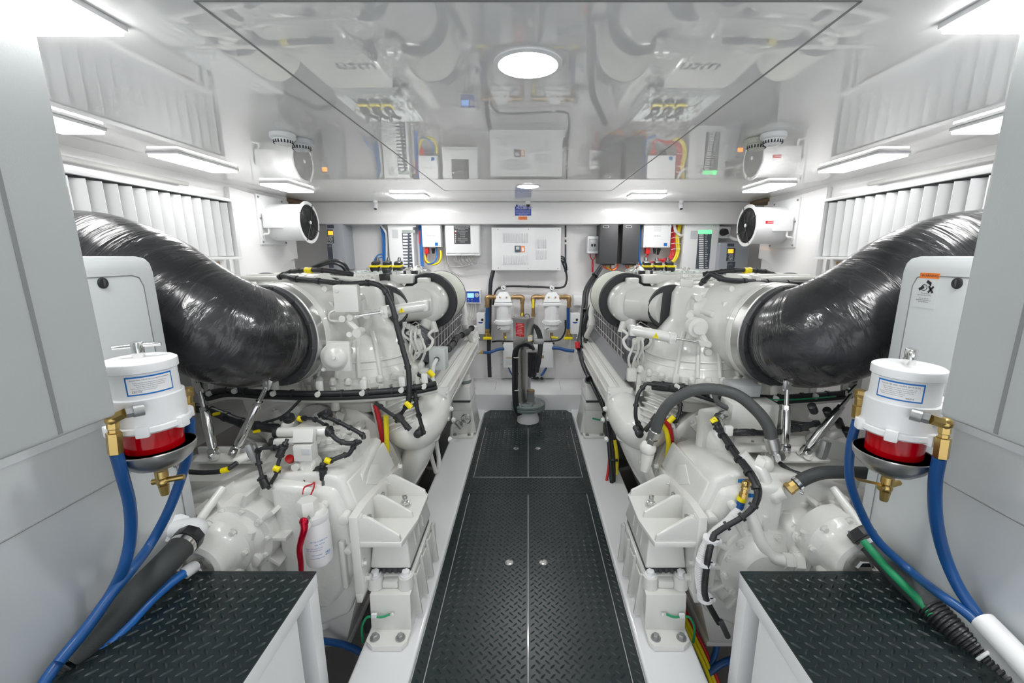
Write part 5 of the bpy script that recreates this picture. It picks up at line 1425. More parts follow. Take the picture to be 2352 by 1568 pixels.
o = MB().box(UR(1733, 1138, 1.37), (.045, .003, .014), (0, .05, 0)).box(UR(1705, 1104, 1.38), (.03, .003, .012)).build('blue_tag', 'label blue'); tag(o, 'small blue label behind the brass elbow on the right gearbox', 'label')
# thick formed white pipe and cooler pipe elbow with black hose
b = MB().tube([UR(1720, 1175, 1.38), UR(1735, 1210, 1.36), UR(1750, 1250, 1.34), UR(1775, 1278, 1.32), UR(1805, 1288, 1.30)], .021, n=18)
b.lathe(UR(1800, 1288, 1.30), (1, -.1, -.02), [(.028, 0), (.028, .022), (.025, .024), (.025, .03), (.031, .032), (.031, .06)], 6)
b.tube([UR(1668, 1150, 1.40), UR(1690, 1160, 1.38), UR(1712, 1172, 1.37)], .019, n=16).lathe(UR(1672, 1150, 1.42), (.6, -.5, -.3), [(.03, -.01), (.03, .008), (.024, .01), (.024, .02)], 8)
PR('formed_pipe', b, WH)
b = MB().tube([UR(1700, 1040, 1.46), UR(1725, 1070, 1.44), UR(1748, 1085, 1.42), UR(1760, 1112, 1.40), UR(1775, 1136, 1.38), UR(1800, 1128, 1.37)], .024, n=20)
b.cyl(UR(1735, 1060, 1.45), UR(1756, 1070, 1.43), .03, n=24); b.sph(UR(1778, 1138, 1.38), .028, 18)
b.tube([UR(1700, 1060, 1.46), UR(1712, 1085, 1.44), UR(1720, 1100, 1.43)], .012, n=10)
b.sph(UR(1756, 1066, 1.44), .032, 20)
PR('cooler_pipe', b, WH)
t = thing('cooling_hose', 'short black cooling hose with brass coupling reaching over the right gearbox', 'hose')
P_ = [UR(1828, 1112, 1.36), UR(1850, 1098, 1.36), UR(1885, 1086, 1.36), UR(1930, 1084, 1.38), UR(1990, 1086, 1.42)]
MB().tube(P_, .0225, n=20).build('hose_body', 'hose black', t)
u = (P_[1] - P_[0]).normalized()
MB().cyl(P_[0] - u * .02, P_[0] - u * .002, .019, n=8).cyl(P_[0] - u * .034, P_[0] - u * .02, .022, n=6).build('brass_coupling', 'brass', t)
MB().cyl(P_[0] + u * .002, P_[0] + u * .014, .0245, n=24).cyl(P_[0] + u * .004 + V((.0, -.022, -.02)), P_[0] + u * .012 + V((0.0, -.03, -.026)), .006, n=10).build('hose_clamp', 'chrome', t)
# big arched grey hose
t = thing('arched_hose', 'thick dark grey hose arching over the right gearbox with crimped steel ends', 'hose')
P_ = [UR(1505, 990, 1.70), UR(1520, 950, 1.68), UR(1545, 920, 1.66), UR(1590, 897, 1.63), UR(1640, 893, 1.60), UR(1695, 908, 1.57), UR(1740, 945, 1.54), UR(1765, 980, 1.52), UR(1772, 1008, 1.51)]
MB().tube(P_, .0225, n=24, res=9).build('hose_body', 'hose grey', t)
u = (P_[-1] - P_[-2]).normalized()
b = MB().lathe(P_[-1] - u * .006, u, [(.023, 0), (.0265, .002), (.0265, .045), (.022, .048), (.022, .06), (.029, .061), (.029, .085), (.02, .088)], 24)
b.lathe(P_[-1] + u * .056, u, [(.032, 0), (.032, .022)], 6); b.build('crimp_fitting', 'steel', t); b = MB()
u0 = (P_[0] - P_[1]).normalized()
b.lathe(P_[0] - u0 * .006, u0, [(.023, 0), (.0255, .002), (.0255, .035), (.018, .038), (.018, .05)], 24); b.lathe(P_[0] + u0 * .04, u0, [(.025, 0), (.025, .02)], 6)
b.build('crimp_fitting', 'steel', t)
b = MB().sph(UR(1488, 1028, 1.72), .036, 20).cyl(UR(1488, 1040, 1.72), UR(1480, 1080, 1.72), .03, .02, 18).tube([UR(1480, 1060, 1.75), UR(1495, 1100, 1.75), UR(1515, 1130, 1.72)], .022, n=14)
PR('hose_union', b, WH)
lp = [UR(1790, 1062, 1.5), UR(1815, 1080, 1.46), UR(1850, 1092, 1.42)]
tag(MB().tube(lp, .008, n=10).build('small_hose', 'cable black'), 'thin black hose from the arched hose end to the cooling hose', 'hose')
lp = [UR(1640, 905, 1.78), UR(1650, 925, 1.72), UR(1672, 938, 1.70)]
tag(MB().tube(lp, .011, n=12).build('small_hose', 'hose grey'), 'short grey cable curling under the arched hose', 'cable')
# green and yellow earth wire on the right rail
lp = [UR(1745, 915, 1.75), UR(1800, 918, 1.75), UR(1860, 915, 1.75), UR(1920, 910, 1.77)]
PR('earth_wire', MB().tube(lp, .0035, n=8), 'wire green', 'green earth wire')
# tall yellow / red cables between the engine and gearbox flange
for s_, pts in ((-1, [(886, 955, 1.86), (888, 1000, 1.86), (889, 1050, 1.86), (886, 1085, 1.88), (880, 1130, 1.95)]), (1, [(1515, 970, 1.86), (1530, 990, 1.86), (1536, 1025, 1.86), (1530, 1060, 1.88), (1520, 1100, 1.95)])):
    lp = [C(*p) for p in pts]
    nm_ = 'left' if s_ < 0 else 'right'
    tag(MB().tube(lp, .012, n=12).build('yellow_cable', 'wire yellow'), 'thick yellow cable looping down behind the %s gearbox' % nm_, 'cable', 'battery cables behind the gearboxes')
    lp = [p + V((-.012 * 1 if s_ < 0 else .022, .03, .012)) for p in lp]
    if s_ < 0: lp = [C(862, 930, 1.9), C(872, 970, 1.9), C(878, 1010, 1.9), C(880, 1050, 1.92)]
    tag(MB().tube(lp, .012, n=12).build('red_cable', 'wire red'), 'thick red cable looping down behind the %s gearbox' % nm_, 'cable', 'battery cables behind the gearboxes')
    tag(MB().tube([p + V((.028 * (1 if s_ < 0 else -1) * -1 * s_ * s_, .035, 0)) for p in lp], .009, n=10).build('white_cable', 'wire white'), 'white cable beside the red cable, %s gearbox' % nm_, 'cable', 'battery cables behind the gearboxes')

# ------------------------------------------------------------------ engine mounts on the girders
def near_mount(s, nm):
    global SG
    SG = s
    M = thing('engine_mount', 'white cast resilient mount under the %s gearbox bracket, green earth wire on its pedestal' % nm, 'engine mount', 'near gearbox mounts')
    P = lambda n, mb, m=WH, lab=None, par=None: mb.build(n, m, par or M, lab)
    o = .006
    b = MB().prism([(.440, 1.285), (.455, 1.262), (.560, 1.262), (.590, 1.285), (.590, 1.80), (.440, 1.80)], lambda a, b_, t: (a, b_, t), .001, .022, bev=.003)
    P('base_plate', b)
    for u in (.468, .562): P('bolt', MB().bolt((u, 1.296, .022), (0, 0, 1), .0125), 'dull metal')
    b = MB().prism([(1.332, .02), (1.342, .165), (1.78, .165), (1.78, .02)], lambda a, b_, t: (t, a, b_), .437, .588, bev=.004)
    P('pedestal', b)
    # side web with triangular pockets facing the walkway
    for y in (1.40, 1.50, 1.60, 1.70): P('side_rib', MB().hull([(.439, y, .02), (.439, y + .012, .02), (.412, y, .02), (.412, y + .012, .02), (.439, y, .20), (.439, y + .012, .20), (.43, y, .20), (.43, y + .012, .20)], bev=.002))
    b = MB()
    b.hull([(.44, 1.40, .166), (.60, 1.40, .166), (.44, 1.74, .166), (.60, 1.74, .166), (.44, 1.40, .20), (.60, 1.40, .20), (.44, 1.74, .20), (.60, 1.74, .20), (.50, 1.39, .166), (.54, 1.39, .166)], bev=.008)
    for u in (.462, .578):
        b.cyl((u, 1.385, .166), (u, 1.385, .212), .030, .027, 22)
    b.bb(.49, .55, 1.37, 1.42, .166, .195, bev=.008)
    P('clamp_casting', b)
    for u in (.462, .578): P('bolt', MB().cyl((u, 1.385, .212), (u, 1.385, .217), .021, n=20).lathe((u, 1.385, .217), (0, 0, 1), [(.015, 0), (.015, .014), (.012, .016)], 6), 'panel white')
    # serrated gap and cap
    b = MB()
    for k in range(5): b.bb(.475 + k * .022, .485 + k * .022, 1.39, 1.40, .215, .228)
    b.bb(.452, .592, 1.41, 1.72, .205, .225)
    P('shim', b, 'dark grey')
    b = MB().hull([(.448, 1.40, .228), (.600, 1.40, .228), (.448, 1.74, .228), (.600, 1.74, .228), (.448, 1.40, .24), (.600, 1.40, .24), (.448, 1.74, .24), (.600, 1.74, .24), (.462, 1.425, .352), (.588, 1.425, .352), (.462, 1.70, .352), (.588, 1.70, .352)], bev=.008, seg=3)
    for k in range(3): b.hull([(.452, 1.49 + k * .06, .26), (.452, 1.51 + k * .06, .26), (.446, 1.49 + k * .06, .26), (.446, 1.51 + k * .06, .26), (.463, 1.5 + k * .06, .335), (.463, 1.515 + k * .06, .335), (.458, 1.5 + k * .06, .335), (.458, 1.515 + k * .06, .335)], bev=.002)
    P('cap', b)
    P('stem', MB().cyl((.502, 1.555, .35), (.502, 1.555, .371), .03, n=20), 'dull metal')
    # earth lead
    lp = [V((.512, 1.330, .092)), V((.54, 1.322, .088)), V((.575, 1.322, .090)), V((.60, 1.325, .08)), V((.622, 1.33, .03)), V((.63, 1.345, -.05))]
    P('earth_wire', MB().tube(lp, .0042, n=8), 'wire green', 'green earth wire')
    P('wire_terminal', MB().box((.503, 1.328, .094), (.018, .006, .012), None, .002), 'chrome'); P('wire_saddle', MB().box((.568, 1.322, .094), (.02, .01, .016), None, .002), 'panel white')
    SG = 1
near_mount(-1, 'left'); near_mount(1, 'right')
def far_mount(s, nm):
    global SG
    SG = s
    M = thing('engine_mount', 'white mount block with rubber pad under the far end of the %s engine' % nm, 'engine mount', 'far engine mounts')
    P = lambda n, mb, m=WH, lab=None, par=None: mb.build(n, m, par or M, lab)
    P('base_plate', MB().bb(.43, .60, 3.05, 3.42, .001, .02, bev=.003))
    for u in (.46, .57): P('bolt', MB().bolt((u, 3.075, .02), (0, 0, 1), .011), 'dull metal')
    P('pedestal', MB().bb(.445, .588, 3.10, 3.40, .02, .21, bev=.004))
    P('side_rib', MB().hull([(.445, 3.12, .02), (.445, 3.38, .02), (.41, 3.12, .02), (.41, 3.38, .02), (.445, 3.14, .25), (.445, 3.36, .25)]))
    P('clamp_casting', MB().hull([(.44, 3.10, .21), (.59, 3.10, .21), (.44, 3.4, .21), (.59, 3.4, .21), (.445, 3.11, .275), (.585, 3.11, .275), (.445, 3.39, .275), (.585, 3.39, .275)], bev=.008))
    P('shim', MB().bb(.45, .582, 3.105, 3.39, .276, .290), 'dark grey')
    P('cap', MB().hull([(.44, 3.10, .292), (.592, 3.10, .292), (.44, 3.4, .292), (.592, 3.4, .292), (.455, 3.13, .395), (.575, 3.13, .395), (.455, 3.37, .395), (.575, 3.37, .395)], bev=.008))
    P('rubber_pad', MB().cyl((.515, 3.25, .395), (.515, 3.25, .42), .062, n=28, bev=.008), 'flange green grey')
    P('stem', MB().cyl((.515, 3.25, .42), (.515, 3.25, .47), .058, .05, 24).lathe((.515, 3.25, .47), (0, 0, 1), [(.035, 0), (.035, .03), (.028, .032)], 6).cyl((.515, 3.25, .5), (.515, 3.25, .54), .015, n=14))
    if s > 0: P('earth_wire', MB().tube([(.50, 3.095, .15), (.55, 3.09, .14), (.6, 3.09, .13), (.62, 3.1, .02)], .006, n=8), 'wire green', 'green earth wire')
    SG = 1
    if s < 0:
        v = thing('gate_valve', 'small chrome wheel valve on a white pipe beside the left far mount', 'valve')
        c = C(1070, 962, 3.02)
        MB().tor(c, (.3, -1, .5), .035, .005, 24, 6).tube([c - V((.034, 0, 0)), c + V((.034, 0, 0))], .003, n=6, smooth=False).tube([c - V((0, 0, .03)), c + V((0, 0, .03))], .003, n=6, smooth=False).build('handwheel', 'chrome', v)
        MB().cyl(c, C(1056, 975, 3.1), .014, n=14).cyl(C(1048, 968, 3.08), C(1060, 982, 3.08), .02, n=14).build('valve_body', 'dull metal', v)
        MB().tube([C(1052, 975, 3.1), C(1040, 978, 3.1), C(1038, 1000, 3.1), C(1034, 1040, 3.05)], .016, n=12).build('pipe', 'wire white', v)
far_mount(-1, 'left'); far_mount(1, 'right')
SG = 1

# brackets joining engine and far mounts are part of each engine; bilge hoses and cables
hose('bilge_hose', 'blue hose crossing the bilge beside the left platform leg', [C(700, 1470, 1.35), C(760, 1474, 1.40), C(800, 1484, 1.42), C(835, 1505, 1.42), C(850, 1560, 1.38)], .013, 'hose blue')
hose('bilge_hose', 'blue hose hanging in the bilge left of the right platform leg', [C(1640, 1400, 1.5), C(1648, 1440, 1.48), C(1645, 1490, 1.46), C(1632, 1530, 1.44), C(1620, 1580, 1.4)], .012, 'hose blue')
hose('bilge_hose', 'dark blue hose running behind the right platform leg, low in the bilge', [C(1625, 1548, 1.42), C(1655, 1525, 1.43), C(1690, 1510, 1.45)], .014, 'hose blue')
hose('black_bilge_hose', 'fat black hose under the left gearbox', [C(800, 1330, 1.75), C(830, 1365, 1.75), C(850, 1405, 1.72), C(860, 1440, 1.7)], .045, 'hose black')
for k, (m_, nm_) in enumerate((('wire yellow', 'yellow'), ('wire yellow', 'yellow'), ('wire red', 'red'))):
    d = V((.016 * k, .01 * k, 0))
    hose('%s_cable' % nm_, ['first yellow cable along the right girder, nearest the girder', 'second yellow cable along the right girder, next to the red one', 'red cable along the right girder, lower right of the walkway'][k],
         [C(1558, 1405, 1.58) + d, C(1580, 1450, 1.52) + d, C(1605, 1500, 1.46) + d, C(1630, 1560, 1.4) + d, C(1650, 1620, 1.35) + d], .0085, m_, n=10)
# loom running down beside the right cooler beam
L1 = [(1380, 610, 3.7), (1352, 660, 3.6), (1347, 700, 3.5), (1338, 745, 3.4), (1330, 790, 3.3), (1340, 840, 3.1), (1365, 890, 2.9), (1388, 935, 2.75), (1402, 985, 2.6), (1408, 1040, 2.5), (1408, 1100, 2.42), (1400, 1160, 2.38)]
t = thing('cable_loom', 'bundle of black cables running down beside the right engine cooler beam', 'cable')
for k in range(4):
    lp = [C(a + (k - 1.5) * 5 * math.sin(i * .9 + k), b_ + k * 2, c_ + .01 * k) for i, (a, b_, c_) in enumerate(L1)]
    MB().tube(lp, .013, n=10).build('cable', 'cable black', t)
lp = [C(*p) for p in L1]
MB().ties(lp, .03, .32, .006, 1.0).build('cable_tie', 'plastic black', t)
MB().cyl(C(1326, 785, 3.27), C(1327, 800, 3.25), .02, n=12, bev=.004).build('red_clip', 'wire red', t)
lp = [C(1412, 1010, 2.55), C(1417, 1050, 2.5), C(1415, 1090, 2.45)]
tag(MB().tube(lp, .012, n=10).build('yellow_cable', 'wire yellow'), 'short yellow cable beside the black loom, right engine', 'cable')
lp = [C(1404, 1000, 2.6), C(1406, 1060, 2.5), C(1396, 1130, 2.4)]
tag(MB().tube([p + V((-.02, 0, 0)) for p in lp], .008, n=10).build('red_cable', 'wire red'), 'thin red cable behind the black loom, right engine', 'cable')
# second black cable curling behind the right filter
hose('black_cable', 'black cable looping out behind the right air filter', [C(1378, 690, 3.3), C(1360, 700, 3.3), C(1348, 725, 3.3), C(1342, 760, 3.32), C(1348, 790, 3.3)], .016, 'cable black', cat='cable')
# blue and white hoses dropping beside the left beam
hose('white_hose', 'white hose with blue top dropping beside the left engine bed', [C(998, 950, 2.6), C(1000, 985, 2.6), C(1003, 1020, 2.6), C(1008, 1060, 2.55), C(1002, 1110, 2.5)], .014, 'wire white')
hose('white_hose', 'second white hose slanting behind the first, left engine bed', [C(965, 960, 2.5), C(978, 1000, 2.5), C(990, 1045, 2.5), C(1001, 1085, 2.5)], .013, 'wire white')
hose('steel_tube', 'thin steel capillary tube looping under the left bellows', [C(925, 1008, 2.0), C(940, 1022, 2.0), C(965, 1026, 2.0), C(990, 1012, 2.05), C(1006, 985, 2.1), C(1004, 960, 2.1)], .0045, 'satin steel', cat='pipe')
hose('steel_tube', 'thin steel capillary tube looping under the right bellows', [C(1418, 975, 2.05), C(1432, 990, 2.0), C(1460, 1000, 1.98), C(1490, 1018, 1.95)], .0045, 'satin steel', cat='pipe')
# white 90 degree pipe at the foot of the left gearbox behind the platform leg
tag(MB().tube([C(715, 1345, 1.45), C(738, 1352, 1.45), C(748, 1375, 1.45), C(740, 1410, 1.45)], .042, n=24).cyl(C(741, 1402, 1.45), C(736, 1425, 1.45), .048, n=24).build('drain_elbow', 'panel white'), 'fat white pipe elbow behind the left platform leg', 'pipe fitting')
# ================================================================== equipment on the back wall
SG = 1
YF = 4.05
RT, UP = (1, 0, 0), (0, 0, 1)
def rect(mb, x0, y0, x1, y1, yf, yb=None, bev=0.0):
    a = C(x0, y0, yf); c = C(x1, y1, yf)
    return mb.bb(a.x, c.x, yf, yb if yb is not None else YB - .001, c.z, a.z, bev=bev)
def plate(x0, y0, x1, y1, yf, th=.002): return rect(MB(), x0, y0, x1, y1, yf - th, yf + .0003)
def screws(name, pts, yf, par, r=.006, m='dull metal'):
    for x, y in pts:
        c = C(x, y, yf); MB().cyl((c.x, yf, c.z), (c.x, yf - .002, c.z), r, n=12).build(name, m, par)
def lettering(par, body, px, py, yf, size, m='ink', name='lettering'):
    c = C(px, py, yf); return MB().text(body, (c.x, yf - .0009, c.z), RT, UP, size).build(name, m, par)

# motor drives
def drive(x0, y0, x1, y1, yf, sx0, sx1, ky0, ky1, ly1, label):
    t = thing('motor_drive', label, 'motor drive', 'grey motor drives')
    rect(MB(), x0, y0, x1, y1, yf, bev=.004).build('housing', 'drive grey', t)
    plate(sx0, y0 + 2, sx1, ky0 - 3, yf).build('top_band', 'drive dark', t)
    k = plate(sx0, ky0, sx1, ky1, yf, .004).build('control_panel', 'drive dark', t)
    h = ky1 - ky0; w_ = sx1 - sx0
    plate(sx0 + w_ * .12, ky0 + h * .10, sx1 - w_ * .12, ky0 + h * .40, yf - .004).build('display', 'lcd orange', k)
    b = MB()
    for i in range(4):
        for yy in (.48, .93):
            c = C(sx0 + w_ * (.2 + .2 * i), ky0 + h * yy, yf - .004); b.box((c.x, yf - .0045, c.z), (.007, .002, .006))
    c = C((sx0 + sx1) / 2, ky0 + h * .70, yf - .004)
    b.tor((c.x, yf - .0045, c.z), (0, 1, 0), .013, .0022, 20, 5); b.cyl((c.x, yf - .006, c.z), (c.x, yf - .004, c.z), .004, n=10)
    for i in range(8): b.box((c.x + .021 * math.cos(i * PI / 4), yf - .0045, c.z + .021 * math.sin(i * PI / 4)), (.005, .002, .005))
    b.build('keypad', 'ink white', k)
    plate(sx0, ky1 + 2, sx1, ly1, yf).build('lower_band', 'drive dark', t)
    lettering(t, 'VLT', (sx0 + sx1) / 2, ky1 + 5.5, yf - .002, .010, 'ink white'); lettering(t, 'AQUA Drive', (sx0 + sx1) / 2, ky1 + 8.5, yf - .002, .008, 'ink white')
drive(747, 514, 795, 619, 3.98, 751, 767, 527, 558, 615, 'grey motor drive with orange display, left end of the back wall')
drive(1655, 557, 1714, 640, 3.98, 1671, 1686, 569, 599, 630, 'grey motor drive with orange display, right end of the back wall')

# breaker panels
def breakers(x0, y0, x1, y1, cx0, cy0, cx1, cy1, gy0, lx0, lx1, ly0, ly1, label, glow):
    t = thing('breaker_cabinet', label, 'breaker panel', 'white breaker panels')
    rect(MB(), x0, y0, x1, y1, YF, bev=.004).build('cover', 'panel white', t)
    rect(MB(), x0, y0, x1, y0 + 6, YF - .006, YF, bev=.001).build('top_flange', 'panel white', t)
    plate(lx0, ly0, lx1, ly1, YF).build('index_card', 'label grey', t)
    plate(cx0, gy0, cx1 + 4, cy0, YF, .0015).build('green_window', 'green glow' if glow else 'clear cover', t)
    if glow: plate(cx1, gy0, cx1 + 5, gy0 + 32, YF, .0015).build('green_window', 'green glow', t)
    k = plate(cx0, cy0, cx1, cy1, YF, .003).build('breaker_field', 'drive dark', t)
    n = 16; h = (cy1 - cy0) / n; w_ = cx1 - cx0
    for i in range(n):
        yy = cy0 + h * i
        if yy + h > cy1: break
        plate(cx0 + w_ * .08, yy + h * .2, cx0 + w_ * .50, yy + h * .8, YF - .003, .004).build('breaker', 'panel white', k)
        a = MB(); rect(a, cx0 + w_ * .66, yy + h * .3, cx0 + w_ * (.80 if i % 3 else .9), yy + h * .55, YF - .008, YF - .003); a.build('toggle', 'ink white', k)
    screws('screw', [(x0 + 4, y0 + 3), (x1 - 4, y0 + 3)], YF - .006, t, .004)
breakers(890, 515, 955, 660, 923, 535, 950, 650, 528, 900, 915, 527, 547, 'tall white breaker panel on the left of the back wall, black switch column', False)
breakers(1573, 515, 1643, 630, 1604, 537, 1628, 617, 528, 1587, 1602, 530, 549, 'tall white breaker panel on the right of the back wall, glowing green at the top', True)

# inverter / charger boxes
def charger(x0, y0, x1, y1, lab, word, grid):
    t = thing('battery_charger', lab, 'charger', 'white chargers')
    rect(MB(), x0, y0, x1, y1, 4.03, bev=.003).build('housing', 'panel white', t)
    plate(x1 - 14, y1 - 10, x1 - 7, y1 - 3, 4.03).build('blue_badge', 'label blue', t)
    lettering(t, word, (x0 + x1) / 2, (y0 + y1) / 2, 4.03, .018, 'ink grey')
    screws('screw', [(x0 + 3, y0 + 3), (x1 - 3, y0 + 3), (x0 + 3, y1 - 3), (x1 - 3, y1 - 3)], 4.03, t, .004)
    if grid:
        g = MB()
        for k in range(6): rect(g, x0 + 21, y0 + 3 + k * 2.4, x0 + 39, y0 + 4.0 + k * 2.4, 4.0285, 4.0302)
        g.build('vent_grid', 'label grey', t)
charger(968, 515, 1013, 567, 'white charger box on the left, between breaker panel and control box', 'BluePower', False)
charger(1480, 515, 1539, 568, 'white charger box on the right, beside the black cabinets', 'SterPure', True)

# pump control box with black face plate
t = thing('control_box', 'white control box with black lettered face plate left of the louvred cabinet', 'control box')
rect(MB(), 1021, 513, 1103, 587, YF, bev=.008).build('housing', 'panel white', t)
rect(MB(), 1023, 515, 1101, 581, YF - .012, YF, bev=.006).build('lid', 'panel white', t)
fp = plate(1042, 518, 1081, 560, YF - .012).build('face_plate', 'dark grey', t)
q = MB(); c = C(1061, 521, YF)
for k, tx in enumerate(('ENGINE ROOM FIRE SYSTEM CONTROL', 'Read instructions before operating', 'this control panel')):
    c = C(1061, 521 + k * 3, YF); q.text(tx, (c.x, YF - .0145, c.z), RT, UP, .0085)
for k, tx in enumerate(('FIRE IN ENGINE ROOM', 'DISCHARGED', 'AC POWER', 'DC POWER', 'ENGINE SHUTDOWN', 'BLOWER SHUTDOWN', 'SYSTEM OK')):
    c = C(1063, 531 + k * 4.1, YF); q.text(tx, (c.x, YF - .0145, c.z), RT, UP, .009)
q.build('lettering', 'ink white', fp)
for k in range(7):
    c = C(1047, 531 + k * 4.1, YF)
    MB().cyl((c.x, YF - .0142, c.z), (c.x, YF - .018, c.z), .008 if k == 0 else .005, n=14).build('indicator', 'wire red' if k == 1 else 'ink white', fp)
for x in (1052, 1083):
    c = C(x, 585, YF); MB().box((c.x, YF - .006, c.z), (.05, .012, .012), None, .002).build('latch', 'wire white', t)
q = MB(); random.seed(4)
for k in range(11):
    x = 1044 + k * 4.2
    q.tube([C(x, 587, 4.09), C(x + rnd(-2, 6), 597 + rnd(0, 3), 4.08), C(x + 4 + rnd(0, 8), 606 + rnd(-2, 2), 4.09), C(1062 - k * 1.2, 612 + rnd(-1, 1), 4.10), C(1035, 612, 4.12), C(1028, 600, 4.14), C(1024, 560, 4.15)], .0045, n=6)
tag(q.build('grey_leads', 'wire grey'), 'bunch of thin grey leads hanging under the control box', 'cable', kind='stuff')

# louvred cabinet in the centre
t = thing('louvred_cabinet', 'white louvred electrical cabinet in the centre of the back wall', 'cabinet')
rect(MB(), 1128.6, 522.6, 1287.7, 620.4, 4.02, bev=.003).build('door', 'panel white', t)
def slots(xa, xb, n, ya, yb):
    q = MB()
    for k in range(n):
        x = xa + (xb - xa) * k / (n - 1); a = C(x - 1.3, ya, 4.02); c = C(x + 1.3, yb, 4.02)
        q.hull([(a.x, 4.0195, a.z), (a.x, 4.0195, c.z), (c.x, 4.0195, a.z), (c.x, 4.0195, c.z), (c.x, 4.007, a.z - .006), (c.x, 4.007, c.z + .006)])
    q.build('louvre_bank', 'panel white', t)
slots(1155, 1211, 11, 535.4, 557.4); slots(1155, 1211, 11, 586, 607); slots(1232, 1254, 5, 549.3, 570.6); slots(1232, 1254, 5, 574, 595.5)

d = plate(1182, 564, 1196, 579.4, 4.02, .004).build('meter', 'drive dark', t)
plate(1185, 566, 1193, 573, 4.016).build('display', 'label grey', d)
plate(1196.5, 565, 1205, 579, 4.02).build('sticker', 'sign orange', t); plate(1198, 568, 1203, 577, 4.018, .001).build('sticker_text', 'label white', t)
screws('screw', [(1143.5, 527), (1214, 527), (1283, 528), (1144.5, 615.5), (1213, 617), (1281.5, 616.5)], 4.02, t, .005)
MB().bb(C(1288, 0, 4.1).x, C(1288, 0, 4.1).x + .012, 4.06, 4.10, C(0, 612, 4.1).z, C(0, 568, 4.1).z).build('side_terminal', 'plastic black', t)

# small breaker enclosure
t = thing('breaker_box', 'small white breaker box with clear door beside the black cabinets', 'breaker box')
rect(MB(), 1350, 542, 1375, 582, 4.08, bev=.008).build('housing', 'panel white', t)
d = rect(MB(), 1353, 548, 1372, 576, 4.072, 4.082, bev=.003).build('door', 'grey box', t)
for x in (1358, 1364): plate(x, 560, x + 4, 566, 4.072, .003).build('toggle', 'ink', d)
plate(1356.5, 551, 1368, 557, 4.072, .001).build('label', 'label grey', d)
for x, r in ((1355, 1), (1368, -1)):
    tag(MB().tube([C(x, 583, 4.12), C(x + 2 * r, 592, 4.12), C(1361 + r, 602, 4.12), C(1361 + r, 625, 4.12)], .005, n=8).build('red_cable', 'wire red'), 'red wire under the small breaker box, %s one' % ('left' if r > 0 else 'right'), 'cable')

# black cabinets
for x0, x1, w_ in ((1379, 1417, 'left'), (1431, 1466, 'right')):
    t = thing('black_cabinet', 'tall black battery isolator cabinet, %s one of the pair' % w_, 'cabinet', 'pair of black cabinets')
    rect(MB(), x0, 514, x1, 606, 3.99, bev=.006).build('housing', 'black cabinet', t)
    plate(x0 + 7, 518, x0 + 19, 523, 3.99, .0015).build('badge', 'label grey', t); plate(x0 + 8, 519, x0 + 18, 522, 3.9885, .001).build('badge_field', 'ink', t)
    q = MB(); rect(q, x0 + 5, 606, x1 - 5, 609, 4.02, 4.15); q.build('cable_entry', 'plastic black', t)
    for k, (m_, nm_) in enumerate((('wire red', 'red'), ('wire orange', 'orange'), ('wire yellow', 'yellow'), ('wire red', 'red'))):
        hose('%s_wire' % nm_, '%s wire looping under the %s black cabinet%s' % (nm_, w_, (', behind the orange one' if k == 3 else '')), [C(x0 + 6 + 6 * k, 606, 4.06), C(x0 + 8 + 5 * k, 613 + k, 4.05), C(x0 + 20 + 3 * k, 618 + k, 4.05), C(x1 - 4 + k, 616, 4.06), C(x1 + 2, 606, 4.1)], .006, m_, cat='wire', n=8)
hose('blue_wire', 'blue wire dropping beside the right black cabinet', [C(1469, 514, 4.1), C(1469, 560, 4.1), C(1468, 595, 4.1), C(1474, 608, 4.1), C(1490, 612, 4.08)], .010, 'wire blue', cat='wire')

# thick coloured cables
def cab(name, label, pts, r, m, cat='cable', **k): return hose(name, label, pts, r, m, cat=cat, n=10, **k)
for k in range(3):
    cab('red_cable', 'thick red cable left of the right breaker panel, %s of three' % ('first', 'second', 'third')[k], [C(1556 - 3.5 * k, 512, 4.13), C(1549 - 3.5 * k, 535, 4.10), C(1549 - 3.5 * k, 570, 4.08), C(1545 - 3 * k, 590 - k, 4.07), C(1530 - 3 * k, 600 - 2 * k, 4.07), C(1510, 599 - 2 * k, 4.09)], .009, 'wire red')
for k in range(2):
    cab('yellow_cable', 'thick yellow cable left of the right breaker panel, %s one' % ('outer', 'inner')[k], [C(1564 - 4 * k, 512, 4.12), C(1558 - 4 * k, 545, 4.09), C(1559 - 4 * k, 575, 4.07), C(1552 - 3 * k, 596 - k, 4.06), C(1538, 605 - 2 * k, 4.06), C(1524, 598, 4.08)], .011, 'wire yellow')
cab('white_conduit', 'white flexible conduit curling into the right breaker panel', [C(1548, 514, 4.08), C(1552, 530, 4.07), C(1562, 540, 4.06), C(1572, 540, 4.08)], .014, 'wire white')
for k in range(4):
    hose('cable_tie', 'white cable tie round the coloured cables, right breaker panel, %s' % ('top', 'upper', 'lower', 'bottom')[k], [C(1541, 534 + 13 * k, 4.05), C(1552, 532 + 13 * k, 4.035), C(1563, 533 + 13 * k, 4.05)], .0025, 'wire white', cat='cable tie', n=6)
for k in range(3):
    cab('blue_cable', 'blue cable left of the left breaker panel, %s' % ('outer', 'middle', 'inner')[k], [C(873 + 2.5 * k, 513, 4.13), C(878 + 2.5 * k, 540, 4.12), C(879 + 2.5 * k, 575, 4.11), C(880 + 2.5 * k, 600, 4.11)], .006, 'wire blue')
for k in range(2):
    cab('blue_cable', 'blue cable looping toward the left engine, %s' % ('upper', 'lower')[k], [C(880, 583 + 7 * k, 4.10), C(868, 586 + 7 * k, 4.08), C(860, 597 + 4 * k, 4.06), C(856, 612, 4.05)], .006, 'wire blue')
cab('grey_conduit', 'grey conduit beside the left breaker panel', [C(873, 514, 4.1), C(884, 530, 4.09), C(888, 545, 4.1), C(888, 600, 4.1)], .010, 'wire white')
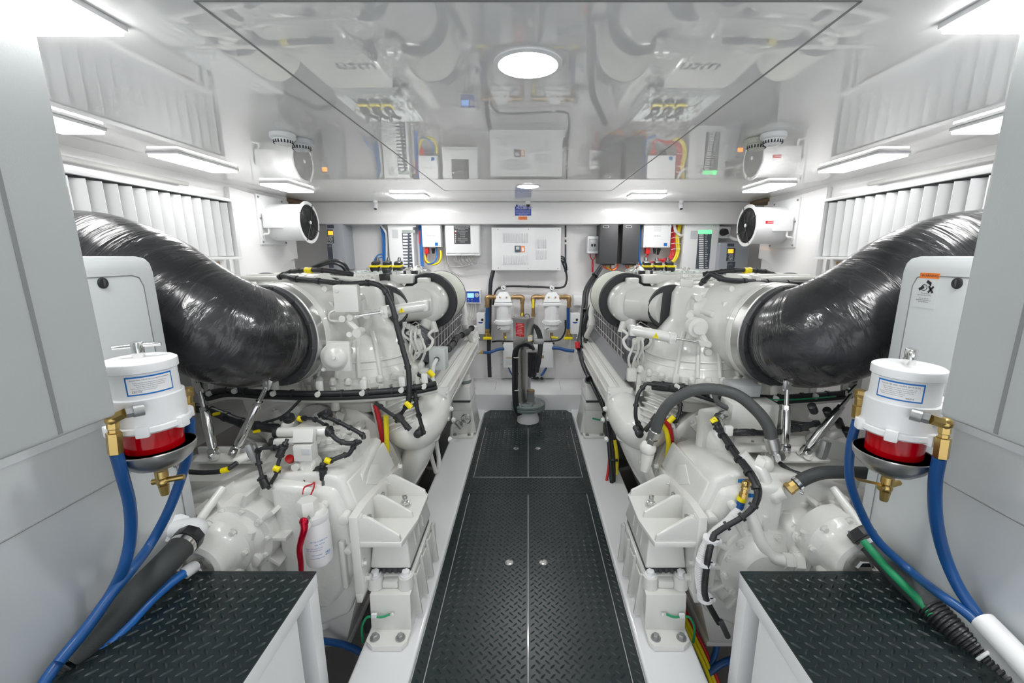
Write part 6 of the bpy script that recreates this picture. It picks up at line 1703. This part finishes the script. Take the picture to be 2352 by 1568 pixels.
for k in range(3):
    cab('blue_cable', 'blue cable between the left breaker panel and charger, %s' % ('left', 'middle', 'right')[k], [C(962 + 2.5 * k, 513, 4.13), C(965 + 2 * k, 560, 4.12), C(967 + 2 * k, 600, 4.10), C(970 + 2 * k, 622, 4.08)], .007, 'wire blue')
cab('red_wire', 'thin red wire beside the blue cables by the left charger', [C(963, 530, 4.12), C(964, 560, 4.1)], .006, 'wire red')
for x0, d, nm_ in ((968, 0, 'left'), (1480, 0, 'right')):
    a = 975 if x0 == 968 else 1484
    t = thing('battery_terminal', 'red boot and black plugs under the %s charger' % nm_, 'connector', 'charger terminals')
    rect(MB(), a, 568, a + 9, 583, 4.06, 4.12, bev=.006).build('red_boot', 'red plastic', t)
    p = C(a + 20, 570, 4.09)
    MB().cyl(p, p - V((0, 0, .05)), .018, .010, 14).build('black_plug', 'plastic black', t)
    if x0 != 968: p = C(a + 30, 570, 4.09); MB().cyl(p, p - V((.01, 0, .06)), .018, .010, 14).build('black_plug', 'plastic black', t)
cab('red_cable', 'red cable under the left charger', [C(980, 583, 4.09), C(977, 598, 4.08), C(984, 606, 4.08)], .008, 'wire red')
cab('yellow_cable', 'yellow cable curving under the left charger', [C(976, 586, 4.09), C(980, 600, 4.07), C(995, 607, 4.06), C(1008, 602, 4.06), C(1013, 588, 4.07), C(1012, 575, 4.08)], .010, 'wire yellow')
cab('blue_wire', 'blue wire curving under the left charger', [C(1002, 567, 4.09), C(1003, 590, 4.07), C(996, 603, 4.05), C(982, 606, 4.06)], .007, 'wire blue')
cab('red_cable', 'red cable under the right charger', [C(1489, 583, 4.09), C(1485, 592, 4.08), C(1492, 602, 4.07), C(1515, 598, 4.07)], .009, 'wire red')
cab('white_conduit', 'white conduit beside the control box', [C(1021, 514, 4.14), C(1020, 560, 4.14), C(1024, 600, 4.13), C(1030, 609, 4.12)], .006, 'wire grey')

# isolator switch
t = thing('isolator_switch', 'white isolator box with black rotary knob beside the right breaker panel', 'switch')
rect(MB(), 1650, 520, 1676, 547, 4.08, bev=.004).build('housing', 'panel white', t)
c = C(1661, 533, 4.08); MB().cyl((c.x, 4.08, c.z), (c.x, 4.035, c.z), .036, .030, 20).box((c.x, 4.03, c.z), (.065, .012, .016), (0, .5, 0), .003).build('knob', 'plastic black', t)
cab('grey_conduit', 'pale conduit from the isolator switch towards the right fan', [C(1674, 540, 4.08), C(1684, 548, 4.06), C(1700, 552, 4.0)], .016, 'wire white')

# engine monitor
t = thing('battery_monitor', 'small blue control display in a white frame, behind the left air filter', 'display')
rect(MB(), 1068, 667, 1104, 697, 4.11, bev=.004).build('frame', 'panel white', t)
plate(1071, 669, 1101.5, 694, 4.11).build('blue_face', 'sign blue', t)
plate(1073, 673, 1088.5, 683.5, 4.108).build('screen', 'lcd blue', t)
c = C(1095, 677.5, 4.107); MB().cyl((c.x, 4.108, c.z), (c.x, 4.104, c.z), .021, n=24).build('keypad', 'label grey', t)
q = MB()
for dx, dz in ((.011, 0), (-.011, 0), (0, .011), (0, -.011), (0, 0)): q.box((c.x + dx, 4.1035, c.z + dz), (.005, .001, .005))
q.build('key', 'ink', t)
q = MB()
for x, y in ((1076, 687), (1084, 687), (1076, 691), (1084, 691)): a = C(x, y, 4.11); q.box((a.x, 4.107, a.z), (.014, .0015, .004))
q.build('lettering', 'ink white', t)
q = MB()
for k in range(5): tag(MB().tube([C(1074 + 4.5 * k, 697, 4.14), C(1075 + 4.5 * k, 715, 4.15), C(1080 + 3 * k, 735, 4.15)], .006, n=8).build('white_lead', 'wire white'), 'thin white lead under the blue display', 'cable', 'leads under the blue display')

# twin fuel/water separators with brass pipework
def separator(dx, nm):
    X = lambda x: x + dx
    t = thing('water_separator', 'white water separator with a round gauge on top, %s of the back wall pair' % nm, 'fuel filter', 'back wall separators')
    Y = 4.03
    c = C(X(1157), 718, Y); cx = c.x
    z = lambda y: C(1157, y, Y).z
    k = 4.10 / 970
    MB().lathe((cx, Y, 0), (0, 0, 1), [(17 * k, z(736)), (17.5 * k, z(701))], 40).build('sleeve', 'label white', t)
    MB().lathe((cx, Y, 0), (0, 0, 1), [(12 * k, z(759)), (16 * k, z(755)), (17 * k, z(745)), (20 * k, z(743)), (20.5 * k, z(738)), (20 * k, z(735)), (17 * k, z(733.5))], 40).build('bowl', 'panel white', t)
    MB().box((cx, Y, z(697.5)), (42 * k, .15, 7 * k), None, .012).build('clamp_plate', 'panel white', t)
    MB().hull([(cx + q * 20 * k, Y + r * .06, z(693)) for q in (-1, 1) for r in (-1, 1)] + [(cx + q * 13 * k, Y + r * .04, z(680)) for q in (-1, 1) for r in (-1, 1)] + [(cx + q * 10 * k, Y + r * .03, z(670)) for q in (-1, 1) for r in (-1, 1)], bev=.012, seg=3).box((cx, Y, z(682)), (34 * k, .06, 9 * k), None, .012).build('head', 'panel white', t)
    for q in (-1, 1): MB().cyl((cx + q * 7.5 * k, Y - .055, z(681.5)), (cx + q * 7.5 * k, Y - .03, z(681.5)), .008, n=8).build('plug', 'bronze', t)
    g = MB().cyl((cx, Y - .02, z(661)), (cx, Y + .005, z(661)), .026, n=28, bev=.003).cyl((cx, Y, z(671)), (cx, Y, z(664)), .007, n=12).build('gauge', 'chrome', t)
    MB().cyl((cx, Y - .0225, z(661)), (cx, Y - .019, z(661)), .021, n=24).build('dial', 'label white', g)
    MB().box((cx, Y - .0232, z(661)), (.024, .001, .004), (0, .7, 0)).cyl((cx, Y - .024, z(661)), (cx, Y - .0225, z(661)), .005, n=10).build('needle', 'ink', g)
    for q in (-1, 1): MB().cyl((cx + q * 19 * k, Y - .03, z(739)), (cx + q * 22 * k, Y - .03, z(739)), .010, n=12).build('lug', 'panel white', t)
    a = C(X(1174), 713, Y); MB().box((cx + 13 * k, Y - .058, z(711)), (.024, .002, .06), (0, 0, -.45)).build('sticker', 'label grey', t)
    MB().tube([C(X(1144), 757, Y - .05), C(X(1148), 754, Y - .06), C(X(1157), 754, Y - .06)], .003, n=6).build('wire', 'ink', t)
    # brass pipework
    p = thing('brass_pipework', 'brass elbows and tees on the %s separator' % nm, 'pipework', 'separator brass pipework')
    for q, xs, xe, ye in ((-1, 1143, 1119, 706), (1, 1171, 1199.5, 727)) if dx == 0 else ((-1, 1143, 1115, 727), (1, 1171, 1197, 706)):
        a = C(X(xs), 682, Y); e = C(X(xe), 682, Y); f = C(X(xe), ye, Y)
        b = MB().cyl(a, a + (e - a) * .55, .020, n=16).lathe(a + (e - a) * .12, (e - a), [(.026, 0), (.026, .02)], 6).tube([a + (e - a) * .5, a + (e - a) * .86, e + V((0, 0, -.012)), e + V((0, 0, -.04))], .024, n=16)
        b.cyl(e + V((0, 0, -.03)), f, .017, n=14); b.lathe(e + V((0, 0, -.045)), (0, 0, -1), [(.023, 0), (.023, .018)], 6); b.lathe(f + V((0, 0, .03)), (0, 0, -1), [(.023, 0), (.023, .028)], 6)
        b.build('elbow', 'bronze', p)
    a = C(X(1159.4 if dx == 0 else 1156.6), 764, Y)
    v = MB().cyl(a, a - V((0, 0, .03)), .013, n=12).box(a - V((0, 0, .04)), (.03, .03, .025), None, .004).cyl(a - V((0, 0, .05)), a - V((0, 0, .075)), .007, n=10)
    v.build('drain_cock', 'bronze', p)
    hx_ = 6 if dx == 0 else 14
    b = C(X(1157 + hx_), 775, Y); MB().tube([a - V((0, .02, .04)), b + V((0, -.02, 0))], .010, n=10, smooth=False).build('drain_lever', 'yellow plastic', p)
    # outer blue hose and ball valve
    xo = X(1119.6) if dx == 0 else X(1195)
    tag(MB().cyl(C(xo, 706, Y), C(xo, 756, Y), .016, n=16).build('blue_hose', 'hose blue'), 'short upright blue hose at the outer side of the %s separator' % nm, 'hose', 'upright blue hoses on the back wall')
    v = thing('ball_valve', 'brass ball valve with yellow handle below the blue hose, %s separator' % nm, 'valve', 'yellow handled valves')
    MB().lathe(C(xo, 755, Y), (0, 0, -1), [(.020, 0), (.022, .02), (.018, .022), (.018, .04), (.026, .045), (.026, .07), (.02, .075)], 8).box(C(xo, 773, Y + .02), (.06, .04, .035), None, .006).build('body', 'brass', v)
    MB().box(C(xo, 776.5, Y - .03), (.085, .014, .026), None, .005).build('handle', 'yellow plastic', v)
separator(0, 'left'); separator(110, 'right')
tag(MB().box(C(1224.5, 697, 3.98), (.022, .014, .085), None, .005).build('valve_handle', 'yellow plastic'), 'upright yellow lever on the inner pipe of the right separator', 'handle')
tag(MB().box(C(1199, 724, 3.98), (.016, .014, .05), (0, .15, 0), .005).build('valve_handle', 'yellow plastic'), 'small yellow lever on the inner pipe of the left separator', 'handle')
# backing boards
for x0, y0, x1, y1, nm_ in ((1133, 700, 1182, 790, 'left'), (1236, 700, 1300, 790, 'right')):
    tag(rect(MB(), x0, y0, x1, y1, 4.17, bev=.002).build('backing_board', 'gelcoat wall'), 'pale backing board behind the %s separator' % nm_, 'board', 'backing boards')

# switch boxes with the blue wing mark
for x0, x1, nm_ in ((1094, 1114, 'left'), (1310.5, 1331, 'right')):
    t = thing('pump_switch_box', 'narrow white box with a blue mark and black knob, %s of the separators' % nm_, 'switch box', 'narrow white switch boxes')
    rect(MB(), x0, 720, x1, 767, 4.03, bev=.003).build('housing', 'panel white', t)
    c = C(x1 - 6, 734, 4.03); MB().cyl((c.x, 4.03, c.z), (c.x, 4.024, c.z), .012, n=18).build('knob', 'plastic black', t)
    c = C((x0 + x1) / 2, 741, 4.03)
    MB().add([(c.x - .026, 4.0288, c.z + .006), (c.x + .026, 4.0288, c.z + .006), (c.x + .012, 4.0288, c.z - .006), (c.x - .012, 4.0288, c.z - .006), (c.x - .026, 4.0298, c.z + .006), (c.x + .026, 4.0298, c.z + .006), (c.x + .012, 4.0298, c.z - .006), (c.x - .012, 4.0298, c.z - .006)], [(0, 1, 2, 3), (7, 6, 5, 4), (0, 4, 5, 1), (1, 5, 6, 2), (2, 6, 7, 3), (3, 7, 4, 0)], raw=True).build('blue_mark', 'sign blue', t)
    rect(MB(), x0 + 2, 767, x1 + 2, 782, 4.06, bev=.003).build('transformer', 'dull metal', t)
t = thing('relay_box', 'small white box on the back wall left of the right air filter', 'junction box')
rect(MB(), 1318, 678, 1341, 701, 4.08, bev=.005).build('housing', 'panel white', t); rect(MB(), 1318.5, 683, 1341.5, 701, 4.075, 4.082, bev=.003).build('lid', 'panel white', t)

# low white enclosures
t = thing('pump_enclosure', 'wide white enclosure low on the back wall behind the steel post', 'enclosure')
rect(MB(), 1155.6, 791, 1270, 844, 4.0, bev=.004).build('housing', 'panel white', t)
c = C(1170, 821, 4.0); MB().box((c.x, 3.997, c.z), (.06, .005, .005)).build('bar_mark', 'bronze', t)
c = C(1241, 819, 4.0); MB().cyl((c.x, 4.0, c.z), (c.x, 3.9985, c.z), .022, n=12).box((c.x, 3.9985, c.z), (.07, .0015, .03), None).build('emblem', 'bronze', t)
lettering(t, 'Marine Air', 1245, 808, 4.0, .014, 'ink grey'); lettering(t, 'SYSTEMS', 1241, 829, 4.0, .008, 'sign red')
plate(1163, 826, 1178, 838, 4.0, .001).build('label', 'label grey', t)
screws('screw', [(1153, 809), (1272, 809), (1153, 836), (1272, 836)], 4.19, t, .006)
tag(rect(MB(), 1153, 786, 1273, 868, 4.17, bev=.002).build('backing_board', 'gelcoat recess'), 'pale board behind the low white enclosure', 'board')
hose('blue_hose', 'blue hose with brass end running left from the low enclosure', [C(1109, 809, 3.9), C(1125, 809, 3.92), C(1142, 803, 3.95), C(1157, 801, 3.99)], .014, 'hose blue')
tag(MB().lathe(C(1109, 809, 3.9), (-1, 0, 0), [(.018, -.005), (.018, .02), (.014, .022), (.014, .04), (.019, .042), (.019, .07)], 8).build('hose_end', 'brass'), 'brass hose end at the left cooler beam', 'pipe fitting')
hose('blue_hose', 'blue hose running right from the low enclosure', [C(1269, 799, 3.99), C(1285, 800, 3.96), C(1300, 804, 3.93), C(1318, 806, 3.9)], .016, 'hose blue')
hose('blue_hose', 'blue hose dropping from the right half of the low enclosure', [C(1255, 844, 4.05), C(1248, 856, 4.02), C(1243, 862, 4.0)], .012, 'hose blue')
hose('blue_hose', 'thin blue hose dropping from the left half of the low enclosure', [C(1168, 844, 4.05), C(1173, 855, 4.03), C(1180, 866, 4.0)], .007, 'hose blue')
hose('chain', 'dark shackle and chain heap on the white step', [CZ(1222, 866, .158), CZ(1232, 868, .158), CZ(1240, 865, .158), CZ(1246, 869, .158)], .011, 'dark grey', cat='chain')
# black cables on the wall
hose('wall_loom', 'thick upright black cable loom left of the separators', [C(1133, 621, 4.12), C(1127, 650, 4.1), C(1125, 700, 4.1), C(1124, 760, 4.08), C(1123, 800, 4.06), C(1124, 840, 4.04), C(1125, 866, 4.02)], .019, 'cable black', cat='cable', ties=(.12, .004, 1.08))
hose('black_cable', 'black cable sweeping from the louvred cabinet across above the separators', [C(1291, 600, 4.08), C(1300, 625, 4.1), C(1301, 645, 4.1), C(1290, 660, 4.1), C(1240, 659, 4.1), C(1180, 657, 4.1), C(1150, 660, 4.1), C(1137, 672, 4.1), C(1132, 700, 4.1)], .0095, 'cable black', cat='cable', ties=(.25, .004, 1.5))
for k in range(3): hose('black_cable', 'short black cable from the louvred cabinet side, %s' % ('upper', 'middle', 'lower')[k], [C(1288, 588 + 5 * k, 4.08), C(1296, 592 + 5 * k, 4.07), C(1300, 605 + 3 * k, 4.09), C(1302, 620, 4.1)], .007, 'cable black', cat='cable')
hose('black_cable', 'upright black cable right of the louvred cabinet', [C(1299, 513, 4.15), C(1299, 560, 4.15), C(1299, 600, 4.12)], .008, 'cable black', cat='cable')
for k in range(3): tag(MB().cyl(C(1299, 545 + 11 * k, 4.15), C(1299, 550 + 11 * k, 4.15), .0095, n=12).build('cable_sleeve', 'wire white'), 'white sleeve on the upright cable, %s' % ('top', 'middle', 'bottom')[k], 'sleeve')
hose('black_cable', 'black cable along the wall just above the low enclosure', [C(1130, 785, 4.12), C(1145, 783, 4.12), C(1180, 784, 4.13), C(1240, 784, 4.13), C(1270, 783, 4.12), C(1288, 778, 4.1), C(1298, 760, 4.08), C(1299, 735, 4.08)], .008, 'cable black', cat='cable')

# notices on the beam
t = thing('notice_board', 'blue and white notice reading PROHIBITED on the beam under the dome camera', 'sign')
plate(1182, 469, 1220, 495.5, 3.99, .002).build('panel', 'label white', t)
pl = plate(1182.6, 474, 1220, 495, 3.988, .001).build('blue_field', 'sign blue', t)
lettering(t, 'DISCHARGE OF OIL', 1203, 471.6, 3.987, .0125, 'sign blue')
lettering(pl, 'PROHIBITED', 1204, 478, 3.9865, .026, 'ink white')
q = MB()
for k, tx in enumerate(('The Federal Water Pollution Control Act', 'prohibits the discharge of oil or oily waste', 'into or upon the navigable waters of the', 'United States. Violators are subject to', 'substantial civil penalties.')):
    c = C(1201, 482.2 + 2.6 * k, 3.986); q.text(tx, (c.x, 3.9862, c.z), RT, UP, .0078)
q.build('lettering', 'ink white', pl)
c = C(1187, 472, 3.987); MB().cyl((c.x, 3.9875, c.z), (c.x, 3.9865, c.z), .009, n=16).build('emblem', 'sign blue', t)
t = thing('orange_notice', 'small orange notice strip below the blue notice', 'sign')
plate(1190.5, 497, 1211, 504.5, 3.99, .002).build('panel', 'sign orange', t); lettering(t, 'CO2 WARNING', 1200.7, 500.6, 3.988, .0105, 'sign red')

# ------------------------------------------------------------------ steel post in the middle (hydraulic actuator stand)
yp = 3.42
T = thing('steel_post', 'square stainless steel post on a round bolted flange, red label on its head', 'post')
base = C(1213, 950, yp); bx = base.x
MB().lathe((bx, yp, 0), (0, 0, 1), [(.096, -.001), (.094, .02), (.080, .07), (.078, .112)], 40).build('pedestal', 'panel white', T)
MB().lathe((bx, yp, .112), (0, 0, 1), [(.140, 0), (.146, .004), (.146, .022), (.142, .026), (.142, .030), (.146, .034), (.146, .050), (.140, .054)], 56).build('flange', 'flange green grey', T)
MB().cyl((bx, yp, .166), (bx, yp, .1675), .12, n=48).build('flange_face', 'flange grey', T)
for k in range(8):
    a = k * PI / 4 + .3
    MB().bolt((bx + .122 * math.cos(a), yp + .122 * math.sin(a), .166), (0, 0, 1), .009).build('bolt', 'chrome', T)
MB().lathe((bx + .022, yp - .03, .166), (0, 0, 1), [(.040, 0), (.036, .015), (.032, .02), (.032, .11), (.034, .115)], 30).build('gland', 'flange grey', T)
MB().cyl((bx + .022, yp - .03, .27), (bx + .022, yp - .03, .284), .033, n=28).build('gland_ring', 'bronze', T)
MB().cyl((bx + .010, yp - .03, .27), (bx + .010, yp - .03, .62), .012, n=18).build('rod', 'chrome', T)
rot = math.radians(-32)
RM = Matrix.Rotation(rot, 3, 'Z')
cc = V((bx - .045, yp, 0))
MB().box((cc.x - .005, cc.y, .44), (.064, .085, .55), RM, .002).build('column', 'steel', T)
MB().box((bx - .038, yp, .76), (.128, .118, .245), RM, .003).build('head_box', 'steel', T)
MB().box((bx - .038, yp, .888), (.140, .130, .012), RM, .002).build('head_lid', 'steel', T)
fx_ = RM @ V((1, 0, 0)); fn = RM @ V((0, -1, 0)); sx_ = RM @ V((0, 1, 0)); sn = RM @ V((1, 0, 0))
hc = V((bx - .038, yp, .80))
c = hc + fn * .0595 + fx_ * .004
l = MB().box(c, (.078, .0015, .11), RM).build('red_label', 'sign red', T)
q = MB()
for k, tx in enumerate(('CAUTION', 'DO NOT OPERATE', 'WITHOUT', 'GUARDS', 'WARNING', 'KEEP HANDS', 'CLEAR OF MOVING', 'PARTS')):
    q.text(tx, c + fn * .0012 + V((0, 0, .044 - .0125 * k)), fx_, UP, .0088 if k not in (0, 4) else .0105)
q.build('lettering', 'ink white', l)
c = hc + sn * .0645 + V((0, 0, -.075))
l = MB().box(c, (.0015, .07, .05), RM).build('label', 'label white', T)
MB().box(c + sn * .0008 + V((0, 0, .020)), (.001, .066, .006), RM).box(c + sn * .0008 + V((0, 0, -.018)), (.001, .066, .006), RM).build('yellow_stripe', 'yellow plastic', l)
MB().tor((bx - .01, yp + .02, .90), (0, 1, 0), .02, .003, 20, 6).build('lifting_ring', 'plastic black', T)
for dx, dz in ((-.052, .105), (.052, .105), (-.052, -.09)): MB().bolt(hc + fx_ * dx + fn * .059 + V((0, 0, dz)), fn, .004).build('screw', 'dull metal', T)
MB().box(C(1221, 804, yp - .09), (.09, .045, .03), (0, -.05, 0), .006).build('cable_clamp', 'wire grey', T)
MB().box(C(1238, 783, yp + .02), (.08, .05, .045), None, .003).build('side_clamp', 'dull metal', T)
# hydraulic hose bundles on the post
t = thing('hose_bundle', 'bundle of black hoses arching over the steel post and down its left side', 'hose')
for k in range(3):
    o = V((0, -.012 + .012 * k, 0)); d = (k - 1) * 3.2
    MB().tube([C(1194 + d, 952, yp - .09) + o, C(1186 + d, 935, yp - .10) + o, C(1183 + d, 900, yp - .10) + o, C(1183 + d, 850, yp - .09) + o, C(1183 + d, 815, yp - .09) + o, C(1189 + d, 797, yp - .1) + o, C(1202, 790 + d, yp - .1) + o, C(1214, 791 + d, yp - .1) + o, C(1221 - d, 797, yp - .1) + o, C(1222 - d, 803, yp - .1) + o], .0125, n=12).build('hose', 'plastic black', t)
for y in (820, 858, 895): MB().tor(C(1185, y, yp - .1), (0, 0, 1), .021, .0035, 18, 5).build('tie', 'wire white' if y != 858 else 'plastic black', t)
t = thing('cable_drop', 'fat bunch of short black cables hanging right of the steel post', 'cable')
random.seed(2)
for k in range(9):
    a = k * 2 * PI / 9; r = .026
    p = C(1223, 808, yp - .10) + V((r * math.cos(a), r * math.sin(a), 0)); q_ = C(1222, 864, yp - .10) + V((r * math.cos(a), r * math.sin(a), rnd(-.01, .01)))
    MB().tube([p, (p + q_) / 2 + V((rnd(-.003, .003), 0, 0)), q_], .0105, n=8).build('cable', 'plastic black', t)
MB().cyl(C(1223, 808, yp - .10), C(1222, 860, yp - .10), .027, n=20).build('core_cable', 'plastic black', t)
t = thing('hose_bundle', 'black hoses behind the steel post curving down on its right', 'hose')
for k in range(3):
    MB().tube([C(1226 + 3 * k, 745 + 2 * k, yp + .03), C(1234 + 3 * k, 762, yp + .03), C(1239 + 2.5 * k, 785, yp + .02), C(1236 + 2.5 * k, 820, yp), C(1230 + 2 * k, 855, yp - .01)], .0125, n=12).build('hose', 'plastic black', t)
# ================================================================== light and view
w = bpy.data.worlds.new('world'); sc.world = w; w.use_nodes = True
w.node_tree.nodes['Background'].inputs[0].default_value = (0.93, 0.96, 1.0, 1)
w.node_tree.nodes['Background'].inputs[1].default_value = 0.55
sc.view_settings.view_transform = 'Standard'
sc.view_settings.look = 'None'
sc.view_settings.exposure = 1.38
sc.view_settings.gamma = 1.0
sc.view_settings.use_curve_mapping = False
sc.cycles.max_bounces = 8
sc.cycles.diffuse_bounces = 5
sc.cycles.glossy_bounces = 4
sc.cycles.use_denoising = True
finalize()
